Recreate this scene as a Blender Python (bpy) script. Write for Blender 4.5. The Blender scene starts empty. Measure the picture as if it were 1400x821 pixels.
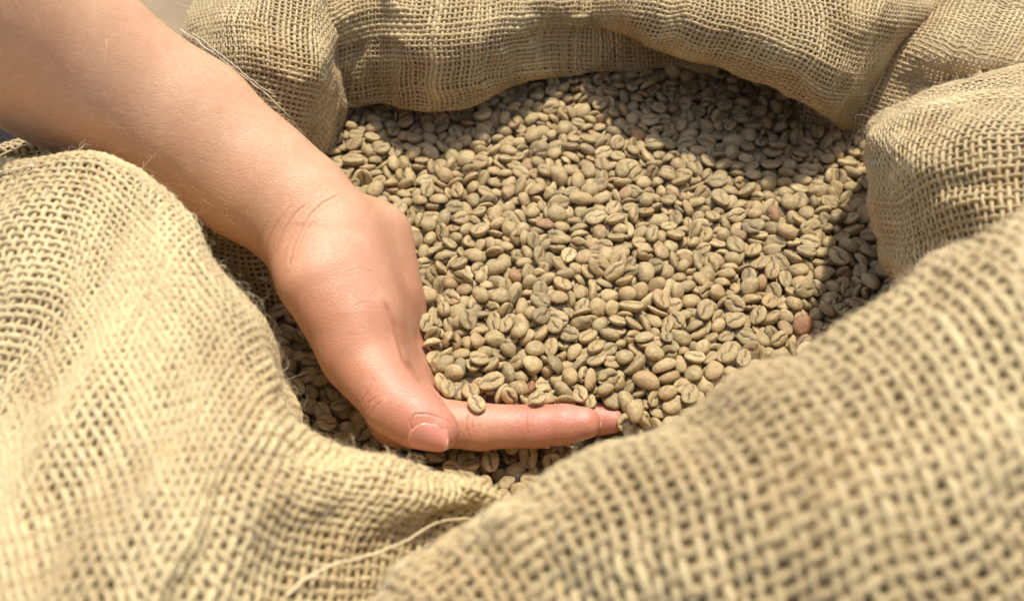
import bpy, math, random
import numpy as np
from mathutils import Vector, Matrix, Quaternion
from mathutils.bvhtree import BVHTree

random.seed(7); rng = np.random.default_rng(7)
scene = bpy.context.scene
C = scene.collection
MM = 0.001                                   # everything below is laid out in millimetres

# ------------------------------------------------------------------ camera
FPX, PITCH = 1165.0, math.radians(50)
SP, CP = math.sin(PITCH), math.cos(PITCH)
CAM = np.array([0.0, -242.0, 289.0])
cam_data = bpy.data.cameras.new('camera'); cam = bpy.data.objects.new('camera', cam_data); C.objects.link(cam)
cam.location = Vector(CAM*MM); cam.rotation_euler = (math.radians(90)-PITCH, 0, 0)
cam_data.sensor_width = 36; cam_data.lens = 36*FPX/1400
cam_data.clip_start = 0.01; cam_data.clip_end = 100
cam_data.dof.use_dof = True; cam_data.dof.focus_distance = 0.36; cam_data.dof.aperture_fstop = 10.0
scene.camera = cam

# ------------------------------------------------------------------ daylight
SUN_EL, SUN_AZ = math.radians(69), math.radians(18)   # azimuth from +Y (away from the camera), negative = to the left
world = bpy.data.worlds.new('World'); scene.world = world; world.use_nodes = True
wn, wl = world.node_tree.nodes, world.node_tree.links
sky = wn.new('ShaderNodeTexSky'); sky.sky_type = 'NISHITA'; sky.sun_disc = False
sky.sun_elevation = SUN_EL; sky.sun_rotation = SUN_AZ; sky.air_density = 1.0; sky.dust_density = 2.5
bg = wn['Background']; bg.inputs['Strength'].default_value = 0.15
wl.new(sky.outputs[0], bg.inputs[0])
sd = bpy.data.lights.new('sun', 'SUN'); sun = bpy.data.objects.new('sun', sd); C.objects.link(sun)
sd.energy = 3.4; sd.angle = math.radians(2.2); sd.color = (1.0, 0.94, 0.83)
sdir = Vector((math.sin(SUN_AZ)*math.cos(SUN_EL), math.cos(SUN_AZ)*math.cos(SUN_EL), math.sin(SUN_EL)))
sun.rotation_euler = sdir.to_track_quat('Z', 'Y').to_euler()
scene.view_settings.view_transform = 'Standard'; scene.view_settings.look = 'None'
scene.view_settings.exposure = 0.47; scene.view_settings.gamma = 1.0
scene.cycles.max_bounces = 8; scene.cycles.diffuse_bounces = 4; scene.cycles.transmission_bounces = 4

# ------------------------------------------------------------------ helpers
def P(px, py, z=None, d=None):
    """the place (mm) seen at photo pixel px,py that lies at height z, or at depth d"""
    v = (py-410.5)/FPX
    if d is None: d = (CAM[2]-z)/(SP+v*CP)
    return np.array([(px-700)*d/FPX, CAM[1]+d*(CP-v*SP), CAM[2]-d*(SP+v*CP)])

def proj(p):
    q = np.asarray(p, float)-CAM
    d = q[..., 1]*CP - q[..., 2]*SP
    u = q[..., 1]*SP + q[..., 2]*CP
    return np.stack([700+FPX*q[..., 0]/d, 410.5-FPX*u/d, d], -1)

def tag(o, label=None, cat=None, group=None, kind=None):
    if label: o['label'] = label
    if cat: o['category'] = cat
    if group: o['group'] = group
    if kind: o['kind'] = kind
    return o

def mesh_from(name, verts, faces, mat=None, parent=None, smooth=True, attrs=None):
    """verts n*3 in mm, faces m*3 or m*4 int array"""
    me = bpy.data.meshes.new(name)
    verts = np.ascontiguousarray(verts, np.float32)*np.float32(MM); faces = np.ascontiguousarray(faces, np.int32)
    k = faces.shape[1]
    me.vertices.add(len(verts)); me.vertices.foreach_set('co', verts.ravel())
    me.loops.add(faces.size); me.loops.foreach_set('vertex_index', faces.ravel())
    me.polygons.add(len(faces)); me.polygons.foreach_set('loop_start', np.arange(0, faces.size, k, dtype=np.int32))
    for an, arr in (attrs or {}).items():
        arr = np.ascontiguousarray(arr, np.float32)
        if arr.ndim == 1:
            a = me.attributes.new(an, 'FLOAT', 'POINT'); a.data.foreach_set('value', arr)
        else:
            a = me.attributes.new(an, 'FLOAT_VECTOR', 'POINT'); a.data.foreach_set('vector', arr.ravel())
    me.update(); me.validate(clean_customdata=False)
    if smooth: me.shade_smooth()
    if mat: me.materials.append(mat)
    o = bpy.data.objects.new(name, me); C.objects.link(o)
    if parent: o.parent = parent
    return o

class NT:
    """small helper to write node trees briefly"""
    def __init__(s, name):
        s.m = bpy.data.materials.new(name); s.m.use_nodes = True
        s.n, s.l = s.m.node_tree.nodes, s.m.node_tree.links
        s.b = s.n['Principled BSDF']; s.out = s.n['Material Output']
    def set(s, sock, v):
        if hasattr(v, 'is_output') or isinstance(v, bpy.types.NodeSocket): s.l.new(v, sock)
        else:
            if hasattr(sock, 'default_value') and hasattr(sock.default_value, '__len__') and not hasattr(v, '__len__'): v = (v,)*len(sock.default_value)
            if hasattr(v, '__len__') and len(v) == 3 and hasattr(sock.default_value, '__len__') and len(sock.default_value) == 4: v = (*v, 1)
            sock.default_value = v
    def attr(s, name, what='Fac', kind='GEOMETRY'):
        a = s.n.new('ShaderNodeAttribute'); a.attribute_name = name; a.attribute_type = kind; return a.outputs[what]
    def math(s, op, a, b=0.0, c=0.0, clamp=False):
        x = s.n.new('ShaderNodeMath'); x.operation = op; x.use_clamp = clamp
        for i, v in enumerate((a, b, c)): s.set(x.inputs[i], v)
        return x.outputs[0]
    def noise(s, vec, scale, detail=3, rough=0.5, out='Fac', dist=0.0):
        x = s.n.new('ShaderNodeTexNoise'); s.l.new(vec, x.inputs['Vector'])
        x.inputs['Scale'].default_value = scale; x.inputs['Detail'].default_value = detail
        x.inputs['Roughness'].default_value = rough; x.inputs['Distortion'].default_value = dist
        return x.outputs[out]
    def voro(s, vec, scale, feature='F1', out='Distance'):
        x = s.n.new('ShaderNodeTexVoronoi'); x.feature = feature; s.l.new(vec, x.inputs['Vector']); x.inputs['Scale'].default_value = scale
        return x.outputs[out]
    def ramp(s, f, stops, interp='LINEAR'):
        x = s.n.new('ShaderNodeValToRGB'); x.color_ramp.interpolation = interp; e = x.color_ramp.elements
        while len(e) < len(stops): e.new(0.5)
        for i, (p, c) in enumerate(stops):
            e[i].position = p; e[i].color = (*c, 1) if hasattr(c, '__len__') else (c, c, c, 1)
        s.l.new(f, x.inputs[0]); return x.outputs[0]
    def mix(s, f, a, b, blend='MIX'):
        x = s.n.new('ShaderNodeMix'); x.data_type = 'RGBA'; x.blend_type = blend
        s.set(x.inputs[0], f); s.set(x.inputs[6], a); s.set(x.inputs[7], b); return x.outputs[2]
    def bump(s, h, strength=0.5, dist=0.0003, normal=None):
        x = s.n.new('ShaderNodeBump'); x.inputs['Strength'].default_value = strength; x.inputs['Distance'].default_value = dist
        s.l.new(h, x.inputs['Height'])
        if normal is not None: s.l.new(normal, x.inputs['Normal'])
        return x.outputs[0]
    def co(s, which='Object'):
        return s.n.new('ShaderNodeTexCoord').outputs[which]
    def p(s, **k):
        for key, v in k.items(): s.set(s.b.inputs[key.replace('_', ' ')], v)

def lin(r, g, b):
    f = lambda c: (c/255/12.92) if c/255 <= .04045 else ((c/255+.055)/1.055)**2.4
    return (f(r), f(g), f(b))
# ------------------------------------------------------------------ the person: one right forearm with its cupped hand, a single skin
def build_hand_field(vox=1.0):
    lo = np.array([-345., -95., -80.]); hi = np.array([70., 175., 215.])
    n = np.ceil((hi-lo)/vox).astype(int)
    F = np.full(n, 25.0, np.float32)
    ax = [lo[i]+vox*np.arange(n[i], dtype=np.float32) for i in range(3)]
    def box(pmin, pmax):
        s = []
        for i in range(3):
            a = max(0, int((pmin[i]-lo[i])/vox)); b = min(n[i], int((pmax[i]-lo[i])/vox)+2); s.append(slice(a, b))
        X, Y, Z = (ax[0][s[0]][:, None, None], ax[1][s[1]][None, :, None], ax[2][s[2]][None, None, :])
        return tuple(s), X, Y, Z
    def smin(s, d, k):
        f = F[s]; h = np.maximum(k-np.abs(f-d), 0)/k
        F[s] = np.minimum(f, d) - h*h*k*0.25
    def smax(s, d, k):
        f = F[s]; h = np.maximum(k-np.abs(f-d), 0)/k
        F[s] = np.maximum(f, d) + h*h*k*0.25
    def cone(a, b, ra, rb, k=6.0, cut=False):
        a = np.asarray(a, float); b = np.asarray(b, float); m = max(ra, rb)+k+2
        s, X, Y, Z = box(np.minimum(a, b)-m, np.maximum(a, b)+m)
        ab = b-a; L2 = float(ab@ab)+1e-9
        t = np.clip(((X-a[0])*ab[0]+(Y-a[1])*ab[1]+(Z-a[2])*ab[2])/L2, 0, 1)
        d = np.sqrt((X-a[0]-t*ab[0])**2+(Y-a[1]-t*ab[1])**2+(Z-a[2]-t*ab[2])**2)-(ra+(rb-ra)*t)
        (smax(s, -d, k) if cut else smin(s, d, k))
    def ell(c, axes, r, k=6.0, cut=False):
        """axes: three orthonormal rows, r: radii"""
        c = np.asarray(c, float); A = np.asarray(axes, float); m = max(r)+k+2
        s, X, Y, Z = box(c-m, c+m)
        q = [((X-c[0])*A[i][0]+(Y-c[1])*A[i][1]+(Z-c[2])*A[i][2])/r[i] for i in range(3)]
        g = np.sqrt(q[0]**2+q[1]**2+q[2]**2)+1e-6
        gg = np.sqrt((q[0]/r[0])**2+(q[1]/r[1])**2+(q[2]/r[2])**2)+1e-6
        d = g*(g-1)/gg
        (smax(s, -d, k) if cut else smin(s, d, k))
    J = HAND
    p, nrm, uln = J['p'], J['n'], J['u']
    W = J['wrist']
    # forearm: two long cones side by side (radius and ulna sides) filled out by the flexor mass
    secs = J['arm']                          # (centre, half spread, radius)
    for i, (c0, o0, r0) in enumerate(secs[:-1]):
        c1, o1, r1 = secs[i+1]
        ad = unit(c1-c0); side = unit(np.cross(ad, np.array([0.25, -0.55, 0.8])))
        cone(c0+side*o0, c1+side*o1, r0, r1, 9); cone(c0-side*o0, c1-side*o1, r0, r1, 16)
        cone(c0, c1, r0+1.0, r1+1.0, 16)
    # carpus and palm heel
    cone(W, W+p*16+uln*2, 17.5, 18, 14); cone(W+uln*6, W+p*20+uln*13, 15, 15, 12)
    mc = [J['mcp'][i] for i in range(4)]
    base = [W+p*8-uln*6, W+p*9+uln*1, W+p*9+uln*9, W+p*10+uln*17]
    for i in range(4): cone(base[i], mc[i]-p*2, 12.0, 9.8-(.5*i), 11)
    for i in range(3): cone((base[i]*.4+mc[i]*.6)+nrm*-1, mc[i]*.5+mc[i+1]*.5, 9, 9, 10)
    # hypothenar heel
    cone(W+p*16+uln*18+nrm*3, W+p*48+uln*27+nrm*1, 13, 11, 14)
    # thumb: metacarpal, thenar mass, two phalanges
    c, m, ip, tp = J['t_cmc'], J['t_mcp'], J['t_ip'], J['t_tip']
    cone(c, m, 14.5, 12.0, 14)
    for (q, r_, k_) in J['thenar']: cone(q[0], q[1], r_[0], r_[1], k_)
    F2 = m+(ip-m)*.5
    cone(m, F2, 13.2, 11.4, 8); cone(F2, ip, 11.4, 11.4, 6)
    cone(ip, ip+(tp-ip)*.55, 11.2, 10.4, 4); cone(ip+(tp-ip)*.5, tp, 10.4, 8.0, 5)
    # first web
    cone(J['web'][0], J['web'][1], 8, 9, 14)
    # fingers
    for f in J['fingers']:
        a, b, c2, d_, r = f
        cone(a, b, r[0], r[1], 7); cone(b, c2, r[1], r[2], 2.5); cone(c2, c2+(d_-c2)*.6, r[2], r[3], 2); cone(c2+(d_-c2)*.55, d_, r[3], r[3]*.82, 2)
    for fn in J.get('extra', []): fn(cone, ell)
    return F, lo, vox

def unit(v): v = np.asarray(v, float); return v/np.linalg.norm(v)

def hand_joints():
    J = {}
    W = P(412, 300, z=38)
    MI = P(545, 572, z=-10)
    p = unit(MI-W)
    n = np.array([.80, .10, .59]); n = unit(n-p*(n@p))
    u = -np.cross(p, n)
    J.update(wrist=W, p=p, n=n, u=u,
        arm=[(W-6*p+np.array([0, 1, 1.]), 6.5, 15.6), (P(345, 240, z=51), 6.5, 16.4), (P(262, 173, z=68), 7.5, 18.4), (P(104, 84, z=98), 10, 21.5), (P(-60, 2, z=134), 11, 22.5), (P(-170, -66, z=160), 12, 23.0)])
    J['mcp'] = [MI, MI+19*u+2*p, MI+37*u-2*p, MI+52*u-9*p]
    J['t_cmc'] = P(432, 385, z=34)
    J['t_mcp'] = P(492, 487, z=16)
    J['t_ip'] = P(540, 553, z=13)
    J['t_tip'] = P(599, 588, z=12)
    c, m = J['t_cmc'], J['t_mcp']
    J['thenar'] = [((P(470, 330, z=34), P(500, 430, z=22)), (17, 15), 14),
                   ((P(515, 325, z=18), P(528, 400, z=8)), (16, 14), 14)]
    J['web'] = (P(520, 470, z=6), P(556, 548, z=-8))
    M = J['mcp']
    I1 = P(655, 583, z=-9); I2 = P(735, 582, z=-7); I3 = P(799, 578, z=-4)
    J['fingers'] = [(M[0], I1, I2, I3, (11.0, 9.3, 8.6, 8.0)),
                    (M[1], P(690, 562, z=-24), P(775, 572, z=-20), P(838, 574, z=-14), (10.5, 9.0, 8.0, 7.0)),
                    (M[2], M[2]+np.array([40, -6, 3.]), M[2]+np.array([64, -12, 5.]), M[2]+np.array([80, -16, 11.]), (10, 8.8, 8.0, 7.2)),
                    (M[3], M[3]+np.array([30, -4, 6.]), M[3]+np.array([47, -8, 9.]), M[3]+np.array([60, -9, 15.]), (9.2, 7.8, 7.0, 6.4))]
    return J
HAND = hand_joints()

def skin_material():
    t = NT('skin'); co = t.co('Object')
    pink = t.attr('pink')
    base = t.mix(pink, lin(204, 158, 120), lin(188, 126, 104))
    blot = t.noise(co, 60, 5, .65)
    base = t.mix(t.math('MULTIPLY', t.ramp(blot, [(.40, 0), (.72, 1)]), .20), base, lin(208, 128, 98))
    pale = t.noise(co, 110, 4, .6)
    base = t.mix(t.math('MULTIPLY', t.ramp(pale, [(.52, 0), (.72, 1)]), .25), base, lin(234, 190, 156))
    fine = t.noise(co, 1100, 3, .7)
    base = t.mix(t.math('MULTIPLY', t.ramp(fine, [(.35, 1), (.6, 0)]), .13), base, lin(168, 104, 76))
    cr = t.attr('crease')
    base = t.mix(t.math('MULTIPLY', cr, .22), base, lin(170, 92, 70))
    st = t.n.new('ShaderNodeMapping'); st.inputs['Rotation'].default_value = (0.3, .2, .9); st.inputs['Scale'].default_value = (1, 3.2, 3.2); t.l.new(co, st.inputs[0])
    lines = t.voro(st.outputs[0], 330, 'DISTANCE_TO_EDGE')
    v1 = t.voro(co, 1500, 'DISTANCE_TO_EDGE'); v2 = t.voro(co, 700, 'DISTANCE_TO_EDGE')
    h = t.math('ADD', t.math('MINIMUM', v1, .15), t.math('MULTIPLY', t.math('MINIMUM', v2, .12), 1.6))
    h = t.math('ADD', h, t.math('MULTIPLY', t.math('MINIMUM', lines, .10), 1.6))
    h = t.math('ADD', h, t.math('MULTIPLY', t.noise(co, 240, 5, .65), .9))
    t.p(Base_Color=base, Roughness=t.math('SUBTRACT', t.math('ADD', t.math('MULTIPLY', t.noise(co, 420, 3), .26), .31), t.math('MULTIPLY', pink, .08)), Normal=t.bump(h, .4, .0005))
    t.p(Subsurface_Weight=.14, Subsurface_Radius=(1.0, .4, .22), Subsurface_Scale=.0028)
    t.b.inputs['Specular IOR Level'].default_value = .5
    return t.m

def seg_dist(V, pts):
    best = np.full(len(V), 1e9)
    for a, b in zip(pts[:-1], pts[1:]):
        ab = b-a; t = np.clip(((V-a)@ab)/(ab@ab+1e-9), 0, 1)
        best = np.minimum(best, np.linalg.norm(V-a-t[:, None]*ab, axis=1))
    return best

GROOVES = [
    ([(622, 580), (602, 570), (582, 565), (567, 566), (560, 576), (564, 590), (578, 605)], 1.6, .35),
    # (the crease as seen in the photo, half width px, depth mm)
    ([(394, 366), (400, 340), (410, 316), (424, 294), (442, 277), (466, 265)], 1.7, .30),
    ([(377, 352), (380, 334), (390, 312), (404, 292), (420, 278)], 1.7, .24),
    ([(364, 346), (366, 332), (376, 310), (390, 290), (402, 278)], 1.6, .18),
    ([(386, 362), (390, 344), (398, 324), (410, 304)], 1.2, .10),
    ([(404, 352), (410, 332), (420, 312), (434, 298)], 1.3, .12),
    ([(470, 372), (492, 366), (514, 372)], 1.6, .08),
    ([(480, 420), (498, 412), (516, 414)], 1.6, .08),
    ([(352, 338), (355, 324), (364, 306), (376, 290)], 1.5, .12),
    ([(524, 410), (532, 426), (540, 446), (545, 466), (553, 492), (566, 512)], 3.2, 1.0),
    ([(508, 570), (511, 558), (522, 547)], 1.5, .34),
    ([(501, 565), (504, 551), (515, 540)], 1.5, .3),
    ([(494, 556), (497, 544), (507, 533)], 1.5, .22),
    ([(641, 558), (637, 570), (637, 584), (641, 598)], 2.2, .16),
    ([(648, 562), (645, 574), (646, 590)], 1.8, .08),
    ([(722, 560), (719, 572), (720, 586), (724, 598)], 2.2, .12),
    ([(729, 562), (727, 574), (728, 590)], 1.8, .07),
]
def poly_px(pr, pts):
    d = np.full(len(pr), 1e9)
    for a, b in zip(pts[:-1], pts[1:]):
        ab = b-a; t = np.clip(((pr[:, :2]-a)@ab)/(ab@ab+1e-9), 0, 1)
        d = np.minimum(d, np.linalg.norm(pr[:, :2]-a-t[:, None]*ab, axis=1))
    e0 = np.minimum(np.linalg.norm(pr[:, :2]-pts[0], axis=1), np.linalg.norm(pr[:, :2]-pts[-1], axis=1))
    return d, e0

def refine_near(V, N, Q, m=3):
    """split the quads next to the skin creases m x m (Phong tessellation keeps them round)"""
    pr = proj(V); near = np.zeros(len(V), bool); facing = (N*(CAM-V)).sum(1) > 0
    for pts_, w, _ in GROOVES:
        near |= (poly_px(pr, np.array(pts_, float))[0] < 4.5*w+3) & facing
    S = near[Q].any(1); QS = Q[S]; keep = Q[~S]
    t = np.arange(m+1)/m; U, W_ = np.meshgrid(t, t, indexing='ij')
    wts = np.stack([(1-U)*(1-W_), U*(1-W_), U*W_, (1-U)*W_], -1).reshape(-1, 4)
    p = np.einsum('kc,fcx->fkx', wts, V[QS]); nn = np.einsum('kc,fcx->fkx', wts, N[QS])
    proj_ = np.zeros_like(p)
    for c in range(4):
        vc = V[QS][:, c][:, None]; nc = N[QS][:, c][:, None]
        proj_ += wts[None, :, c, None]*(p-((p-vc)*nc).sum(-1, keepdims=True)*nc)
    p = p*.3+.7*proj_
    nv = p.reshape(-1, 3); nn = nn.reshape(-1, 3)
    key = np.round(nv*200).astype(np.int64); _, first, inv = np.unique(key, axis=0, return_index=True, return_inverse=True)
    inv = inv.ravel(); nv = nv[first]; nn = nn[first]; nn /= np.linalg.norm(nn, axis=1)[:, None]
    g = np.arange((m+1)**2).reshape(m+1, m+1)
    q0 = np.stack([g[:-1, :-1], g[1:, :-1], g[1:, 1:], g[:-1, 1:]], -1).reshape(-1, 4)
    nq = (np.arange(len(QS))[:, None, None]*(m+1)**2+q0[None]).reshape(-1, 4)
    nq = inv[nq]+len(V)
    V2 = np.concatenate([V, nv]); N2 = np.concatenate([N, nn]); Q2 = np.concatenate([keep, nq])
    # weld the coarse vertices to the fine ones
    key2 = np.round(V2*200).astype(np.int64); _, first, inv = np.unique(key2, axis=0, return_index=True, return_inverse=True)
    inv = inv.ravel()
    return V2[first], N2[first], inv[Q2]

def build_person():
    import openvdb
    F, lo, vox = build_hand_field(1.0)
    g = openvdb.FloatGrid(25.0); g.copyFromArray(F)
    pts, tris, quads = g.convertToPolygons(isovalue=0.0, adaptivity=0.0)
    V = np.array(pts, float)*vox+lo
    Q = np.array(quads, int)
    # light smoothing of the voxel surface
    nb = np.zeros_like(V); cnt = np.zeros(len(V))
    E = np.concatenate([Q[:, [i, (i+1) % 4]] for i in range(4)])
    for it in range(3):
        nb[:] = 0; cnt[:] = 0
        np.add.at(nb, E[:, 0], V[E[:, 1]]); np.add.at(cnt, E[:, 0], 1)
        V = V*.5+.5*nb/cnt[:, None]
    arm_w = np.clip(((HAND['wrist']-V)@unit(HAND['wrist']-HAND['arm'][2][0])+4)/30, 0, 1)[:, None]
    for it in range(60):
        nb[:] = 0; np.add.at(nb, E[:, 0], V[E[:, 1]]); V = V+arm_w*.6*(nb/cnt[:, None]-V)
    # vertex normals
    fn = np.cross(V[Q[:, 2]]-V[Q[:, 0]], V[Q[:, 3]]-V[Q[:, 1]])
    N = np.zeros_like(V)
    for i in range(4): np.add.at(N, Q[:, i], fn)
    N /= np.linalg.norm(N, axis=1)[:, None]+1e-9
    # keep normals outward (away from the arm's inside)
    if ((N*(V-V.mean(0))).sum()) < 0: N = -N; Q = Q[:, ::-1]
    V, N, Q = refine_near(V, N, Q)
    facing = (N*(CAM-V)).sum(1) > 0
    pr = proj(V); crease = np.zeros(len(V))
    for pts_, w, depth in GROOVES:
        pts_ = np.array(pts_, float); d, e0 = poly_px(pr, pts_)
        f = np.exp(-(d/w)**2)*facing*np.clip(e0/(5*w)+.15, 0, 1)
        V = V-N*((f-.35*np.exp(-(d/(2.6*w))**2)*(f > 0))*depth)[:, None]; crease = np.maximum(crease, np.clip(f, 0, 1))
    # pinker where the palm, knuckles and finger ends are
    d_t = np.linalg.norm(V-HAND['wrist'], axis=1)
    along = (V-HAND['wrist'])@HAND['p']
    pink = np.clip((along+8)/55, 0, 1)*.55
    for q, r_ in ((HAND['t_tip'], 16), (HAND['fingers'][0][3], 20), (HAND['fingers'][1][3], 8), (HAND['t_ip'], 12), (HAND['fingers'][0][2], 16)):
        pink += .5*np.exp(-(np.linalg.norm(V-q, axis=1)/r_)**2)
    pink = np.clip(pink, 0, 1)
    me = mesh_from('person', V, Q, SKIN, attrs={'pink': pink, 'crease': crease})
    return me, V, Q, N
SKIN = skin_material()
person, HV, HQ, HN = build_person()
def build_nails():
    bvh = BVHTree.FromPolygons([Vector(v) for v in HV], [tuple(int(i) for i in q) for q in HQ])
    t = NT('fingernail'); co = t.co('Object'); u = t.attr('nail_u')
    base = t.ramp(u, [(0, lin(216, 160, 142)), (.16, lin(206, 142, 126)), (.93, lin(204, 136, 118)), (.975, lin(214, 160, 138)), (1, lin(216, 168, 144))])
    t.p(Base_Color=base, Roughness=.26, Normal=t.bump(t.noise(co, 500, 2), .06, .0003)); t.p(Subsurface_Weight=.1, Subsurface_Radius=(1, .4, .2), Subsurface_Scale=.002)
    def nail(ip, tip, rtip, rip, nd, length, width, label=None):
        L_ = np.linalg.norm(tip-ip); ax = unit(tip-ip); nd = unit(nd-ax*(nd@ax)); sd_ = np.cross(ax, nd)
        nu, nv = 22, 17; a = np.linspace(-1, 1, nv); UU = np.repeat(np.linspace(0, 1, nu), nv).tolist()
        uu = np.linspace(0, 1, nu)[:, None]; vv = a[None, :]
        wid = width*.5*(1-.08*(1-uu)**2)*np.sqrt(np.clip(1-np.clip((.22-uu)/.22, 0, 1)**2*.65, 0, 1))*np.sqrt(np.clip(1-np.clip((uu-.76)/.24, 0, 1)**2*.72, .05, 1))
        x_ = rtip*.98-length*(1-uu)-vv*vv*(uu-.5)*2*np.where(uu > .5, 2.0, 1.5)
        y_ = vv*wid
        R_ = np.where(x_ < 0, rtip-x_*(rip-rtip)/L_*1.1, rtip-.034*x_*x_*8/rtip)
        hc = []
        for x0 in x_[:, nv//2]:                            # the finger's real height under the plate's middle line
            o_ = tip+ax*x0; hit = bvh.ray_cast(Vector(o_+nd*18), Vector(-nd), 16)
            if hit[0] is not None and x0 < rtip*.3: hc.append(float((np.array(hit[0])-o_)@nd))
            else: hc.append(hc[-1]+(hc[-1]-hc[-2] if len(hc) > 1 else 0)*.9-.03)
        hc = np.array(hc)
        for k in range(6): hc[1:-1] = (hc[:-2]+hc[1:-1]+hc[2:])/3
        R_ = np.repeat(hc[:, None], nv, 1)
        h = R_-(R_-np.sqrt(np.clip(R_*R_-y_*y_, 0, None)))*.92
        flat = tip+ax*x_[..., None]+sd_*y_[..., None]
        edge = 1-np.abs(a)**6
        lift = .36*edge[None, :]-.1*(1-edge)[None, :]; lift = lift+np.zeros_like(h); lift[0] -= .6; lift[1] -= .2
        top = flat+nd*(h+lift)[..., None]
        bot = top-nd*.8
        idx = np.arange(nu*nv).reshape(nu, nv); q = np.stack([idx[:-1, :-1], idx[1:, :-1], idx[1:, 1:], idx[:-1, 1:]], -1).reshape(-1, 4)
        n0 = nu*nv; rim = []
        loop = list(idx[0, :])+list(idx[1:, -1])+list(idx[-1, ::-1][1:])+list(idx[::-1, 0][1:-1])
        for x, y in zip(loop, loop[1:]+loop[:1]): rim.append([x, y, y+n0, x+n0])
        F = np.concatenate([q, q[:, ::-1]+n0, np.array(rim)])
        o = mesh_from('fingernail', np.concatenate([top.reshape(-1, 3), bot.reshape(-1, 3)]), F, t.m, person, attrs={'nail_u': np.array(UU+UU)})
        if label: o['label'] = label
    view = unit(CAM-HAND['t_tip']); down = np.array([0, -SP, -CP])
    nail(HAND['t_ip'], HAND['t_tip'], 8.0, 13.0, unit(.81*view+.59*down), 14.6, 13.2, 'pale pink thumbnail')
    for f in HAND['fingers']:
        back = -unit(np.cross(unit(f[3]-f[2]), np.array([0.1, .9, -.2])))
        back = unit(np.array([0, .5, -1.]))
        nail(f[2], f[3], f[4][3]*.82, f[4][3], back, 10.0, 9.0)
build_nails()
tag(person, 'bare right forearm with cupped hand reaching into the sack under the coffee beans', 'person')

def arm_hair():
    # fine pale hairs lying along the forearm
    r = np.random.default_rng(31); ax = unit(HAND['wrist']-HAND['arm'][3][0]); along = (HV-HAND['wrist'])@ax
    sel = np.where((along < -22) & ((HN*(CAM-HV)).sum(1) > -20))[0]; i = r.choice(sel, 1500)
    X, N_ = HV[i], HN[i]; D = ax-N_*(N_@ax)[:, None]; D /= np.linalg.norm(D, axis=1)[:, None]; S = np.cross(N_, D)
    a_ = r.normal(.5, .45, len(i)); D = D*np.cos(a_)[:, None]+S*np.sin(a_)[:, None]
    L = r.uniform(3, 8.5, len(i)); tt = np.linspace(0, 1, 6)
    pts = X[:, None]+D[:, None]*(L[:, None]*tt)[..., None]+N_[:, None]*(L[:, None]*(.16*np.sin(tt*2.6)+.02))[..., None]+S[:, None]*((r.normal(0, .15, len(i))*L)[:, None]*tt**2)[..., None]
    T = np.gradient(pts, axis=1); w = np.cross(T, CAM-pts); w /= np.linalg.norm(w, axis=-1, keepdims=True)+1e-9
    w *= (.035*(1-.75*tt))[None, :, None]
    P2 = np.stack([pts-w, pts+w], 2); idx = np.arange(len(i)*12).reshape(len(i), 6, 2)
    F = np.stack([idx[:, :-1, 0], idx[:, 1:, 0], idx[:, 1:, 1], idx[:, :-1, 1]], -1).reshape(-1, 4)
    t = NT('fair_hair'); t.p(Base_Color=lin(222, 186, 130), Roughness=.4)
    o = mesh_from('arm_hair', P2.reshape(-1, 3), F, t.m, person); tag(o, kind='stuff')
arm_hair()
# ------------------------------------------------------------------ the sack: folds of loose jute weave, every thread real
def cr_matrix(n, t):
    """Catmull-Rom interpolation matrix from n knots to parameters t in 0..n-1"""
    M = np.zeros((len(t), n)); i = np.clip(np.floor(t).astype(int), 0, n-2); f = t-i
    w = np.stack([-.5*f+f*f-.5*f**3, 1-2.5*f*f+1.5*f**3, .5*f+2*f*f-1.5*f**3, -.5*f*f+.5*f**3], 1)
    for k in range(len(t)):
        for j in range(4):
            a = i[k]+j-1
            if a < 0: M[k, 0] += 2*w[k, j]; M[k, 1] -= w[k, j]
            elif a > n-1: M[k, n-1] += 2*w[k, j]; M[k, n-2] -= w[k, j]
            else: M[k, a] += w[k, j]
    return M
def smooth_noise(shape, cell, seed):
    r = np.random.default_rng(seed); nr = max(3, int(shape[0]/cell)+3); nc = max(3, int(shape[1]/cell)+3)
    g = r.standard_normal((nr, nc))
    return cr_matrix(nr, np.linspace(0, nr-1, shape[0]))@g@cr_matrix(nc, np.linspace(0, nc-1, shape[1])).T*.7
def bilerp(G, u, v):
    u = np.clip(u, 0, G.shape[0]-1.001); v = np.clip(v, 0, G.shape[1]-1.001)
    i = np.floor(u).astype(int); j = np.floor(v).astype(int); a = (u-i)[..., None]; b = (v-j)[..., None]
    return G[i, j]*(1-a)*(1-b)+G[i+1, j]*a*(1-b)+G[i, j+1]*(1-a)*b+G[i+1, j+1]*a*b
def grid_normals(G):
    du = np.gradient(G, axis=0); dv = np.gradient(G, axis=1)
    n = np.cross(du, dv); return n/(np.linalg.norm(n, axis=-1, keepdims=True)+1e-9)

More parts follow.
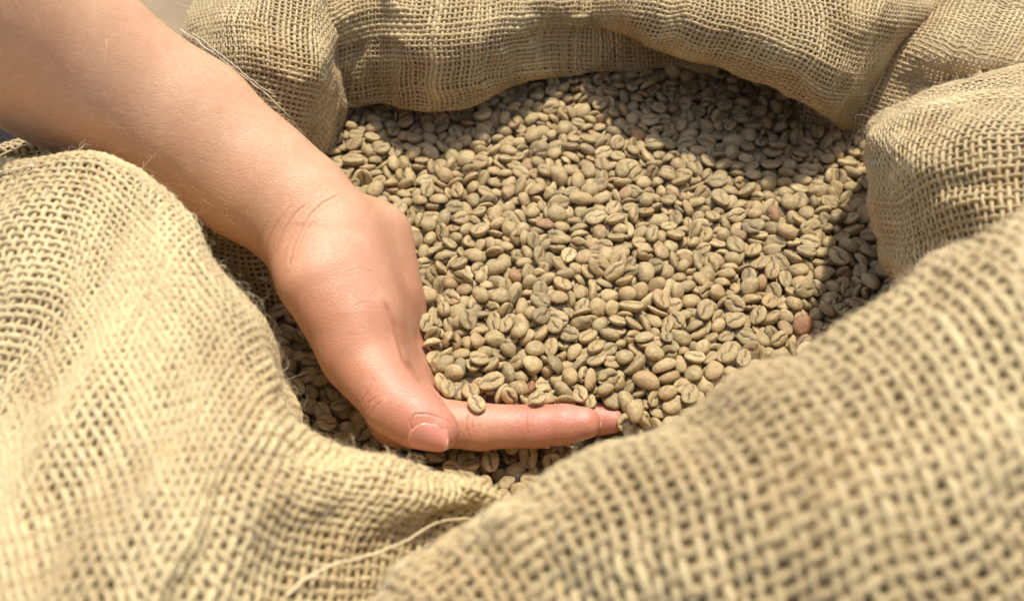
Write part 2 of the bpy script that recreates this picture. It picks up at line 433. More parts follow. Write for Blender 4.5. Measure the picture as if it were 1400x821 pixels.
def make_fold(name, rows, pitch, seed, wrinkle=1.2, sub=3, flip=False, lining=True, width=.58, sides=5, crest=3, pale=0.0):
    """rows: stations along the rim, each a list of points from inside the sack to its outside"""
    K = np.array([[np.asarray(p, float) for p in r] for r in rows]); R, Cn = K.shape[:2]
    nu, nv = 40*(R-1)+1, 40*(Cn-1)+1
    MU, MV = cr_matrix(R, np.linspace(0, R-1, nu)), cr_matrix(Cn, np.linspace(0, Cn-1, nv))
    G = np.einsum('ai,bj,ijk->abk', MU, MV, K)
    for k in range(30):                                     # rounds the knots a little
        G[1:-1] = (G[:-2]+2*G[1:-1]+G[2:])/4; G[:, 1:-1] = (G[:, :-2]+2*G[:, 1:-1]+G[:, 2:])/4
    N = grid_normals(G)
    G = G+N*(smooth_noise((nu, nv), 34, seed)*wrinkle+smooth_noise((nu, nv), 14, seed+1)*wrinkle*.38-np.abs(smooth_noise((nu, nv), 24, seed+4))*wrinkle*.8)[..., None]
    N = grid_normals(G)
    vis = ((CAM-G)*N).sum(-1)/np.linalg.norm(CAM-G, axis=-1)
    if vis.mean() < 0: N = -N
    # walk the cloth: evenly spaced along the crest, then one pitch at a time down every line across it
    def arc(c): return np.concatenate([[0], np.cumsum(np.linalg.norm(np.diff(c, axis=0), axis=-1))])
    j0 = crest*40; su = arc(G[:, j0]); nU = int(su[-1]/pitch)+1
    u0 = np.interp(np.arange(nU)*pitch, su, np.arange(nu))
    cols = bilerp(G, np.repeat(u0[:, None], nv, 1), np.repeat(np.arange(nv)[None].astype(float), nU, 0))
    sv = np.concatenate([np.zeros((nU, 1)), np.cumsum(np.linalg.norm(np.diff(cols, axis=1), axis=-1), 1)], 1)
    s0 = sv[:, j0]; k0 = -int(s0.max()/pitch); k1 = int((sv[:, -1]-s0).max()/pitch); ks = np.arange(k0, k1+1); nV = len(ks)
    U = np.repeat(u0[:, None], nV, 1); V = np.zeros((nU, nV)); ok = np.zeros((nU, nV), bool)
    for i in range(nU):
        V[i] = np.interp(s0[i]+ks*pitch, sv[i], np.arange(nv)); ok[i] = (s0[i]+ks*pitch > 0) & (s0[i]+ks*pitch < sv[i, -1])
    # even out the other way, keeping the thread count
    for k in range(2):
        X = bilerp(G, U, V)
        for j in range(nV):
            s_ = arc(X[:, j])+1e-6*np.arange(nU); e = np.linspace(0, s_[-1], nU)
            U[:, j] = .5*U[:, j]+.5*np.interp(e, s_, U[:, j])
    dU, dV = (nu-1)/(nU-1), pitch/(sv[:, -1].mean()/(nv-1))
    r = np.random.default_rng(seed+5)
    # threads wander: each has its own drift along its length
    ju = smooth_noise(U.shape, 5, seed+2)*.10+r.standard_normal((nU, 1))*.07+r.standard_normal(U.shape)*.035
    jv = smooth_noise(U.shape, 5, seed+3)*.10+r.standard_normal((1, nV))*.07+r.standard_normal(U.shape)*.035
    U += ju*dU; V += jv*dV
    m = sub
    sgn = (-1.0)**(np.add.outer(np.arange(nU), np.arange(nV)))
    amp = pitch*width*.21
    allV, allF, aT, aU, aV = [], [], [], [], []; off = 0
    for axis in (0, 1):
        UU, VV, S = (U, V, sgn) if axis == 1 else (U.T, V.T, -sgn.T)
        n_t, n_k = UU.shape; L = (n_k-1)*m+1
        t = np.arange(L)/m; i = np.minimum(t.astype(int), n_k-2); f = t-i
        u = UU[:, i]*(1-f)+UU[:, i+1]*f; v = VV[:, i]*(1-f)+VV[:, i+1]*f
        X = bilerp(G, u, v); Nn = bilerp(N, u, v); Nn /= np.linalg.norm(Nn, axis=-1, keepdims=True)+1e-9
        wave = S[:, i]*(1-f)+S[:, i+1]*f
        wave = np.sign(wave)*np.abs(wave)**.8
        X = X+Nn*(amp*wave+smooth_noise(wave.shape, 9*m, seed+7+axis)*.05*pitch)[..., None]
        T = np.gradient(X, axis=1); T /= np.linalg.norm(T, axis=-1, keepdims=True)+1e-9
        Sd = np.cross(T, Nn); Sd /= np.linalg.norm(Sd, axis=-1, keepdims=True)+1e-9; Nb = np.cross(Sd, T)
        thick = np.exp(r.standard_normal((n_t, 1))*.13+smooth_noise(wave.shape, 4*m, seed+11+axis)*.20+r.standard_normal(wave.shape)*.05)
        wd = pitch*width*.5*thick*(1-.10*np.abs(wave)); hg = pitch*width*.36*thick
        rim_pts = []
        for k in range(sides):
            an = 2*math.pi*k/sides
            rim_pts.append(X+Sd*(math.cos(an)*wd)[..., None]+Nb*(math.sin(an)*hg)[..., None])
        W = np.stack(rim_pts, 2)                            # n_t, L, sides, 3
        idx = off+np.arange(n_t*L*sides).reshape(n_t, L, sides); nx = np.roll(idx, -1, 2)
        F = np.stack([idx[:, :-1], nx[:, :-1], nx[:, 1:], idx[:, 1:]], -1)
        okk = ok if axis == 1 else ok.T; okl = okk[:, i] & okk[:, i+1]
        F = F[okl[:, :-1] & okl[:, 1:]].reshape(-1, 4)
        allV.append(W.reshape(-1, 3)); allF.append(F); off += n_t*L*sides
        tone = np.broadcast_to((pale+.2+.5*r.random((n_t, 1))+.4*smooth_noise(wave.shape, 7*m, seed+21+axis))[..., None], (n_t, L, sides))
        aT.append(tone.ravel())
        al = np.broadcast_to((t[None, :]+r.random((n_t, 1))*50)[..., None], (n_t, L, sides))
        ar = np.broadcast_to(np.abs(((np.arange(sides)/sides*2)+1e-3) % 2-1)[None, None, :], (n_t, L, sides))
        aU.append(np.stack([al, ar, np.zeros_like(al)], -1).reshape(-1, 3))
    vv, ff = np.concatenate(allV), np.concatenate(allF)
    # drop what lies far outside the picture
    pr = proj(vv); inb = (pr[:, 0] > -110) & (pr[:, 0] < 1640) & (pr[:, 1] > -100) & (pr[:, 1] < 920) & (pr[:, 2] > 40)
    keep = inb[ff].all(1); ff = ff[keep]
    used = np.zeros(len(vv), bool); used[ff.ravel()] = True; mp = np.cumsum(used)-1
    o = mesh_from('fold', vv[used], mp[ff], JUTE, sack, attrs={'tone': np.concatenate(aT)[used], 'thread': np.concatenate(aU)[used]})
    tag(o, name, kind='stuff')
    print('fold', name, nU, nV, 'faces', len(ff))
    if lining:
        D = (G-N*(pitch*1.5))[::6, ::6]
        a, b = D.shape[:2]; idx = np.arange(a*b).reshape(a, b)
        q = np.stack([idx[:-1, :-1], idx[1:, :-1], idx[1:, 1:], idx[:-1, 1:]], -1).reshape(-1, 4)
        dp = proj(D.reshape(-1, 3)); din = (dp[:, 0] > -105) & (dp[:, 0] < 1635) & (dp[:, 1] > -95) & (dp[:, 1] < 915); q = q[din[q].all(1)]
        l = mesh_from('lining', D.reshape(-1, 3), q, LINING, sack)
    # loose fibres standing off the threads
    FIB.append((G, N, U, V, pitch, seed))
    return o
FIB = []

def jute_material():
    t = NT('jute_thread'); co = t.co('Object'); tone = t.attr('tone'); th = t.attr('thread', 'Vector')
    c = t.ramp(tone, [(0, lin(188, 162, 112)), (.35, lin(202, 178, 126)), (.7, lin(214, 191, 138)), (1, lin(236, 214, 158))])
    patch = t.noise(co, 38, 3, .6)
    c = t.mix(t.math('MULTIPLY', t.ramp(patch, [(.52, 0), (.72, 1)]), .35), c, lin(200, 160, 98))
    sep = t.n.new('ShaderNodeSeparateXYZ'); t.l.new(th, sep.inputs[0])
    # strands twisted round the thread
    tw = t.math('ADD', t.math('MULTIPLY', sep.outputs[0], 1.6), t.math('MULTIPLY', sep.outputs[1], .8))
    cx = t.n.new('ShaderNodeCombineXYZ'); t.l.new(t.math('MULTIPLY', tw, 5.0), cx.inputs[0]); t.l.new(t.math('MULTIPLY', sep.outputs[0], .7), cx.inputs[1])
    st = t.noise(cx.outputs[0], 2.2, 3, .65)
    fib = t.noise(co, 2600, 2, .6)
    c = t.mix(t.math('MULTIPLY', t.ramp(st, [(.35, 1), (.55, 0)]), .35), c, lin(158, 122, 74))
    h = t.math('ADD', st, t.math('MULTIPLY', fib, .5))
    t.p(Base_Color=c, Roughness=t.math('ADD', t.math('MULTIPLY', fib, .3), .36), Normal=t.bump(h, .6, .00035))
    t.b.inputs['Specular IOR Level'].default_value = .62
    t.p(Sheen_Weight=.15, Sheen_Roughness=.5)
    tr = t.n.new('ShaderNodeBsdfTranslucent'); t.set(tr.inputs[0], c)
    mx = t.n.new('ShaderNodeMixShader'); mx.inputs[0].default_value = .18
    t.l.new(t.b.outputs[0], mx.inputs[1]); t.l.new(tr.outputs[0], mx.inputs[2]); t.l.new(mx.outputs[0], t.out.inputs[0])
    return t.m
def lining_material():
    t = NT('jute_lining'); co = t.co('Object')
    n = t.noise(co, 500, 4, .7)
    c = t.ramp(n, [(.3, lin(158, 138, 96)), (.7, lin(190, 168, 122))])
    t.p(Base_Color=c, Roughness=.9, Normal=t.bump(n, .6, .0006)); t.b.inputs['Specular IOR Level'].default_value = .1
    return t.m
JUTE = jute_material(); LINING = lining_material()
sack = bpy.data.objects.new('burlap_sack', None); C.objects.link(sack)
tag(sack, 'open sack of loosely woven pale jute with a rolled and crumpled rim', 'sack')

def W(x, y, z): return np.array([x, y, z], float)
# near left fold: its crest is the edge that hides the beans at the left and front
left = [
    [P(-60, 330, z=-30), P(-60, 270, z=40), P(-80, 232, z=92), P(-90, 300, z=92), P(-120, 420, z=80), P(-180, 560, z=60)],
    [P(30, 330, z=-40), P(20, 262, z=30), P(20, 217, z=94), P(10, 270, z=98), P(-40, 420, z=92), P(-160, 600, z=76)],
    [P(170, 370, z=-40), P(140, 270, z=40), P(128, 216, z=98), P(110, 262, z=104), P(60, 420, z=101), P(-80, 640, z=88)],
    [P(270, 400, z=-40), P(238, 305, z=60), P(205, 250, z=100), P(170, 300, z=107), P(100, 470, z=107), P(-60, 720, z=98)],
    [P(330, 450, z=-40), P(300, 390, z=50), P(268, 322, z=104), P(230, 370, z=112), P(130, 570, z=114), P(-60, 880, z=106)],
    [P(375, 510, z=-40), P(350, 470, z=40), P(325, 408, z=103), P(285, 450, z=114), P(180, 650, z=120), P(0, 980, z=112)],
    [P(400, 570, z=-40), P(390, 540, z=40), P(372, 510, z=96), P(330, 545, z=112), P(235, 700, z=122), P(100, 1020, z=112)],
    [P(440, 625, z=-40), P(425, 610, z=40), P(405, 578, z=90), P(370, 615, z=108), P(290, 730, z=116), P(220, 960, z=104)],
    [P(500, 650, z=-40), P(490, 642, z=30), P(470, 622, z=80), P(445, 655, z=98), P(370, 745, z=104), P(320, 980, z=96)],
    [P(570, 672, z=-40), P(565, 662, z=24), P(555, 636, z=70), P(535, 668, z=84), P(470, 740, z=86), P(430, 960, z=76)],
    [P(650, 700, z=-40), P(642, 690, z=18), P(628, 656, z=60), P(612, 682, z=68), P(560, 730, z=68), P(540, 920, z=58)],
    [P(715, 730, z=-40), P(705, 720, z=15), P(690, 688, z=50), P(670, 700, z=52), P(625, 738, z=52), P(620, 900, z=40)],
    [P(780, 770, z=-40), P(770, 760, z=10), P(760, 740, z=30), P(740, 750, z=32), P(700, 780, z=30), P(690, 900, z=20)],
]
# near right fold, nearest to the camera
right = [
    [P(560, 900, z=-20), P(520, 880, z=60), P(490, 850, z=100), P(560, 880, z=104), P(600, 960, z=100), P(640, 1120, z=80)],
    [P(640, 830, z=-20), P(590, 800, z=50), P(540, 792, z=104), P(600, 830, z=114), P(680, 930, z=112), P(720, 1100, z=100)],
    [P(700, 760, z=-40), P(670, 735, z=50), P(640, 712, z=108), P(680, 750, z=122), P(760, 870, z=122), P(810, 1080, z=110)],
    [P(780, 700, z=-40), P(765, 680, z=50), P(745, 654, z=114), P(775, 690, z=130), P(850, 820, z=132), P(910, 1060, z=118)],
    [P(880, 660, z=-40), P(870, 630, z=60), P(858, 600, z=122), P(885, 640, z=138), P(960, 780, z=142), P(1030, 1040, z=126)],
    [P(980, 620, z=-40), P(972, 590, z=60), P(962, 556, z=128), P(990, 596, z=144), P(1070, 740, z=149), P(1150, 1010, z=134)],
    [P(1075, 580, z=-40), P(1068, 540, z=70), P(1058, 505, z=132), P(1088, 545, z=148), P(1180, 700, z=154), P(1270, 980, z=140)],
    [P(1160, 540, z=-40), P(1155, 490, z=70), P(1148, 452, z=137), P(1185, 495, z=152), P(1280, 650, z=156), P(1390, 920, z=144)],
    [P(1240, 480, z=-30), P(1235, 430, z=80), P(1230, 390, z=143), P(1270, 432, z=156), P(1370, 590, z=158), P(1500, 850, z=146)],
    [P(1320, 430, z=-20), P(1318, 385, z=90), P(1315, 340, z=147), P(1355, 380, z=159), P(1460, 540, z=159), P(1600, 790, z=146)],
    [P(1410, 380, z=-10), P(1405, 330, z=90), P(1400, 288, z=149), P(1440, 330, z=160), P(1550, 490, z=158), P(1700, 730, z=144)],
    [P(1510, 330, z=-10), P(1500, 280, z=90), P(1490, 240, z=150), P(1530, 285, z=160), P(1640, 440, z=156), P(1800, 680, z=140)],
]
# the fold at the right side, hanging over the beans
side = [
    [P(1290, 470, z=-15), P(1262, 430, z=6), P(1250, 420, z=30), P(1290, 430, z=58), P(1400, 440, z=90), P(1540, 450, z=100)],
    [P(1270, 410, z=-15), P(1240, 398, z=4), P(1222, 378, z=24), P(1262, 392, z=62), P(1390, 380, z=96), P(1540, 390, z=110)],
    [P(1250, 340, z=-15), P(1222, 325, z=8), P(1203, 318, z=34), P(1240, 330, z=70), P(1370, 315, z=102), P(1540, 320, z=118)],
    [P(1240, 280, z=-15), P(1212, 268, z=10), P(1191, 258, z=44), P(1226, 262, z=80), P(1350, 245, z=108), P(1540, 250, z=122)],
    [P(1240, 215, z=-15), P(1210, 215, z=10), P(1187, 205, z=52), P(1220, 205, z=86), P(1340, 185, z=108), P(1540, 190, z=122)],
    [P(1260, 160, z=-15), P(1225, 165, z=10), P(1202, 163, z=54), P(1235, 160, z=84), P(1335, 140, z=98), P(1540, 140, z=112)],
    [P(1310, 120, z=-20), P(1270, 130, z=6), P(1240, 137, z=50), P(1260, 136, z=76), P(1330, 116, z=86), P(1540, 90, z=98)],
    [P(1380, 90, z=-30), P(1340, 102, z=-6), P(1300, 116, z=44), P(1310, 116, z=66), P(1350, 104, z=66), P(1540, 62, z=70)],
    [P(1460, 70, z=-40), P(1430, 80, z=-20), P(1400, 96, z=30), P(1410, 96, z=46), P(1440, 88, z=30), P(1560, 50, z=30)],
]
# the back right fold bulging over the beans
back_right = [
    [P(790, 75, z=-5), P(790, 60, z=6), P(800, 30, z=22), P(808, -10, z=40), P(800, -90, z=40), P(780, -200, z=20)],
    [P(850, 110, z=-12), P(850, 88, z=2), P(862, 48, z=34), P(880, -10, z=58), P(880, -90, z=60), P(860, -200, z=30)],
    [P(925, 122, z=-12), P(925, 104, z=4), P(932, 78, z=36), P(945, 0, z=62), P(950, -100, z=62), P(940, -230, z=30)],
    [P(1000, 132, z=-12), P(1000, 118, z=2), P(1005, 90, z=36), P(1010, 10, z=66), P(1020, -100, z=66), P(1020, -240, z=30)],
    [P(1065, 160, z=-12), P(1065, 148, z=2), P(1068, 120, z=34), P(1075, 30, z=66), P(1100, -90, z=66), P(1110, -240, z=30)],
    [P(1122, 188, z=-12), P(1122, 178, z=-2), P(1122, 152, z=26), P(1140, 60, z=58), P(1180, -70, z=72), P(1200, -220, z=30)],
    [P(1165, 195, z=-20), P(1165, 180, z=-10), P(1160, 150, z=10), P(1195, 75, z=44), P(1245, -40, z=62), P(1280, -200, z=30)],
    [P(1210, 190, z=-40), P(1205, 170, z=-26), P(1200, 145, z=-10), P(1240, 70, z=16), P(1300, -10, z=40), P(1350, -180, z=20)],
]
# the hollow between the back right and the side folds: one layer only, light comes through
hollow = [
    [P(1090, 215, z=-20), P(1100, 150, z=-4), P(1120, 90, z=10), P(1150, 0, z=22), P(1190, -120, z=20)],
    [P(1140, 218, z=-20), P(1150, 160, z=0), P(1180, 100, z=16), P(1220, 10, z=32), P(1260, -120, z=28)],
    [P(1185, 222, z=-20), P(1195, 170, z=2), P(1228, 112, z=20), P(1275, 30, z=42), P(1320, -110, z=40)],
    [P(1230, 228, z=-20), P(1240, 180, z=2), P(1272, 122, z=22), P(1325, 45, z=50), P(1380, -100, z=50)],
    [P(1280, 235, z=-20), P(1290, 190, z=0), P(1320, 132, z=20), P(1370, 60, z=50), P(1440, -90, z=54)],
    [P(1340, 240, z=-24), P(1350, 200, z=-6), P(1380, 140, z=14), P(1430, 70, z=44), P(1520, -80, z=50)],
]
# the back of the sack hanging in soft vertical folds
back = [
    [P(400, 230, z=-15), P(400, 200, z=-4), P(405, 170, z=0), P(412, 90, z=30), P(415, 0, z=58), P(418, -120, z=60)],
    [P(452, 190, z=-15), P(452, 172, z=-6), P(455, 150, z=-2), P(462, 80, z=26), P(462, 0, z=54), P(462, -120, z=56)],
    [P(505, 170, z=-12), P(505, 158, z=0), P(505, 138, z=7), P(505, 70, z=32), P(505, -5, z=54), P(505, -120, z=62)],
    [P(560, 172, z=-12), P(562, 162, z=0), P(562, 142, z=12), P(552, 70, z=44), P(548, -5, z=62), P(545, -120, z=70)],
    [P(620, 178, z=-12), P(622, 166, z=0), P(622, 144, z=13), P(615, 70, z=46), P(612, -5, z=64), P(610, -120, z=76)],
    [P(690, 158, z=-12), P(690, 148, z=-2), P(688, 124, z=9), P(685, 60, z=40), P(685, -5, z=58), P(685, -120, z=74)],
    [P(755, 135, z=-12), P(755, 124, z=-4), P(752, 100, z=3), P(750, 50, z=28), P(752, -5, z=50), P(752, -120, z=60)],
    [P(830, 128, z=-12), P(830, 118, z=-5), P(828, 94, z=0), P(822, 50, z=18), P(818, -5, z=38), P(812, -120, z=44)],
    [P(905, 125, z=-14), P(905, 115, z=-6), P(903, 90, z=-3), P(895, 50, z=12), P(885, -5, z=28), P(870, -120, z=30)],
    [P(980, 130, z=-16), P(980, 120, z=-9), P(978, 100, z=-8), P(965, 50, z=4), P(955, -5, z=16), P(935, -120, z=20)],
]
# the back left fold beside the arm
back_left = [
    [P(415, 330, z=-25), P(410, 300, z=-10), P(405, 262, z=0), P(385, 255, z=12), P(330, 245, z=20), P(255, 235, z=15)],
    [P(440, 260, z=-20), P(432, 232, z=-4), P(422, 208, z=6), P(400, 200, z=22), P(335, 178, z=32), P(262, 160, z=20), ],
    [P(470, 190, z=-15), P(458, 170, z=6), P(444, 155, z=22), P(415, 145, z=40), P(336, 118, z=48), P(246, 92, z=26)],
    [P(480, 135, z=-10), P(466, 120, z=16), P(454, 104, z=36), P(420, 92, z=56), P(332, 66, z=60), P(244, 50, z=30)],
    [P(482, 80, z=-5), P(468, 66, z=22), P(457, 52, z=44), P(420, 38, z=64), P(330, 15, z=68), P(256, 12, z=34)],
    [P(480, 20, z=0), P(466, 6, z=26), P(455, -5, z=48), P(425, -15, z=68), P(350, -30, z=70), P(280, -22, z=36)],
    [P(470, -60, z=0), P(460, -70, z=26), P(450, -75, z=48), P(425, -80, z=66), P(370, -80, z=66), P(310, -70, z=30)],
]
# the wall of the sack seen below the arm
wall = [
    [P(20, 300, z=-30), P(10, 235, z=30), P(0, 222, z=52), P(-20, 212, z=62), P(-60, 210, z=50)],
    [P(120, 330, z=-35), P(100, 260, z=20), P(88, 224, z=48), P(68, 190, z=60), P(30, 188, z=44)],
    [P(240, 400, z=-40), P(215, 330, z=-5), P(195, 270, z=26), P(175, 225, z=52), P(140, 180, z=44)],
    [P(330, 460, z=-45), P(300, 400, z=-18), P(275, 330, z=18), P(260, 270, z=44), P(230, 215, z=44)],
    [P(395, 480, z=-45), P(372, 425, z=-22), P(345, 350, z=6), P(320, 280, z=34), P(290, 220, z=36)],
    [P(440, 450, z=-45), P(425, 400, z=-26), P(405, 330, z=0), P(385, 270, z=20), P(350, 215, z=24)],
    [P(460, 400, z=-45), P(455, 350, z=-30), P(445, 290, z=-6), P(430, 245, z=4), P(400, 205, z=8)],
]
def tuck(rows):
    """turns the lower hem back under the fold"""
    for r_ in rows:
        a_ = proj(r_[2]); r_[0] = P(a_[0], a_[1]-16, z=r_[0][2]+1); r_[1] = P(a_[0], a_[1]-4, z=r_[1][2]+1)
tuck(back); tuck(back_right[:6])
make_fold('near left fold of the rim, brightest in the sun', left, 2.95, 11, 1.5, 3, width=.66, pale=.35)  # pale lightens this fold's thread colour to imitate the strong sun on it
make_fold('near right fold of the rim, closest to the lens', right, 3.15, 21, 1.8, 3, width=.65)
make_fold('right side fold hanging over the beans', side, 2.45, 31, 1.7, 2, width=.67, sides=4)
make_fold('back right fold bulging over the beans', back_right, 2.5, 41, 1.8, 2, width=.66, sides=4)
make_fold('thin hollow of the sack that lets light through', hollow, 2.5, 51, 1.2, 2, lining=False, crest=2, sides=4, width=.6)
make_fold('back wall of the sack in soft vertical folds', back, 2.6, 61, 1.9, 2, width=.68, sides=4)
make_fold('back left fold beside the arm', back_left, 2.7, 71, 1.5, 2, sides=4, width=.66)
make_fold('shaded inner wall of the sack below the arm', wall, 3.05, 81, 1.5, 2, crest=2, sides=4)

# the body of the sack standing on the ground, below its rolled rim
ang = np.linspace(0, 2*math.pi, 97)[:-1]; lv = np.linspace(0, 1, 26)
rx = np.where(np.cos(ang) > 0, 222, 158); ry = np.where(np.sin(ang) > 0, 208, 160)
Bx = []
for k, f in enumerate(lv):
    bul = 1+.13*math.sin(f*math.pi)-.05*f; z_ = -14-(316*f)
    Bx.append(np.stack([5+rx*np.cos(ang)*bul, 5+ry*np.sin(ang)*bul, np.full(96, z_)], -1))
Bx = np.stack(Bx, 1); nz_ = smooth_noise(Bx.shape[:2], 6, 77)*5
Bx[..., 0] += nz_*np.cos(ang)[:, None]; Bx[..., 1] += nz_*np.sin(ang)[:, None]
idx = np.arange(96*26).reshape(96, 26); nx = np.roll(idx, -1, 0)
body_ = mesh_from('sack_body', Bx.reshape(-1, 3), np.stack([idx[:, :-1], nx[:, :-1], nx[:, 1:], idx[:, 1:]], -1).reshape(-1, 4), LINING, sack)
# ------------------------------------------------------------------ loose fibres and threads on the sack
def tube(path, rad, sides=5):
    path = np.asarray(path, float); T = np.gradient(path, axis=0); T /= np.linalg.norm(T, axis=1)[:, None]+1e-9
    A_ = np.cross(T, np.array([.31, .2, .93])); A_ /= np.linalg.norm(A_, axis=1)[:, None]+1e-9; B_ = np.cross(T, A_)
    rad = np.broadcast_to(rad, len(path))[:, None]
    V = np.stack([path+rad*(A_*math.cos(2*math.pi*k/sides)+B_*math.sin(2*math.pi*k/sides)) for k in range(sides)], 1)
    idx = np.arange(len(path)*sides).reshape(len(path), sides); nx = np.roll(idx, -1, 1)
    return V.reshape(-1, 3), np.stack([idx[:-1], nx[:-1], nx[1:], idx[1:]], -1).reshape(-1, 4)
def spline(pts, n):
    pts = np.array(pts, float); return cr_matrix(len(pts), np.linspace(0, len(pts)-1, n))@pts

def fibre_material():
    t = NT('jute_fibre'); tone = t.attr('tone')
    c = t.ramp(tone, [(0, lin(196, 164, 112)), (1, lin(240, 226, 192))])
    t.p(Base_Color=c, Roughness=.5); t.b.inputs['Specular IOR Level'].default_value = .5
    return t.m
FIBRE = fibre_material()
def fibres(G, N, U, V, pitch, seed, dens):
    r = np.random.default_rng(seed+99); nU, nV = U.shape
    n = int(nU*nV*dens)
    a, b = r.random(n)*(nU-1), r.random(n)*(nV-1)
    u, v = bilerp(U[..., None], a, b)[..., 0], bilerp(V[..., None], a, b)[..., 0]
    X = bilerp(G, u, v); Nn = bilerp(N, u, v)
    du = bilerp(np.gradient(G, axis=0), u, v); du /= np.linalg.norm(du, axis=1)[:, None]+1e-9; dv = np.cross(Nn, du)
    pr = proj(X); ok = (pr[:, 0] > -60) & (pr[:, 0] < 1460) & (pr[:, 1] > -60) & (pr[:, 1] < 880)
    X, Nn, du, dv = X[ok], Nn[ok], du[ok], dv[ok]; n = len(X)
    along = r.random(n) < .5; sg = np.where(r.random(n) < .5, -1, 1)
    ang = r.normal(0, .55, n)+np.where(along, 0, math.pi/2)
    D = du*(np.cos(ang)*sg)[:, None]+dv*(np.sin(ang)*sg)[:, None]
    L = np.clip(r.lognormal(.75, .55, n), .8, 9)                     # fibre length, mm
    lift = np.clip(r.lognormal(-1.4, .7, n), .05, 1.1)
    K = 5; t = np.linspace(0, 1, K)
    bend = r.normal(0, .5, (n, 1)); S = np.cross(D, Nn)
    X0 = X+Nn*(pitch*.20)
    pts = X0[:, None]+(D[:, None]*(L[:, None]*t)[..., None])+Nn[:, None]*(lift[:, None]*L[:, None]*(np.sin(t*2.3)))[..., None]+S[:, None]*(bend*L[:, None]*t**2)[..., None]
    pts += r.normal(0, .05, pts.shape)*L[:, None, None]*.6
    T = np.gradient(pts, axis=1); T /= np.linalg.norm(T, axis=-1, keepdims=True)+1e-9
    w = np.cross(T, r.normal(0, 1, (n, 1, 3))); w /= np.linalg.norm(w, axis=-1, keepdims=True)+1e-9
    w *= (np.clip(r.lognormal(-3.2, .35, (n, 1)), .02, .1)*(1-.6*t))[..., None]
    P2 = np.stack([pts-w, pts+w], 2)
    idx = np.arange(n*K*2).reshape(n, K, 2)
    F = np.stack([idx[:, :-1, 0], idx[:, 1:, 0], idx[:, 1:, 1], idx[:, :-1, 1]], -1).reshape(-1, 4)
    return P2.reshape(-1, 3), F, np.repeat(r.random(n), K*2)
av, af, at, off = [], [], [], 0
for (G, N, U, V, pitch, seed), dens in zip(FIB, (2.0, 1.7, .9, .5, .4, .45, .7, .5)):
    v_, f_, t_ = fibres(G, N, U, V, pitch, seed, dens)
    av.append(v_); af.append(f_+off); at.append(t_); off += len(v_)
fz = mesh_from('fibre_fuzz', np.concatenate(av), np.concatenate(af), FIBRE, sack, attrs={'tone': np.concatenate(at)})
tag(fz, kind='stuff')
print('fibre faces', sum(len(f) for f in af))

# single threads that have come loose
t = NT('pale_thread'); t.p(Base_Color=lin(226, 206, 160), Roughness=.6, Normal=t.bump(t.noise(t.co('Object'), 1800, 2), .5, .0002)); TH = t.m
t = NT('white_stitching'); t.p(Base_Color=lin(222, 206, 172), Roughness=.55); WT = t.m
def loose(pts, rad, mat, label, seed=0, name='loose_thread', wob=.25):
    r = np.random.default_rng(seed); p = spline(pts, 60); p = p+smooth_noise((60, 3), 3, seed)*wob
    v, f = tube(p, rad*np.linspace(1, .7, 60), 6)
    o = mesh_from(name, v, f, mat, sack); o['label'] = label; return o
def on_fold(k, px, py, lift=1.2):
    """the point of fold k's cloth seen at a photo pixel, raised a little off it"""
    G, N = FIB[k][0], FIB[k][1]; pr = proj(G); d = (pr[..., 0]-px)**2+(pr[..., 1]-py)**2+np.where(((CAM-G)*N).sum(-1) < 0, 1e5, 0)
    i = np.unravel_index(np.argmin(d), d.shape); return G[i]+N[i]*lift
loose([on_fold(0, 385, 812, 1.5), on_fold(0, 430, 778, 3.5), on_fold(0, 480, 752, 6), on_fold(0, 530, 728, 7), on_fold(0, 590, 712, 6), on_fold(0, 648, 708, 3)], .4, TH, 'long pale thread lying loose in the crease between the two near folds', 3)
def lay(k, pts, n, lift):
    q = spline(np.array(pts, float), n); return [on_fold(k, x, y, lift) for x, y in q]
loose(lay(6, [(250, 42), (296, 72), (338, 104), (372, 134), (412, 180)], 16, 1.7), .34, WT, 'white thread running down the back left fold', 4)
loose(lay(6, [(268, 46), (316, 82), (352, 112), (376, 128)], 10, 1.6), .24, WT, 'thin white thread beside the longer one', 5)
loose([on_fold(1, 590, 740, 1.3), on_fold(1, 560, 772, 1.5), on_fold(1, 535, 800, 1.3), on_fold(1, 520, 830, 1.3)], .16, WT, 'white stitching at the corner of the near right fold', 6)
for k, (x0, y0) in enumerate([(2, 240), (14, 237), (27, 236), (40, 233)]):
    loose([on_fold(0, x0-9, y0+3, 1.2), on_fold(0, x0, y0, 2.0), on_fold(0, x0+9, y0-2, 1.2)], .28, WT, 'white stitch at the far end of the near left fold', 8+k, 'stitch', .1)
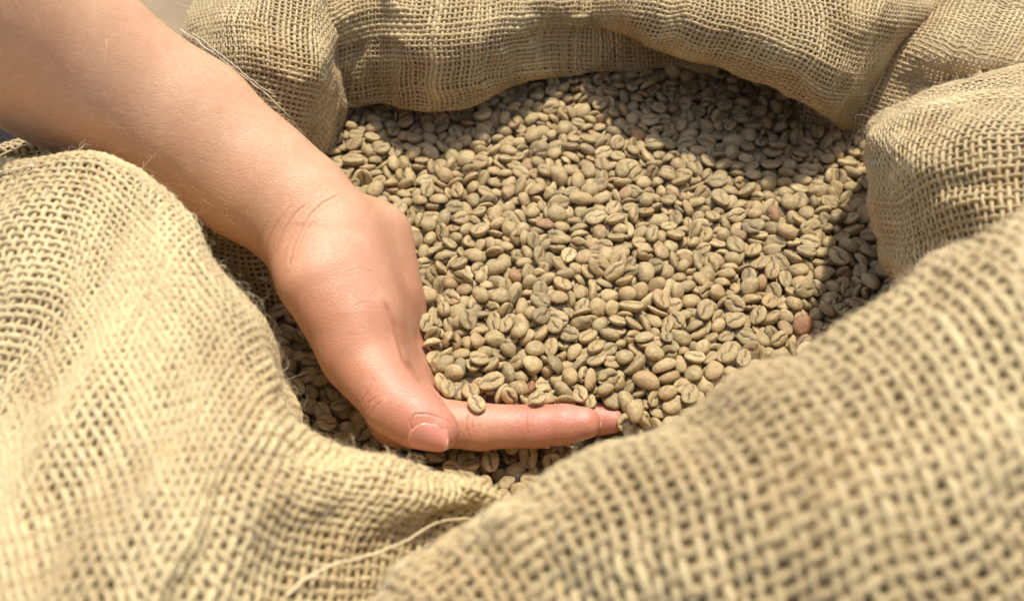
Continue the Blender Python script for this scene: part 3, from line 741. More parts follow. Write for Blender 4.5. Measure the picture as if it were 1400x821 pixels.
# ------------------------------------------------------------------ coffee beans
def bean_mesh(kind, seed, ns=14, nt=12):
    """one bean in mm, centred: domed back up (+z), flat side with the seam down (-z)"""
    r = np.random.default_rng(seed)
    a, b, ht, hb, bend, gw, gd = [(4.8, 3.8, 3.0, 1.15, .25, .26, .85), (4.5, 3.9, 2.9, 1.0, -.3, .30, .9), (5.0, 3.6, 2.7, .95, .4, .25, .75),
                                  (4.3, 3.6, 2.8, 1.1, -.2, .34, 1.0), (4.6, 3.1, 2.7, 2.3, .12, .25, .8), (5.4, 4.0, 3.3, 1.2, .5, .28, .9), (4.8, 3.3, 2.1, .7, .3, .34, .8)][kind]
    th = np.linspace(-1, 1, ns+1); s = np.sin(th*math.pi/2)
    tt = np.linspace(-1, 1, nt+1); t = np.sin(np.sign(tt)*np.abs(tt)**1.45*math.pi/2)
    S, T = np.meshgrid(s, t, indexing='ij'); rr = np.clip(S*S+T*T*(1-S*S), 0, 1)
    x = S; y = T*(1-S*S+1e-9)**.44
    l = [r.standard_normal(6)*.085 for _ in range(2)]
    def lump(x, y, c): return 1+.05*np.sin(9*x+seed)*np.cos(7*y)+c[0]*x+c[1]*y+c[2]*x*y+c[3]*(x*x-.3)+c[4]*np.sin(3*x+2*y)+c[5]*np.sin(4*y-2*x)
    out = []
    for side in (0, 1):
        if side == 0: z = ht*np.sqrt(1-rr)*lump(x, y, l[0])
        else:
            z = -hb*(1-rr)**.36*lump(x, y, l[1])
            seam = bend*np.sin(x*2.6)*.35+.09*np.sin(x*6+seed)
            d = (y-seam)*b
            z = z+gd*1.25*np.exp(-(d/(gw*1.1))**2)*np.clip(1.15-np.abs(x)**3, 0, 1)-.10*hb*np.exp(-((np.abs(d)-.9)/.7)**2)*(1-rr)
        out.append(np.stack([x*a*(1+.04*y*l[0][2]*10), y*b*(1+.10*x*l[0][1]*8)+bend*.5*(x*x-.4), z], -1))
    X = np.concatenate([out[0].reshape(-1, 3), out[1].reshape(-1, 3)])
    n0 = (ns+1)*(nt+1); idx = np.arange(n0).reshape(ns+1, nt+1)
    remap = np.arange(2*n0)                               # the two sheets share their rim
    for i in (0, ns): remap[idx[i, :]] = idx[i, 0]; remap[n0+idx[i, :]] = idx[i, 0]
    for j in (0, nt): remap[n0+idx[1:-1, j]] = idx[1:-1, j]
    q = np.stack([idx[:-1, :-1], idx[1:, :-1], idx[1:, 1:], idx[:-1, 1:]], -1).reshape(-1, 4)
    q = np.concatenate([q, q[:, ::-1]+n0]); q = remap[q]
    tris = np.concatenate([q[:, [0, 1, 2]], q[:, [0, 2, 3]]])
    ok = (tris[:, 0] != tris[:, 1]) & (tris[:, 1] != tris[:, 2]) & (tris[:, 2] != tris[:, 0]); tris = tris[ok]
    used = np.unique(tris); mp = np.zeros(2*n0, int); mp[used] = np.arange(len(used))
    return X[used], mp[tris]
NB = 7
BM = [bean_mesh(k, 100+k) for k in range(NB)]
BL = [bean_mesh(k, 100+k, 8, 10) for k in range(NB)]
# x y z in tenths of a mm, rotation x y z in 1/200, shape, size in %
SETTLED = [
-87,-412,-22,-196,-37,-12,2,110, 665,25,-10,-126,-149,30,0,111, 468,180,-5,-188,-62,-24,4,120, 401,-379,-47,40,-183,-66,3,111,
562,-385,-56,-9,14,191,5,111, 88,-310,-47,-1,59,56,1,114, 627,318,-30,23,-177,-59,4,120, 492,-566,-10,11,-12,143,2,100,
1532,305,-33,-97,-174,-18,0,112, 1091,-38,-49,164,93,55,3,113, 1278,-96,-49,16,23,-174,0,112, -12,-481,-25,-152,46,99,4,103,
529,-2,-20,192,-31,13,2,112, 325,-168,-29,180,78,-5,0,102, -73,-185,-32,15,-6,-45,3,109, 849,-343,-47,-11,2,93,2,106,
420,-461,-97,-46,-27,-159,0,120, 515,-303,-50,173,59,49,5,107, 734,-465,-51,10,-9,-162,2,98, 1161,41,-44,93,-176,0,2,99,
-262,-448,-18,-123,-146,49,0,94, 666,-489,-83,-9,-23,-182,0,112, -273,-172,-52,-119,-30,134,3,108, 991,6,-24,73,176,55,0,103,
583,-580,-109,26,145,61,1,109, -702,-555,-221,189,39,-27,0,99, 987,-75,-37,-197,-25,-23,1,103, -141,-551,24,-176,96,0,0,90,
126,16,-10,-182,83,0,0,105, 1162,276,-44,179,74,20,1,114, 1329,98,-32,30,-192,-40,5,100, 662,622,-45,125,-146,48,2,110,
249,-172,-13,-183,71,-38,1,103, -96,-317,-33,187,28,51,3,106, -136,-311,3,196,8,-35,1,96, 29,-425,-54,-34,-15,-93,3,110,
265,303,-24,163,116,-13,2,101, -242,-358,-35,48,82,-176,0,95, 606,-263,-28,11,17,-28,1,96, 928,-249,-62,22,-26,-172,5,112,
1063,386,-39,124,157,-3,0,111, -195,-85,-29,13,46,-122,1,104, 1313,448,-15,20,14,-55,4,110, 403,216,-5,-42,-181,-48,5,116,
1319,314,-40,-121,-141,74,0,112, 648,-19,-39,183,-31,-30,6,103, 98,-228,-46,-27,-12,-188,1,105, 983,-282,-32,-112,165,-8,6,92,
1384,685,-51,10,17,118,0,120, 167,-653,-251,79,65,-109,1,104, 938,-143,-65,81,-180,32,2,91, -788,-488,-218,-7,-197,-18,0,94,
1040,699,-28,-118,-161,10,5,109, 644,-449,-51,-22,-27,27,3,97, -175,324,-56,19,32,194,0,116, 1417,400,-34,66,188,13,1,105,
1411,-3,-44,-46,-180,33,3,102, 1527,133,-75,-22,49,-166,6,102, 765,-351,-55,-46,-5,124,1,104, 388,-5,-45,47,53,-8,1,118,
-87,-686,-220,8,-1,-138,1,95, -224,173,-48,39,158,113,2,102, 1186,782,-50,175,57,45,0,110, -366,358,-65,-104,-4,107,2,106,
204,34,-19,-35,-37,-91,2,110, -215,-428,-59,112,-165,-5,0,111, 110,-144,-44,-13,186,-35,1,116, 658,-365,-63,166,24,17,4,110,
498,631,-35,-89,179,10,6,103, 618,394,-40,198,13,-24,1,108, 570,-182,-25,0,-33,-193,6,97, 68,-640,-244,23,-21,147,2,108,
508,138,-10,162,-84,71,0,104, -152,493,-69,-34,7,97,0,118, 679,-98,-43,-121,144,-52,6,97, 35,-151,-14,-26,-20,96,1,96,
424,-159,-33,160,-41,-18,4,99, -67,227,-28,28,-17,35,4,104, 600,579,-33,94,-143,-72,0,106, -301,-25,-22,-156,123,-24,4,95,
223,584,-34,49,30,-10,1,113, 181,-317,-35,54,56,160,0,100, -314,-647,-216,3,-196,20,2,94, 317,358,-15,-168,35,-10,3,104,
1148,347,-55,11,-47,-161,2,106, 1042,820,-27,-8,198,23,2,106, 34,-804,-218,-5,-2,-200,3,97, 533,-102,-26,-70,-172,65,2,92,
473,-560,-103,-188,-40,34,0,105, 194,-136,-20,13,-43,-114,1,98, 1593,375,-35,-37,-76,167,4,104, 365,-299,-39,19,-37,-185,2,98,
-245,-186,-51,68,145,53,1,91, -80,-98,-22,134,140,47,6,101, 387,-439,-44,11,-115,-155,4,92, 1333,234,-57,-10,-13,5,0,100,
1139,-262,-45,25,-47,-193,4,95, 356,-233,-17,126,-144,58,5,90, 888,104,-45,-165,-62,38,6,104, 669,431,-22,-156,-120,31,4,100,
-395,-669,-219,12,-197,-22,0,95, -213,858,-55,-74,-76,-15,2,105, 122,-75,-15,-32,42,-178,0,99, -736,-399,-216,70,-184,28,2,98,
102,-530,17,-13,2,49,3,85, 498,529,-3,186,63,0,5,99, 725,-68,-44,116,153,49,1,97, 755,1328,-39,-199,13,-7,1,113,
1475,-4,-49,59,-189,8,3,96, -40,-458,-49,-124,-83,58,2,96, 567,1598,-51,188,52,-44,2,118, -56,52,-27,-23,-4,-194,1,101,
21,53,-35,-94,-122,15,1,104, 643,-327,-40,27,-71,-184,5,105, -592,-580,-266,15,-197,15,3,91, -162,-325,-26,150,122,-48,2,94,
1020,-245,-38,-32,169,39,2,106, 1269,30,-54,-30,4,-134,3,106, -334,-54,-42,-121,-138,62,1,118, 286,-474,-42,-46,-19,157,0,88,
8,1297,-33,-149,124,-42,1,105, 1158,-172,-49,-183,-69,-9,4,95, 1441,219,-66,2,-14,-171,1,105, 855,-24,-38,23,-8,111,5,97,
627,-70,-50,-15,-3,-105,6,95, -345,-202,-45,0,-106,-160,2,89, 737,-163,-54,20,6,-41,0,92, 302,-367,-43,66,-147,-72,3,98,
615,199,-33,1,-22,134,5,105, 479,-279,-35,2,-10,38,1,87, -19,771,-62,45,-31,-146,3,108, -139,60,-29,-3,5,179,0,95,
1254,275,-43,-103,-169,-17,1,103, 410,1172,-42,179,-84,-1,1,105, 217,244,-47,-73,-20,-185,0,116, 15,-689,-261,-44,-17,45,4,107,
-16,-345,-57,74,-29,-124,2,94, 1680,346,-52,-53,11,-74,0,100, 1088,134,-53,23,35,-181,5,97, 520,67,-29,62,-37,-20,1,94,
1200,210,-29,-111,161,15,0,90, 29,433,-47,-165,-27,100,0,108, 931,461,-56,155,100,50,3,113, 354,1716,-56,149,131,-11,3,113,
-277,756,-35,109,157,42,5,94, 324,-391,-45,92,51,108,2,103, 779,-274,-55,-13,-9,-26,2,89, -627,-528,-217,-71,174,63,1,108,
-369,707,-57,-5,50,189,1,109, 1157,-55,-70,-70,49,180,3,116, 1659,510,-59,176,53,6,5,107, -222,-642,-220,133,-148,13,0,100,
307,-55,-16,-116,-21,25,6,92, -179,-688,-229,193,1,24,1,107, 658,244,-37,-186,40,-58,1,110, 310,555,-70,-64,-71,-157,0,109,
591,-461,-72,91,-165,-57,6,89, 1387,333,-48,-19,-4,-57,0,100, -268,42,-26,-187,57,-26,3,93, 215,358,-27,67,-178,56,3,99,
1461,808,-67,-17,-197,23,0,104, 246,183,-21,185,33,-10,4,99, 266,-246,-45,-33,-46,94,2,88, 538,-597,-117,-155,-106,69,2,105,
301,-106,-21,133,-31,35,0,104, 929,1701,-61,96,-171,31,2,106, -614,961,-36,42,44,147,4,106, 1534,935,-55,27,197,21,0,104,
242,-378,-35,-34,-37,155,0,89, 438,61,-39,14,27,19,3,100, -371,-119,0,-150,-113,24,0,90, 1003,139,-81,153,-111,66,0,118,
-74,532,-47,151,70,24,4,104, -829,996,-54,-14,10,24,5,108, -22,-766,-228,-14,-25,-177,6,90, 242,891,-59,46,-26,171,5,108,
1310,1280,-38,21,191,-52,0,109, 1472,1455,-47,-34,28,-136,4,115, -942,-316,-218,10,-5,186,2,95, 1594,570,-41,-47,181,-70,4,109,
1020,-171,-46,-68,-188,-15,3,106, -238,1001,-42,2,-6,102,0,113, 761,513,-43,192,48,-4,3,97, 343,697,-40,7,26,198,5,115,
657,121,-34,71,0,-186,0,103, 311,1048,-79,27,86,165,2,109, 116,309,-42,68,49,118,2,103, 885,297,-63,149,-119,-52,2,112,
1529,507,-54,166,91,-39,4,98, 26,-347,-85,-111,0,-71,4,111, 989,202,-48,-62,-5,-18,3,104, 1102,581,-38,-32,190,53,0,96,
-330,260,-57,-102,-142,88,1,90, 548,478,-37,131,149,16,0,108, 1534,1197,-57,-146,-110,-13,1,109, 783,431,-37,-35,-23,-85,0,99,
-367,206,-65,-52,-164,-20,3,106, -169,-457,-28,153,-128,10,1,95, -95,3,-58,23,174,66,0,102, 1368,-4,-86,-20,27,91,4,101,
1757,1001,-63,27,190,-57,0,111, -1102,109,-216,17,2,58,2,97, -27,-25,-39,96,-125,-123,1,94, -17,-247,-31,71,38,182,4,88,
1038,1143,-39,-193,27,11,0,105, 1163,979,-60,171,-94,27,0,117, -140,-131,-59,-6,-109,-160,0,103, 941,826,-69,167,69,19,6,108,
441,-12,-35,69,50,98,3,99, 851,822,-21,187,39,27,2,98, -23,-116,-37,24,-29,-149,3,95, -196,721,-70,-40,-24,164,2,101,
909,-94,-55,-30,50,-172,4,92, -161,1343,-37,4,-14,-194,3,115, -286,533,-75,148,-126,38,0,101, -396,457,-73,22,-61,-144,4,99,
1436,487,-47,-23,53,-189,5,113, 1463,632,-80,26,-69,-114,1,109, 702,328,-33,12,13,154,3,100, 219,-497,-48,9,158,122,1,92,
1073,1042,-47,136,82,-16,2,111, 307,1103,-56,-44,-16,-64,0,106, 1271,1202,-47,22,-19,-126,1,109, 1242,890,-57,-35,23,47,1,109,
1678,1166,-68,-60,165,-46,1,103, 761,1110,-44,1,-12,1,0,109, 225,117,-37,2,45,155,0,110, -219,116,-61,-33,26,182,1,95,
1152,492,-27,61,186,35,5,90, 290,1409,-71,20,-177,-2,3,112, 1308,836,-68,-47,77,-176,1,115, 791,863,-30,11,26,195,3,104,
-283,-303,-47,-33,60,-172,2,93, -406,537,-60,34,40,90,1,101, 445,708,-51,-28,-27,22,3,110, 1821,1112,-79,160,116,-30,0,102,
407,542,-28,8,7,-196,5,99, 1380,1085,-59,19,197,-24,0,113, 336,283,-20,1,-2,-193,1,101, -879,-397,-234,-2,-13,195,3,104,
-687,1090,-42,-10,199,1,1,99, 66,-171,-42,64,-39,-182,1,95, -281,148,-57,-79,12,-178,4,93, 11,-304,-42,13,181,12,1,86,
-283,-412,-50,-50,-174,27,2,113, -576,1328,-67,42,4,-193,1,108, 234,393,-21,-7,-49,-192,2,104, 446,-396,-63,94,116,14,1,87,
-203,439,-72,113,-157,-15,2,94, 216,-437,-58,-28,-156,106,4,108, 1745,611,-58,53,-5,-169,0,120, 1445,299,-66,45,-186,52,1,95,
-153,-197,-34,-103,22,-162,5,97, 1550,1469,-70,97,-170,-35,0,116, 597,-192,-44,196,21,-6,2,120, -239,-704,-217,198,-20,-24,0,97,
1492,878,-73,-11,-21,-49,6,108, -81,607,-52,33,-1,111,6,104, 146,1123,-71,-4,81,-182,0,112, 715,-409,-75,-28,20,-194,6,110,
-190,-181,-66,-34,-28,-116,4,99, -334,577,-55,62,-41,-157,4,114, 1160,1067,-51,58,16,91,0,109, -222,509,-67,75,71,67,4,100,
-343,878,-42,31,-8,176,1,101, 1092,783,-67,-59,-5,-65,2,111, 924,693,-69,-48,-60,-39,0,106, 162,527,-50,-28,25,28,2,99,
465,-89,-44,-43,-3,-69,1,93, 1647,313,-75,63,45,169,1,104, 366,1666,-75,130,-144,46,0,100, 666,-260,-33,9,171,68,3,97,
-73,484,-62,165,80,-54,3,96, -904,-248,-215,-193,-28,-27,5,88, 403,1115,-75,51,51,187,4,109, 576,87,-31,17,-44,71,3,104,
1642,154,-43,-5,13,155,5,97, 202,-68,-52,28,-11,-43,0,110, 1163,832,-51,-175,-41,50,3,90, -442,832,-33,62,-190,3,0,100,
927,1129,-49,34,-24,22,0,106, 488,1091,-74,-192,-50,2,0,108, -423,759,-28,-151,-125,-2,0,94, 1696,106,-51,142,81,5,4,94,
571,926,-51,19,-4,-152,0,101, 208,-367,-84,-7,42,20,4,115, -837,1132,-61,-2,-13,91,0,109, -325,330,-73,15,-157,-123,4,103,
123,761,-38,-40,-14,65,2,100, 473,-484,-77,66,14,161,2,110, -14,495,-45,11,8,-141,3,103, -819,-319,-266,-92,-175,-27,0,99,
665,-183,-36,-14,35,126,6,84, 670,698,-44,12,-5,106,0,93, 300,770,-55,-49,193,-19,3,104, 768,287,-55,-78,-156,46,2,109,
-19,1067,-46,-42,-1,-31,0,101, 1581,685,-49,-49,-191,-24,2,93, 283,-327,-50,-90,119,133,2,104, -505,-620,-269,33,-6,-24,0,92,
398,932,-63,13,-17,-131,0,103, 928,264,-44,-108,-152,-68,3,95, 1615,96,-59,19,-177,-38,0,84, 47,895,-39,-192,51,14,0,99,
-1032,-132,-217,5,-6,-198,0,100, 116,1191,-40,4,0,-185,5,105, -757,866,-54,-120,-106,-93,1,112, 1640,885,-55,-137,-124,3,3,100,
822,-217,-49,20,-8,83,3,89, 1543,8,-49,-5,20,-68,0,99, 1040,305,-56,-19,-34,187,0,92, 1262,421,-65,36,184,54,5,101,
1184,1154,-55,39,2,-4,5,116, -756,980,-74,185,48,-2,3,112, 56,268,-41,-43,16,53,4,92, 1083,257,-94,-98,86,130,6,117,
931,100,-57,80,-67,170,0,100, -247,266,-56,-39,0,87,5,89, 1545,243,-79,18,90,-174,3,84, 785,698,-63,-33,11,183,3,100,
-525,1157,-43,-11,-22,-197,1,105, 1259,-242,-45,-180,-77,-19,0,102, -274,458,-72,42,-73,-36,4,95, -947,1080,-69,-48,48,165,1,102,
-378,1253,-49,22,-69,-163,1,97, 1403,862,-81,-22,-59,-182,4,111, -340,485,-62,-124,125,0,0,101, 555,1048,-57,72,186,-5,0,94,
162,164,-34,22,-70,-180,4,99, 174,-228,-46,-30,-40,135,2,93, -208,909,-39,-20,166,110,2,100, 752,852,-71,-78,0,112,0,109,
244,512,-54,-14,40,39,1,98, 746,84,-32,-12,79,-125,1,97, 535,-167,-54,-9,-178,-69,0,101, 769,186,-59,-64,27,118,1,98,
1242,1095,-30,-106,-168,23,1,90, -286,642,-43,-193,9,-20,2,92, 983,574,-54,-23,-20,-123,0,97, 32,805,-51,159,85,72,5,106,
1217,-218,-63,-99,-151,36,6,88, 1620,241,-60,157,110,41,1,89, 34,562,-46,-167,74,68,1,105, -977,-27,-218,89,175,39,4,84,
1448,92,-89,27,-19,-195,2,98, 811,-135,-57,-55,173,-77,1,91, 500,409,-34,-40,44,171,2,104, 614,467,-51,-6,-48,47,6,103,
1392,134,-69,61,7,-111,3,95, -155,248,-60,-178,-72,38,3,94, 564,1135,-48,-89,177,1,0,91, 108,1348,-56,-27,-39,58,1,107,
117,-437,-88,-81,102,149,1,100, 681,1632,-43,164,-111,22,2,95, 716,11,-45,-11,194,26,0,101, 1158,901,-66,-85,-46,-127,2,106,
575,-102,-45,90,123,102,2,101, -618,830,-59,-26,-73,-151,0,96, -59,-244,-53,-90,-171,51,0,96, 308,81,-37,-11,3,131,3,93,
44,1,-46,-73,95,-115,4,109, 479,-398,-91,2,181,-20,1,94, 100,605,-42,-9,20,97,2,94, 258,-35,-55,-38,80,11,2,98,
219,1435,-42,-175,-34,25,5,98, 234,647,-18,31,-186,-66,5,96, 386,-97,-45,-20,44,-177,2,90, -80,-420,-74,103,-152,68,6,97,
153,-322,-78,148,-90,92,4,97, -143,191,-57,-38,32,-163,3,87, 1349,967,-66,-12,23,198,2,105, -83,336,-42,-135,-19,-14,5,84,
1016,248,-64,-117,-10,-39,3,97, 1402,1096,-31,-21,-9,-21,0,101, 850,1202,-68,-155,-37,-48,1,116, 102,393,-18,-124,-144,-3,0,92,
808,57,-70,-15,-5,33,1,107, 1023,1760,-67,22,4,101,0,120, 1233,731,-57,40,153,68,4,93, 804,-98,-64,-61,81,171,0,92,
519,466,-20,3,-22,-29,3,87, 1090,-162,-67,-32,-4,-128,0,90, -748,1271,-54,-11,-20,16,0,101, 1288,602,-56,-66,-107,105,4,107,
1333,44,-70,93,-153,-10,3,87, 897,491,-60,-41,-81,68,0,103, -194,-748,-225,-5,17,189,3,107, 1299,1033,-65,-3,14,97,0,106,
1255,178,-62,28,-10,134,2,88, 710,570,-73,-18,-18,195,0,108, 66,-400,-88,-143,103,-92,1,96, -345,-157,-40,-139,-91,-35,0,92,
793,245,-34,3,3,99,4,82, -35,1017,-43,185,-64,5,3,94, 80,139,-31,34,92,-155,1,85, 1516,1057,-59,-15,56,150,3,98,
-880,-330,-227,27,-14,-87,2,88, 223,-185,-58,135,139,-29,0,101, -766,1089,-61,73,-32,-79,4,99, 1192,468,-56,196,-17,16,2,86,
908,216,-70,84,25,-101,3,102, 1543,634,-67,-123,-40,-36,0,93, 1664,571,-66,33,-33,-192,0,97, 198,7,-37,193,50,-5,2,96,
1176,427,-67,167,-71,6,3,99, -830,1359,-81,-141,105,-78,0,97, -570,901,-66,-130,-98,96,1,102, 226,1085,-76,-2,-5,57,1,98,
-459,689,-48,-35,42,159,5,95, 223,-622,-265,-4,-9,146,6,102, -487,963,-58,175,67,-32,3,92, 21,314,-68,8,80,47,0,101,
717,1044,-52,155,-109,-39,2,108, 844,-260,-62,185,57,31,1,91, -91,830,-60,-52,-31,-179,3,98, 20,184,-49,6,66,-44,3,102,
315,454,-32,-48,159,-111,2,100, -842,-268,-225,18,-32,-193,4,102, -250,568,-50,-9,44,-193,1,88, 421,458,-38,-10,-48,137,0,97,
-1037,0,-221,30,18,-60,2,93, -158,966,-38,-31,-27,188,1,103, 645,894,-56,61,-179,-62,1,102, 1202,-102,-62,-13,14,150,6,97,
-117,127,-50,-50,-63,-121,0,90, 504,319,-33,26,-35,15,1,113, 1128,651,-49,17,-97,-163,0,101, 434,1612,-60,-40,-182,-66,0,104,
740,-222,-79,-36,-80,-138,0,87, 626,540,-62,115,-121,106,1,107, 1722,221,-41,46,6,29,3,106, 1014,977,-44,43,-15,193,2,94,
-816,-429,-230,-84,-178,-36,2,101, 146,1662,-77,12,-130,-145,2,110, -996,-195,-222,22,35,-159,0,83, 703,1539,-69,-23,58,141,0,106,
1393,1314,-56,28,24,122,0,107, 972,1479,-64,-57,-47,168,1,114, 1555,800,-86,60,-29,0,2,100, -899,-485,-219,178,88,-1,1,95,
538,-225,-59,190,-39,-44,2,86, 1365,1410,-59,60,44,-181,3,116, 1292,1504,-59,-28,-14,191,2,102, 1238,375,-73,38,-53,-14,0,98,
978,1064,-40,-18,-9,-21,1,101, -317,1043,-55,24,-7,-104,2,110, -720,1021,-72,-26,55,145,1,99, 1665,650,-74,-99,10,-116,2,108,
-692,781,-54,7,8,-162,0,110, -317,767,-68,-144,-101,87,2,93, 62,719,-66,-11,51,-120,1,92, -159,622,-68,-46,20,190,1,92,
-751,1199,-53,-40,-194,24,0,93, 870,414,-55,164,84,11,4,84, 948,1204,-48,33,-17,-196,0,106, 871,170,-50,38,-5,188,6,98,
811,572,-62,48,-47,-132,2,102, 1729,802,-60,-20,-13,-199,0,99, -240,1311,-64,-38,-29,-169,2,103, 422,1056,-84,170,89,-53,6,89,
-377,1113,-66,-67,23,-133,1,103, -220,-249,-68,-64,-40,-24,5,89, 932,917,-36,-100,-142,84,4,97, 614,1420,-60,-89,-6,-179,0,108,
76,-760,-238,-6,-10,195,1,96, 543,-466,-100,149,120,-48,1,94, 1398,541,-51,-56,-18,-188,2,100, -198,808,-64,-62,-21,161,1,99,
373,1578,-88,27,-93,-129,6,104, -162,1175,-40,56,4,-36,1,92, 184,756,-54,30,-62,-112,2,96, 776,666,-80,147,-134,8,2,95,
1583,111,-78,-105,-114,8,1,97, 493,-47,-55,-117,-53,-75,2,94, 537,196,-28,-182,-13,-53,4,99, 649,-555,-113,13,72,-164,4,99,
-841,1217,-54,-199,12,11,1,91, -757,1341,-54,44,-4,-33,4,101, 487,1466,-58,21,1,58,3,100, 640,1092,-57,-30,7,-114,6,96,
565,845,-57,170,29,-5,2,100, -272,-91,-59,-86,-167,-16,3,95, 766,1660,-46,-20,167,-99,1,112, -98,568,-79,-21,-190,17,6,108,
493,250,-9,-167,-94,-15,1,101, 980,418,-81,-22,-2,-43,6,96, 420,137,-39,-40,30,-24,6,84, 515,967,-66,-60,-29,54,0,92,
-467,447,-74,56,-21,142,1,113, -400,672,-59,29,188,-60,0,87, 353,61,-19,139,84,94,0,88, -905,-156,-222,2,197,35,6,99,
1466,1292,-73,-30,-67,-62,3,115, 1724,458,-63,12,-18,-14,0,94, 1252,1332,-38,-189,49,-19,4,92, 1728,1222,-74,56,-55,-6,4,118,
1151,172,-76,-45,87,-153,3,105, -441,1185,-62,9,-25,190,4,117, 1334,1159,-70,-10,-6,-167,0,98, -830,1057,-60,-40,75,178,6,106,
172,921,-63,6,35,3,0,106, 931,-331,-76,-62,30,65,0,92, 642,1092,-80,191,52,-26,1,104, -477,658,-81,25,-47,-22,4,104,
1221,1772,-62,160,111,-20,0,98, 322,492,-48,24,-94,-174,1,103, 68,200,-30,-79,82,-141,2,104, -550,760,-70,-55,-13,-75,2,92,
-324,1380,-62,39,19,172,0,99, 1209,124,-87,65,-33,-125,1,102, 1559,1305,-59,-172,-101,16,1,100, 1348,406,-62,-20,-48,-157,2,96,
570,1416,-58,-173,-79,61,5,92, 271,33,-33,-55,-84,114,1,91, 798,137,-60,-31,-24,23,1,101, -300,-219,-91,3,175,-71,0,103,
879,880,-37,44,191,30,0,94, 836,-454,-82,56,57,-135,3,98, -31,902,-60,-62,26,81,1,100, 1083,54,-61,-97,-13,15,5,96,
1660,1249,-68,-23,-37,138,5,92, 634,1564,-73,59,51,130,2,108, 923,1282,-49,49,-72,-133,0,101, 711,-294,-70,-18,18,-134,0,94,
77,-341,-85,-148,19,-90,1,86, 720,904,-50,-93,147,96,3,96, 855,1559,-68,-107,-149,70,0,109, 1221,-30,-75,-3,-63,157,1,89,
458,-116,-56,193,-39,9,2,89, 279,1282,-68,6,-23,126,0,103, 738,973,-46,-1,174,-98,1,103, -473,1010,-52,-4,197,-34,1,85,
956,751,-51,-55,174,65,1,94, -386,1322,-49,-64,177,63,0,103, 400,766,-43,48,-11,59,1,97, 390,-558,-266,-170,-103,-14,1,97,
803,-392,-79,7,-26,168,1,101, 967,160,-67,-51,61,147,5,90, -331,167,-86,77,-42,124,5,95, 1663,1041,-79,-17,-24,-193,0,96,
1022,459,-59,72,70,-57,1,92, 892,1450,-57,-24,-16,121,1,104, 395,1445,-81,49,-38,71,1,112, 533,-552,-77,-55,-166,70,5,91,
-96,1361,-75,38,31,-125,0,115, -548,842,-69,157,-19,54,2,97, -8,-153,-55,-176,77,-47,0,101, 1768,932,-72,151,-58,-43,2,106,
307,232,-51,-10,57,-2,4,108, -6,-617,-285,138,-139,26,0,89, 760,781,-75,-121,-65,138,2,108, 414,-232,-49,29,20,60,3,84,
128,86,-29,-138,-139,-14,2,98, 822,484,-58,-67,-71,-129,5,92, 917,1008,-38,-162,112,-16,2,97, 857,-156,-63,186,9,45,0,92,
1027,642,-75,-59,24,114,4,99, 339,194,-31,-28,51,-108,1,88, -630,921,-69,163,-97,-49,0,109, 376,128,-36,-118,-154,44,3,89,
1264,494,-43,23,7,-33,0,96, 816,1002,-44,-4,-85,-145,0,88, -1057,-76,-217,-7,-194,-32,1,92, 87,-42,-32,7,43,71,0,91,
1324,163,-67,26,-36,47,1,95, 1121,1273,-43,-35,31,-184,3,93, -451,1271,-56,44,-5,169,3,109, -577,1215,-68,-35,12,124,0,109,
551,1259,-68,8,10,-45,4,94, 166,388,-51,100,43,66,4,96, -644,1250,-73,-31,8,-143,0,98, 430,1366,-82,17,91,144,0,94,
672,842,-64,-12,13,-190,1,94, 59,429,-45,90,74,95,1,104, 179,297,-67,-14,68,-139,1,107, -254,-19,-67,14,-47,25,5,107,
383,599,-52,-49,169,96,2,96, 808,768,-60,53,-27,-104,0,94, 214,1234,-76,-64,103,-154,3,92, 1025,-312,-69,34,-97,-171,5,99,
615,1646,-43,134,142,-35,3,89, -881,1292,-58,-83,1,-63,4,101, 816,1428,-52,15,-15,-75,0,98, 446,811,-48,-184,-74,-16,0,101,
1187,592,-38,5,2,46,0,83, 482,1540,-77,15,-8,-20,6,117, 398,1554,-74,164,-74,86,1,91, 752,1178,-54,2,23,-191,6,97,
1179,1252,-33,-16,-15,102,2,91, 1580,1152,-73,65,1,-63,3,97, 338,862,-67,-19,47,-142,2,110, 1417,912,-53,168,-17,-29,0,91,
1759,161,-50,-28,69,185,0,109, 1042,551,-61,-31,66,-108,6,95, 866,647,-59,94,51,148,0,98, 1268,-181,-66,182,58,58,4,95,
-360,844,-65,175,-70,-22,3,87, 739,1565,-54,-83,3,-87,2,90, 470,-197,-55,-1,-130,-116,4,78, 933,1795,-53,34,32,-87,5,107,
-425,1063,-55,45,-32,186,5,92, -29,122,-50,-121,-144,-23,2,92, -284,823,-57,-65,109,145,5,92, -79,787,-78,-53,11,-131,6,90,
720,100,-41,122,-148,-54,2,117, -101,1096,-56,-73,169,-70,3,108, 980,1591,-35,-108,-164,8,3,87, 206,-245,-72,92,143,-41,0,88,
-701,-486,-273,5,3,198,3,104, 1226,41,-86,-8,23,62,0,101, 281,1010,-63,-82,9,-137,6,93, -119,-260,-35,6,-23,32,3,93,
586,652,-53,-8,200,5,3,87, 1501,-68,-44,7,28,-186,5,107, -157,857,-53,161,89,75,5,102, -252,1382,-64,-182,-82,6,3,88,
-413,301,-87,23,-187,-61,4,111, -304,410,-69,-30,32,-54,2,82, 312,-5,-29,-170,-95,-37,6,87, 221,1615,-54,-114,164,13,0,89,
-170,22,-61,33,51,85,0,97, 436,294,-20,20,-30,125,0,96, -222,-130,-76,-104,-22,-6,3,93, 1447,726,-87,16,-17,105,1,109,
413,1306,-83,-82,-8,84,0,89, 791,1301,-75,113,150,-44,5,97, 1141,111,-84,117,135,-71,0,97, 1442,-37,-78,184,-69,24,2,101,
1519,412,-62,54,27,57,1,86, -122,705,-69,-153,-48,-49,5,101, 718,228,-65,48,-7,76,0,88, -40,1357,-59,-29,62,-137,0,102,
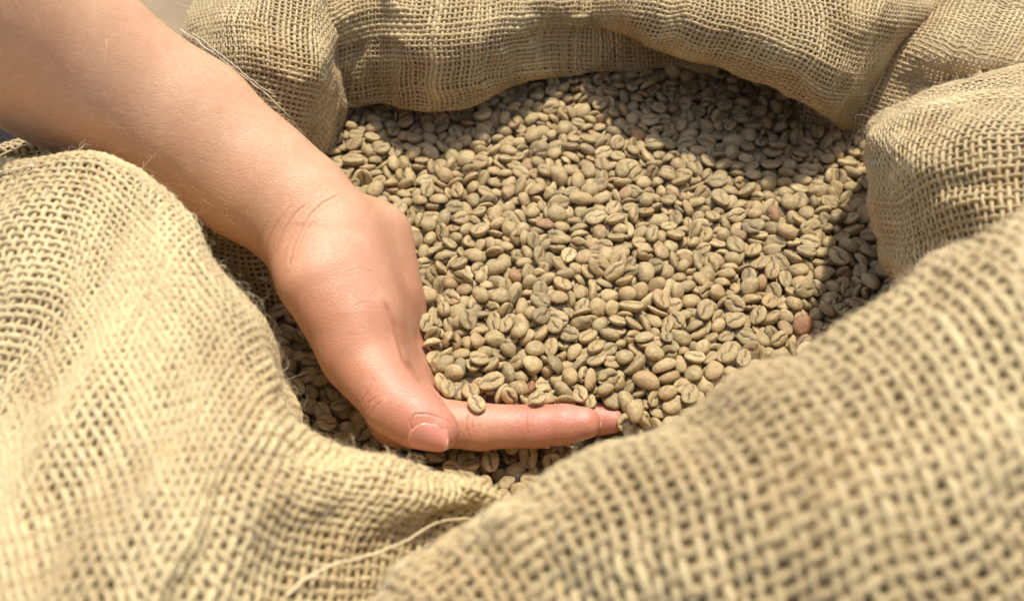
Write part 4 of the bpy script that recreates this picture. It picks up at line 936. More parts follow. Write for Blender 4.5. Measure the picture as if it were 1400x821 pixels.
320,-470,-79,140,143,3,3,85, 137,988,-55,6,30,-42,1,92, -519,1058,-52,38,11,-188,0,98, 1056,1288,-58,29,-6,-105,0,111,
863,954,-44,38,15,-62,1,100, -278,293,-75,-116,-84,45,6,96, 572,759,-66,24,-80,27,0,95, 1184,1453,-53,21,11,-199,1,98,
-378,37,-10,16,-2,30,2,95, -423,376,-86,40,12,133,4,97, 915,387,-79,25,-38,18,3,92, -26,389,-61,-24,-22,-59,1,85,
-297,1115,-51,35,-17,-31,3,87, 1438,962,-55,40,22,-183,3,97, 1596,535,-104,-68,47,-161,5,107, 333,1186,-54,198,-22,-6,1,81,
-167,1457,-44,-6,11,146,0,99, 1023,1629,-48,-154,123,-7,5,92, 1096,958,-42,12,-17,-194,5,88, 828,1355,-65,10,186,64,4,109,
1077,34,-77,142,113,-45,1,84, -288,-714,-269,-21,43,-65,3,103, 373,1361,-100,-193,20,37,4,105, 1262,1633,-58,-3,-7,185,0,89,
323,-651,-213,-9,5,198,1,103, -316,-161,-105,-35,-30,-166,4,103, 696,1758,-60,-23,4,26,2,90, 1109,1500,-63,-116,-4,-58,1,115,
-1190,143,-220,176,69,-32,1,86, 122,499,-68,-46,1,14,1,84, -138,772,-74,-6,43,-12,1,98, 307,944,-76,-24,21,3,0,107,
757,386,-58,-57,6,-167,5,94, 1387,770,-64,-22,42,-194,2,88, 1222,1008,-45,12,3,-25,0,83, 829,1146,-75,-8,19,-76,1,105,
-453,568,-60,-128,-127,28,4,87, 817,437,-82,40,-90,-93,0,101, 709,681,-85,140,-38,98,0,96, -799,-569,-216,6,-46,-191,3,86,
919,1551,-60,-118,160,20,1,102, 1244,963,-73,28,-9,-197,2,94, 1208,-156,-77,-180,-87,-7,3,96, -116,1511,-57,17,-46,-84,2,105,
181,-143,-50,156,-115,48,1,91, 1552,1040,-79,-28,178,-29,2,101, 679,1228,-65,57,-15,-81,5,89, -729,-397,-278,0,10,112,0,91,
132,732,-73,-58,-138,132,3,100, -258,1156,-53,32,-55,10,2,98, 1110,1575,-55,-11,43,-186,1,97, 1032,1417,-68,26,-35,-59,2,102,
-380,803,-69,155,-98,-18,2,106, -1,1411,-52,-19,138,132,0,93, 1346,1251,-70,124,124,42,3,94, 48,-263,-72,7,0,-142,2,99,
816,298,-59,49,-55,160,0,86, 456,-560,-275,5,-33,160,3,107, 135,-374,-112,1,4,-200,1,97, -138,-42,-56,-98,-18,16,0,96,
1072,1460,-50,-31,-59,-116,6,94, 488,1719,-63,-44,90,-162,1,90, 545,1722,-77,29,116,107,1,98, -294,908,-77,-17,99,152,4,106,
-42,-836,-220,-56,191,7,1,88, 418,-296,-65,-12,24,5,3,100, -339,-256,-87,32,38,93,1,95, -42,1251,-60,4,-9,199,0,86,
1376,76,-87,133,-118,-45,3,95, -234,658,-77,13,2,172,4,110, -371,1201,-57,-73,-22,146,2,85, 1007,908,-69,91,-155,-83,4,93,
50,-470,-89,-94,-9,-172,2,97, 1730,690,-75,54,6,-191,0,102, 846,1044,-68,-139,-43,-91,1,100, 545,1487,-58,-102,118,24,0,98,
-18,663,-76,94,83,2,1,97, 234,1384,-89,-83,-16,-180,2,91, 485,1321,-97,-54,6,75,2,102, 661,1352,-60,68,-4,-121,1,90,
617,-493,-123,15,-3,-26,1,107, -95,941,-80,-42,-44,-182,1,103, 137,-481,-55,-66,-2,-8,3,99, 138,1556,-58,197,-33,5,4,91,
1426,1517,-72,133,-64,-87,0,99, 293,1647,-63,-89,175,-32,4,106, 1729,1079,-75,51,-3,159,2,93, 24,1030,-66,-3,-29,-21,6,99,
-859,953,-72,62,187,-13,2,89, 1677,737,-74,-5,76,-162,2,95, -776,-397,-319,62,148,99,2,105, -528,912,-85,67,38,143,2,105,
222,1324,-84,143,-130,-6,3,103, 313,165,-57,-39,85,-12,1,86, -674,989,-66,-66,176,-58,6,103, 469,1009,-89,20,12,-144,3,97,
-183,1132,-57,162,-3,10,1,102, 40,-93,-48,24,25,-118,5,95, 523,372,-63,-36,81,176,5,106, 1097,199,-58,138,137,42,0,97,
-997,-271,-219,-9,27,60,0,88, 1813,822,-59,-7,-12,181,3,113, -660,1329,-92,36,-11,191,1,101, -618,809,-77,188,-31,2,0,86,
1143,-127,-77,-94,-168,-36,4,97, -66,172,-79,3,-107,160,1,112, 1669,820,-85,40,42,-78,2,102, 1535,1554,-56,24,7,19,1,103,
-112,-769,-237,-151,-124,-30,1,89, 39,1167,-75,64,0,10,4,112, 790,1605,-75,-71,182,24,4,101, 347,1109,-100,172,-76,-16,0,111,
1481,165,-92,19,17,178,0,96, 601,1327,-87,48,-52,183,0,100, 1018,-130,-72,24,193,46,1,96, -167,-360,-70,-197,7,-20,0,98,
1424,32,-76,-165,-62,-89,6,99, 1498,1033,-79,-39,-21,-153,6,99, -13,856,-73,8,3,-186,2,95, 748,1476,-63,-129,150,-29,1,95,
776,1046,-58,5,18,40,3,84, 517,852,-94,50,-183,51,2,113, -689,1381,-74,37,-163,-87,0,91, -155,1254,-62,42,-106,146,0,102,
15,110,-56,54,3,98,6,94, 479,1148,-69,-63,153,110,0,96, -803,834,-75,40,-63,16,3,103, 724,-524,-70,157,-43,46,1,87,
1179,1536,-73,2,-71,-78,0,111, -568,995,-66,47,-24,-124,0,96, 853,135,-87,-25,24,138,0,103, -219,-323,-55,56,-27,-137,0,95,
-1097,-24,-220,-1,-20,-122,2,97, 1079,1664,-67,-31,-26,156,0,103, -78,1197,-65,13,-94,-175,4,78, -58,997,-70,194,-25,-41,2,90,
-413,959,-56,140,-109,-80,5,82, 756,-468,-90,20,-39,-184,1,107, 1420,1022,-71,186,58,-4,4,107, 1632,766,-75,-74,-175,-9,4,103,
-336,1178,-70,12,-41,-53,3,102, -38,291,-65,23,18,113,0,101, 1522,717,-82,-85,-113,89,1,88, -400,613,-78,200,-4,5,3,110,
1287,666,-69,-89,168,55,0,102, 1610,191,-89,-132,-110,102,0,100, -613,1075,-72,8,-14,-133,1,111, -136,668,-70,-124,-27,-10,6,96,
527,-410,-96,187,1,62,2,90, 1607,310,-71,186,-36,-64,1,98, 1537,580,-82,54,-12,172,1,103, -583,1388,-68,-176,-31,35,0,92,
944,-407,-38,-3,-11,165,0,101, 1675,999,-88,-30,193,-42,3,94, 858,544,-62,-135,141,41,4,80, -717,1433,-71,17,-189,-37,2,100,
651,1280,-76,33,-191,-39,0,92, -38,1142,-71,-33,-23,188,0,102, -156,1037,-57,-64,30,181,2,96, 84,1491,-65,-52,-27,191,0,89,
1331,-167,-59,96,164,38,5,109, 1106,1201,-46,84,-180,12,5,83, 474,485,-43,106,-170,-10,3,96, 1014,366,-81,159,4,-41,1,104,
405,-645,-189,-12,-24,128,5,103, 1592,50,-89,-97,-28,-165,0,99, 970,1367,-64,-22,-40,144,0,102, 143,236,-61,-150,-93,-85,2,86,
1284,103,-77,-25,19,-41,2,93, -76,-374,-59,58,189,14,0,101, 283,-599,-276,21,13,190,0,110, 1302,1581,-73,197,13,-24,3,90,
580,696,-65,-50,118,148,3,88, 1710,891,-79,103,-51,-129,0,105, 1356,1666,-97,-35,-12,49,2,91, -309,1239,-76,18,-19,169,6,105,
901,1056,-78,-131,-104,-102,1,118, 44,1574,-90,17,-16,59,1,102, 695,1136,-79,5,25,128,2,106, 1473,351,-61,-4,-22,-197,2,91,
961,302,-71,24,-71,159,1,101, 1374,1587,-84,24,22,81,6,91, 71,340,-51,-128,79,-66,4,96, 785,1773,-77,-163,-59,11,0,112,
450,-339,-91,-77,-31,-80,3,86, 912,-35,-75,-25,58,-170,6,90, 44,1273,-73,15,18,88,1,78, 809,1715,-72,-89,-39,-41,5,99,
-102,397,-53,-10,-75,130,4,84, -301,704,-68,177,75,12,2,99, -47,-692,-307,-7,91,-178,0,92, 4,-596,-223,6,-11,118,0,92,
598,981,-77,35,-28,12,1,103, 219,444,-48,-192,39,-4,0,94, 1341,-78,-90,-55,19,188,0,101, -907,1258,-96,3,54,158,2,110,
-318,-296,-75,-22,-55,155,3,86, 513,673,-67,188,-63,-22,0,103, -366,925,-56,-80,-168,32,1,101, 1227,1581,-77,-77,19,-29,1,93,
529,740,-71,-29,-133,91,6,96, 636,735,-54,39,-178,-82,3,89, 1646,48,-74,-31,45,-149,2,106, 1632,1332,-87,41,-31,-121,3,90,
868,736,-66,-21,-23,-164,3,87, 920,539,-64,-186,29,-39,2,95, 374,382,-41,44,31,-187,2,90, 437,378,-40,33,189,49,0,90,
1219,648,-59,5,27,-127,2,96, -1,-77,-63,-108,-158,-29,1,104, 1396,508,-71,187,-47,-47,0,106, -620,1157,-87,62,-20,188,1,97,
-850,1460,-77,86,-161,-81,4,86, -877,1388,-92,-44,2,195,1,88, -461,1348,-66,30,-77,182,0,97, 1059,-247,-58,-107,133,-25,1,90,
486,-592,-145,-9,72,-88,1,100, -909,1140,-95,-34,55,159,1,96, 834,650,-68,-132,-110,102,2,85, -646,-461,-227,7,-37,-18,2,96,
718,1301,-77,143,-79,-40,3,98, -220,-72,-58,-58,61,-181,2,96, 949,57,-73,138,-30,94,2,105, 1427,1712,-98,-45,30,54,1,85,
572,337,-70,116,132,55,3,102, 1482,425,-59,-117,-140,-6,2,97, 936,865,-74,37,-47,-190,3,94, 1396,-119,-57,-192,-16,27,0,78,
276,-402,-66,190,7,-23,1,93, 685,-205,-52,87,177,2,2,87, -529,698,-66,5,42,69,4,89, 193,1002,-78,-80,54,-127,2,93,
1448,1585,-80,23,72,-172,0,103, 84,-713,-280,34,-58,-132,3,114, 597,44,-58,154,36,65,5,113, 134,923,-74,52,-188,-20,2,104,
1484,1363,-82,-11,191,-20,6,85, 1001,1544,-76,-13,88,176,0,100, -973,-133,-233,-15,33,196,0,86, 1368,727,-84,42,-187,18,0,98,
1009,216,-81,193,-22,24,2,93, -560,617,-51,19,11,-178,1,113, -160,1184,-64,-195,-1,-14,3,111, -917,1443,-62,24,-24,29,1,115,
64,1077,-87,17,132,-108,1,100, -670,-561,-278,-19,-15,156,3,94, -837,-484,-267,-33,-9,84,4,88, 1329,899,-83,18,-56,178,3,110,
853,-86,-71,148,125,41,2,83, 1854,1188,-75,118,78,98,4,85, 762,-28,-67,-52,13,189,2,86, 154,1057,-60,110,142,-55,5,88,
-153,399,-69,72,-44,-160,1,88, -321,962,-48,-122,-110,25,4,85, 937,1666,-90,174,69,-39,0,101, -1143,25,-232,77,-181,-33,0,110,
-699,1494,-71,55,58,178,3,90, 1454,1156,-47,96,-136,-105,2,93, 1096,458,-67,88,-14,54,3,96, 674,1469,-67,8,-43,83,1,88,
1188,1319,-66,-6,26,-77,3,112, 823,243,-69,-51,172,-89,0,83, 147,666,-61,-71,50,-145,0,78, 704,372,-54,-110,-161,12,1,97,
1537,207,-101,23,162,-110,3,95, 1762,1150,-83,129,-152,-10,2,87, 1592,449,-72,23,-36,-195,5,83, 1114,1346,-43,83,-9,123,0,99,
1682,135,-78,-172,-76,25,6,103, 812,333,-66,12,190,60,3,99, 143,1468,-71,37,-10,-155,1,90, 311,1579,-92,7,0,70,0,83,
34,1358,-78,-120,52,-116,0,102, 323,1422,-72,-62,85,-75,3,100, 248,1566,-54,-35,174,-93,3,99, 1253,1441,-65,47,-29,76,1,86,
1041,1077,-65,25,66,-161,3,92, 770,1523,-100,-66,149,101,0,107, 46,505,-79,11,85,-148,0,108, 271,633,-71,-28,-13,165,2,99,
1373,630,-87,-56,-187,-42,5,106, 14,732,-101,-3,67,189,1,116, 310,-259,-62,-35,-14,60,2,94, 161,1617,-80,-41,-15,-191,3,99,
80,1420,-77,36,-8,193,0,107, -14,450,-87,-70,-24,-186,0,88, 974,1279,-60,49,-12,-191,2,108, -9,-216,-76,74,-82,120,2,83,
724,458,-69,62,53,71,1,99, -506,595,-71,-121,139,-9,0,95, 77,102,-58,154,68,-32,0,85, 457,1409,-81,-67,108,135,3,92,
1112,1430,-62,75,-147,-100,0,94, -711,913,-79,-173,-32,6,4,99, 223,1501,-60,10,199,21,4,97, -91,233,-63,-82,-180,-25,6,98,
1305,763,-90,46,-16,191,0,88, 1712,339,-101,-4,-61,-62,1,101, -455,935,-98,-88,1,47,3,100, 169,1396,-87,-52,-30,-190,0,103,
-596,1433,-65,-174,-32,-13,3,98, 281,1196,-89,83,25,-115,4,100, -586,725,-80,41,52,188,1,91, 1578,898,-89,16,199,-8,0,102,
1283,1388,-53,-89,9,47,1,92, 528,875,-78,-37,83,170,6,90, -153,1307,-76,18,-9,-61,2,107, 558,-38,-73,-11,196,25,0,97,
-926,997,-62,-27,-198,-4,1,102, 1091,709,-80,16,-19,-181,0,109, 16,389,-83,-8,194,-49,2,108, 1631,1107,-102,-20,25,108,0,96,
623,-132,-76,30,-62,112,3,86, 127,-710,-277,-161,91,-70,0,97, 487,1771,-82,-62,-1,-190,0,99, 1012,480,-71,-182,2,33,3,109,
140,1177,-73,4,-3,21,6,105, 1820,957,-91,-55,20,20,3,102, 601,1753,-77,121,-38,13,4,92, 526,935,-89,-51,9,111,0,84,
590,1268,-113,-21,29,190,6,106, 649,1161,-81,128,-107,-110,0,89, 344,641,-81,-19,54,-134,0,107, 169,1259,-71,33,36,63,1,105,
798,-24,-75,64,182,30,1,105, 15,1470,-51,50,-172,88,3,94, 60,1106,-76,13,-156,-103,2,97, -244,368,-103,86,19,176,6,90,
886,-213,-89,-171,22,48,0,106, 601,-419,-95,-167,-55,43,0,98, 547,254,-48,-12,-53,61,0,90, 1465,1098,-80,-16,66,-163,1,97,
-28,1533,-71,135,54,51,1,97, 1509,1411,-85,5,-150,132,0,78, 410,330,-28,8,-193,-50,2,96, 697,768,-79,-164,40,82,1,94,
924,595,-88,45,36,-140,0,101, -791,1430,-90,-47,11,28,0,98, 1318,1714,-103,151,-63,111,2,99, -167,1094,-58,139,38,-14,1,78,
754,1399,-67,-12,65,6,0,97, -469,870,-78,37,-53,-179,2,98, -930,1199,-75,77,-10,-175,0,86, 1148,30,-81,141,137,-37,1,109,
-1019,79,-216,-26,-17,175,0,99, 1727,262,-73,-8,7,-50,5,99, 1419,1249,-85,171,-68,-30,1,107, -511,1395,-73,85,-86,91,3,79,
55,1641,-74,5,-104,169,5,78, 1899,1131,-72,-2,-80,176,2,98, 157,-261,-81,174,-23,-50,1,94, 982,-271,-94,42,-165,-40,0,94,
231,1143,-82,-58,185,46,2,104, 103,1300,-91,-70,20,163,3,100, 656,947,-94,-82,-121,-2,2,102, 80,995,-84,-12,-22,-144,5,106,
865,817,-76,-9,-28,-166,0,103, -639,1394,-85,139,-41,-134,6,81, 952,666,-94,142,-21,20,1,101, 772,1238,-68,-79,-65,-171,4,85,
-318,32,-67,110,-42,-124,1,98, 1545,1095,-83,-169,-37,-58,5,97, 740,-65,-87,164,-103,50,1,93, -464,776,-82,-14,-27,65,0,115,
151,1348,-84,178,51,-32,3,97, 1115,1747,-70,26,-16,-123,1,78, -687,-623,-274,-54,177,70,3,94, 866,1767,-85,-9,-43,86,3,105,
425,1691,-56,5,-28,148,2,91, -21,1601,-68,27,-28,97,0,102, -666,-416,-270,5,11,-195,6,97, 105,14,-64,-174,15,94,2,83,
619,1027,-103,-19,32,193,2,113, 1270,1708,-64,112,132,-98,1,100, 213,743,-65,-191,17,-53,1,103, 603,-265,-69,-34,14,-176,1,100,
441,644,-66,15,9,197,4,94, -48,1463,-69,56,23,189,2,90, -224,1239,-76,7,-2,-131,0,94, 14,963,-66,-5,-24,-74,0,90,
320,1244,-73,-5,186,-44,1,78, -106,-657,-274,10,-28,178,0,85, 502,1390,-86,153,11,2,1,101, 542,1329,-67,-116,-126,53,3,89,
-751,1488,-91,-26,-37,-195,5,92, -848,-179,-270,186,37,-63,2,91, 527,-530,-119,-177,-38,-8,2,87, 800,-524,-54,46,193,0,3,98,
-952,-156,-315,-18,-97,135,0,96, -90,-625,-223,150,-128,-12,4,90, -529,1289,-82,-58,-14,30,3,99, 1512,337,-82,172,-99,-2,0,103,
-79,732,-101,-192,-43,-27,3,101, -1063,-239,-215,-193,12,-25,1,106, 166,-577,-274,114,-156,51,1,101, 703,1011,-81,194,-20,-41,1,82,
1006,710,-81,32,20,45,0,96, 230,1739,-82,-61,-27,4,1,95, 955,942,-67,156,110,61,0,99, 146,836,-74,-78,53,-79,0,94,
689,1741,-97,-23,10,-197,2,111, 1886,995,-71,-45,-183,-53,5,96, 1592,825,-86,-182,71,1,6,97, 1383,594,-77,43,-58,122,5,79,
691,1394,-70,-17,-10,178,3,98, 1018,838,-89,-64,85,8,0,94, 1377,278,-88,90,143,107,3,111, 1234,1827,-65,-31,41,156,0,91,
1069,883,-66,33,-49,-146,1,110, 509,1600,-81,75,-43,161,2,93, 899,1361,-83,40,-29,-154,1,101, 238,1686,-70,65,-56,137,0,99,
228,-298,-86,-59,-20,19,4,107, -558,1122,-66,-35,-15,-73,2,84, -688,1095,-85,151,130,-6,1,94, 1810,1261,-97,90,112,108,4,86,
-42,-765,-287,-16,-8,122,1,109, 1120,1097,-56,-2,-187,-70,2,90, -363,995,-79,25,9,182,2,95, 860,1283,-85,-26,-20,147,0,99,
-844,871,-69,67,-105,-112,1,109, 148,425,-70,83,-141,-99,2,106, 1119,858,-73,122,-153,-32,4,96, 1474,535,-80,3,-43,110,2,103,
727,1684,-71,-72,-57,16,0,104, -935,1068,-94,180,-34,27,1,112, -189,563,-78,-173,58,9,1,95, 1342,1765,-51,119,-2,64,1,104,
-970,-47,-276,-3,-39,-152,5,89, 1285,-57,-63,-137,-141,-33,0,85, 1645,1499,-85,-180,-3,1,0,108, 586,1135,-86,180,-2,79,3,93,
271,-494,-73,-183,52,-61,3,90, 825,1671,-82,-51,4,168,0,83, -282,-602,-320,-182,-72,30,3,85, 1740,727,-90,-126,147,12,2,101,
-219,45,-72,-13,-43,105,5,78, 1209,1671,-87,14,-8,133,5,96, 1302,1354,-71,-28,-30,6,1,95, 1588,979,-75,165,-28,-19,5,90,
156,109,-62,193,-26,45,1,105, 1175,1826,-76,86,-172,34,5,88, 1605,1229,-85,120,87,132,4,93, -214,229,-82,5,0,163,1,97,
322,1279,-97,-104,155,50,1,100, -141,166,-89,44,-185,-31,0,106, 1692,1100,-88,-25,56,-8,4,82, 256,314,-66,-76,-182,9,3,108,
329,-65,-44,140,17,18,2,101, 253,1008,-92,-62,27,-136,4,104, -532,549,-60,16,2,22,6,96, 1188,535,-63,9,-29,-18,0,100,
1812,1190,-108,-86,155,-74,2,83, -796,-548,-274,-6,0,50,0,92, -401,148,-71,-111,71,-19,2,104, 54,1214,-97,-105,-93,-104,5,92,
126,211,-69,51,77,-177,1,95, 1279,1738,-76,-79,64,50,6,90, -936,1121,-130,-77,-43,-43,0,94, 1615,633,-90,-16,11,136,1,107,
1791,1041,-107,35,-52,161,1,96, -134,-72,-91,-13,62,-6,4,91, 1618,1029,-91,-184,-63,43,1,89, 188,608,-51,148,-129,-32,0,96,
-756,-332,-266,-159,116,25,1,94, 394,1003,-94,-14,0,-72,0,98, 1358,181,-82,61,14,-177,6,90, 879,12,-63,-19,-192,-42,3,114,
1425,1412,-93,-26,20,-193,0,104, 531,1783,-59,-36,-33,-194,1,98, 89,-54,-80,-25,-37,-103,1,113, 1761,310,-62,58,47,185,1,105,
1618,1399,-102,77,-17,180,1,91, 446,572,-55,-47,-40,150,6,91, -281,66,-77,-11,-41,131,2,107, -394,-627,-276,136,-144,11,0,89,
1346,1506,-94,-2,-3,43,0,114, -836,-425,-304,18,4,-18,2,103, -178,-635,-269,6,6,-137,0,88, 1397,1165,-55,-35,72,-125,4,95,
872,1682,-91,148,130,26,4,86, -381,669,-102,-48,191,23,0,111, -464,1120,-61,-9,66,188,0,91, 801,-197,-91,-71,-135,121,4,109,
-134,999,-57,115,155,14,1,96, -783,766,-60,-68,14,-31,2,105, 415,503,-69,39,20,49,3,97, 618,790,-73,-192,46,12,4,105,
-344,421,-106,2,113,159,0,100, -459,-556,-342,54,185,54,4,94, 1102,-223,-84,16,-38,-5,1,82, 803,910,-50,-16,-188,-62,0,90,
-715,1140,-70,29,-16,14,1,82, -260,779,-88,17,-7,147,1,96, 460,1212,-75,44,-23,193,1,83, 1371,1742,-111,60,-117,-43,1,92,
923,-383,-92,-96,35,-111,2,112, 1275,852,-92,36,-22,187,3,96, 895,1614,-85,-15,-188,51,3,96, 466,903,-83,-27,83,-128,1,87,
-674,1179,-97,-11,-19,-190,1,105, -894,1212,-111,-169,-72,78,0,88, 1742,64,-59,-54,-105,-160,3,97, 1093,-89,-97,-13,-6,-134,0,82,
1129,1672,-86,-3,163,98,0,102, 1103,514,-77,28,7,101,3,111, -30,588,-68,-183,-68,-41,5,91, -141,-408,-68,64,-29,93,2,89,
1199,679,-89,22,4,-126,1,101, 1530,64,-95,-32,-100,-108,4,97, 18,-170,-88,-145,131,-30,2,93, -462,-627,-317,-164,-86,-50,3,90,
-682,859,-81,21,-37,43,0,91, 1500,1252,-93,-44,-25,107,5,100, -140,1151,-98,-111,155,-57,2,108, 1170,-227,-90,-19,1,-123,2,104,
1667,420,-76,-21,3,-85,0,84, 1158,1617,-77,31,32,-183,0,93, -661,716,-76,14,-25,-192,1,88, -152,-417,-102,-199,-1,-7,6,108,
638,1808,-59,-194,27,-14,1,102, 267,179,-78,-3,3,119,1,102, 970,-196,-90,-14,-32,191,1,96, 719,733,-69,-45,50,-63,3,81,
376,184,-70,16,-36,-35,6,102, 527,-220,-90,-50,-193,-4,6,102, -70,1552,-35,-79,13,11,4,93, 79,1674,-86,25,84,-111,6,96,
355,-417,-97,-26,165,96,4,92, -287,1276,-84,-181,59,12,1,93, 361,1518,-118,-55,-164,-60,1,85, -284,212,-103,4,-75,84,5,101,
1796,861,-108,-50,115,-49,1,91, 312,882,-95,-13,3,121,2,92, 389,1790,-75,98,170,-31,6,103, 264,1522,-99,30,-32,-90,0,96,
1051,1220,-74,99,34,-62,0,88, 103,572,-71,-30,-14,-61,2,86, 1125,409,-98,-14,23,106,2,92, -400,1379,-35,-62,-169,-68,1,96,
772,-271,-101,-29,-22,171,5,107, 518,-345,-110,0,13,-41,3,98, -785,1184,-83,162,-116,2,2,109, -131,473,-86,67,-185,30,6,98,
1492,266,-103,-33,12,69,0,95, -785,1533,-75,5,79,178,6,94, -923,-206,-267,11,-4,118,1,103, 382,1260,-125,15,-82,53,1,104,
1236,1255,-81,67,-29,138,0,98, 107,671,-74,-19,25,72,2,83, -12,208,-70,47,16,165,3,98, -244,1064,-80,19,3,19,1,120,
1324,571,-110,74,-1,-153,5,94, 1229,568,-70,-179,10,-17,3,93, 1757,474,-103,-92,52,-145,3,92, 863,-356,-82,0,48,-166,6,84,
1470,1636,-86,-93,-168,16,3,92, -349,-711,-269,34,-27,177,0,93, 1349,1028,-91,46,-194,3,2,99, 1774,529,-60,23,-4,-176,6,110,
-711,1245,-91,-9,38,-184,1,103, -665,758,-100,2,182,80,0,114, -206,351,-81,-170,-99,30,0,82, -149,295,-100,6,55,-23,6,99,
1379,795,-95,-3,-27,198,2,96, 834,710,-95,-77,-25,-64,0,99, 361,-330,-76,8,-13,195,2,94, -492,1237,-66,-175,-66,52,1,92,
-68,891,-93,-31,5,172,1,79, 178,880,-107,68,-6,81,3,88, 638,-298,-90,6,193,-49,3,102, 747,586,-92,-113,-160,-37,0,102,
-147,1299,-121,-4,-3,2,2,113, -1030,-29,-301,-11,15,-108,2,96, 586,1682,-86,-52,104,-147,6,119, -265,428,-109,-16,195,8,0,94,
500,84,-59,-173,67,18,0,100, 289,121,-64,64,69,74,6,84, -359,19,-87,116,-46,-125,0,87, -527,1470,-62,28,68,-143,1,97,
-134,422,-97,119,132,10,2,84, 1049,199,-120,-155,-125,8,4,102, -578,-516,-269,-7,-19,175,3,110, 812,845,-78,41,-81,-172,0,104,
-301,370,-105,-128,21,-12,3,104, 1235,1041,-68,164,-107,-40,0,96, 193,818,-98,136,71,84,2,111, 1102,-160,-93,189,-47,-19,6,103,
-683,-336,-266,-157,-121,7,0,95, 1883,1069,-76,-77,-23,181,3,101, 875,-423,-95,64,-181,-57,1,98, 475,-249,-70,-9,24,198,0,87,
678,490,-88,52,-10,-160,1,113, 557,1185,-86,60,23,81,2,97, 841,190,-76,19,65,187,0,83, 1011,540,-86,58,33,23,2,88,
-68,-598,-339,-40,-189,42,5,99, 408,850,-91,-2,1,-156,1,103, -177,1389,-59,-196,-38,-3,1,94, -69,439,-95,-56,38,47,1,97,
-858,1179,-82,-72,-186,11,1,87, 547,145,-66,57,-63,-160,3,105, 1206,761,-108,30,-193,42,1,90, 1229,295,-82,-142,131,17,0,100,
-625,-636,-265,149,131,7,1,83, 303,1688,-100,-138,89,90,2,93, 213,683,-59,32,-31,90,6,105, -285,984,-94,-50,-5,181,0,111,
-788,1048,-99,132,-55,-49,4,99, 826,1486,-82,-52,8,9,0,94, 1616,721,-76,124,-48,-66,0,80, 1764,1089,-121,-7,14,-197,1,105,
1264,975,-91,-182,64,-49,1,87, -267,1343,-98,189,6,-29,1,101, 526,1668,-89,18,37,125,6,100, -325,-117,-86,-61,-14,-80,3,99,
881,1820,-112,-137,20,35,1,114, 34,256,-85,-35,-42,-104,6,97, -969,-380,-243,6,5,-114,0,97, 1608,1456,-106,-48,-62,182,6,82,
242,807,-99,105,144,24,0,106, 1078,324,-80,43,-46,-157,6,105, 1419,359,-84,-190,-50,15,5,105, -791,895,-90,120,-107,-120,5,106,
1519,477,-79,71,181,-44,3,87, 443,932,-91,140,-134,-43,0,89, 1098,954,-97,195,25,-2,2,106, -88,1444,-90,-125,81,-72,1,95,
-52,-291,-86,153,19,26,3,103, 1407,157,-101,-15,-17,194,0,94, 526,1195,-90,146,-108,-84,5,87, 476,749,-78,28,0,-136,2,85,
1209,868,-88,39,19,115,2,83, 893,758,-97,-14,195,38,1,111, 484,-163,-85,-195,-20,10,6,95, -421,532,-99,-174,92,-18,4,93,
1213,210,-120,187,58,9,4,112, 1713,1326,-78,-53,26,-185,6,78, -730,-575,-274,-6,8,-198,3,85, -266,594,-74,6,-5,8,2,83,
586,1376,-96,-28,-8,21,6,98, 529,567,-68,20,59,188,5,106, 1670,203,-75,53,-6,118,6,100, 1509,1338,-90,182,55,41,6,92,
1537,1632,-84,-60,13,11,0,96, 1761,1205,-116,-66,182,-19,0,101, 1023,-62,-86,0,39,-161,1,95, 1065,1589,-85,-6,-17,-1,6,105,
700,292,-71,17,1,-88,2,93, -740,812,-88,2,-19,-34,4,101, 951,330,-80,19,190,58,2,88, 98,783,-74,102,-141,-99,5,100,
1088,1337,-75,-148,109,67,0,101, 113,-635,-336,-31,8,69,4,98, 941,241,-104,-35,-74,-79,0,92, -477,997,-96,-177,-77,18,2,103,
-1058,105,-270,-4,-30,16,0,93, -55,1063,-93,7,-28,-194,0,103, 1162,1751,-99,-13,-17,-158,5,100, 1766,1285,-67,32,36,-179,1,93,
1566,699,-85,152,-113,-59,0,97, -486,515,-91,-37,-24,-91,1,102, 404,-142,-89,2,-19,195,3,100, 883,70,-95,-8,-6,-200,2,95,
-407,228,-89,-190,-39,34,0,106, 594,410,-82,-38,-191,22,3,99, 1658,485,-104,166,110,-4,1,111, 1604,1167,-100,-10,190,1,4,86,
-530,-569,-319,40,23,126,0,97, -736,1343,-117,59,184,2,0,99, 268,-206,-75,-75,176,-38,3,109, -905,1454,-105,8,18,110,2,94,
1755,380,-93,47,75,179,5,108, 1231,803,-75,154,116,51,1,97, 566,-294,-93,129,-151,-18,4,96, 1713,262,-99,-99,-174,8,1,96,
996,782,-80,24,-9,153,6,96, 578,103,-76,-6,-39,-23,3,102, 700,1622,-95,-18,-13,41,2,101, 444,1261,-103,36,83,159,2,96,
425,1105,-144,-12,7,-37,3,120, 612,597,-89,189,40,24,1,101, 190,-482,-96,23,29,-125,2,78, -774,-487,-278,-26,-198,-14,1,96,
529,1026,-97,-134,148,-13,2,107, 1365,231,-81,-175,90,-11,2,95, 578,909,-103,12,-77,-62,0,105, 1259,1131,-87,-29,167,70,0,93,
229,-692,-261,-30,21,143,1,91, 813,94,-100,145,-137,-8,1,92, -33,1283,-88,34,-11,3,2,89, 320,1005,-104,-13,19,14,3,81,
1010,1496,-85,-23,29,178,0,92, -386,97,-80,32,-105,136,0,111, 1196,238,-71,70,182,11,2,101, 905,-140,-101,-130,148,30,0,107,
106,855,-84,47,-182,-39,2,83, 690,810,-102,-190,-20,12,0,101, 341,1212,-106,187,-51,36,4,98, -1141,77,-290,-129,150,27,3,101,
1005,1244,-79,-138,-76,69,3,78, 1207,1534,-88,73,171,27,2,102, 839,371,-95,113,158,32,1,114, -278,1427,-61,-95,-150,-65,0,88,
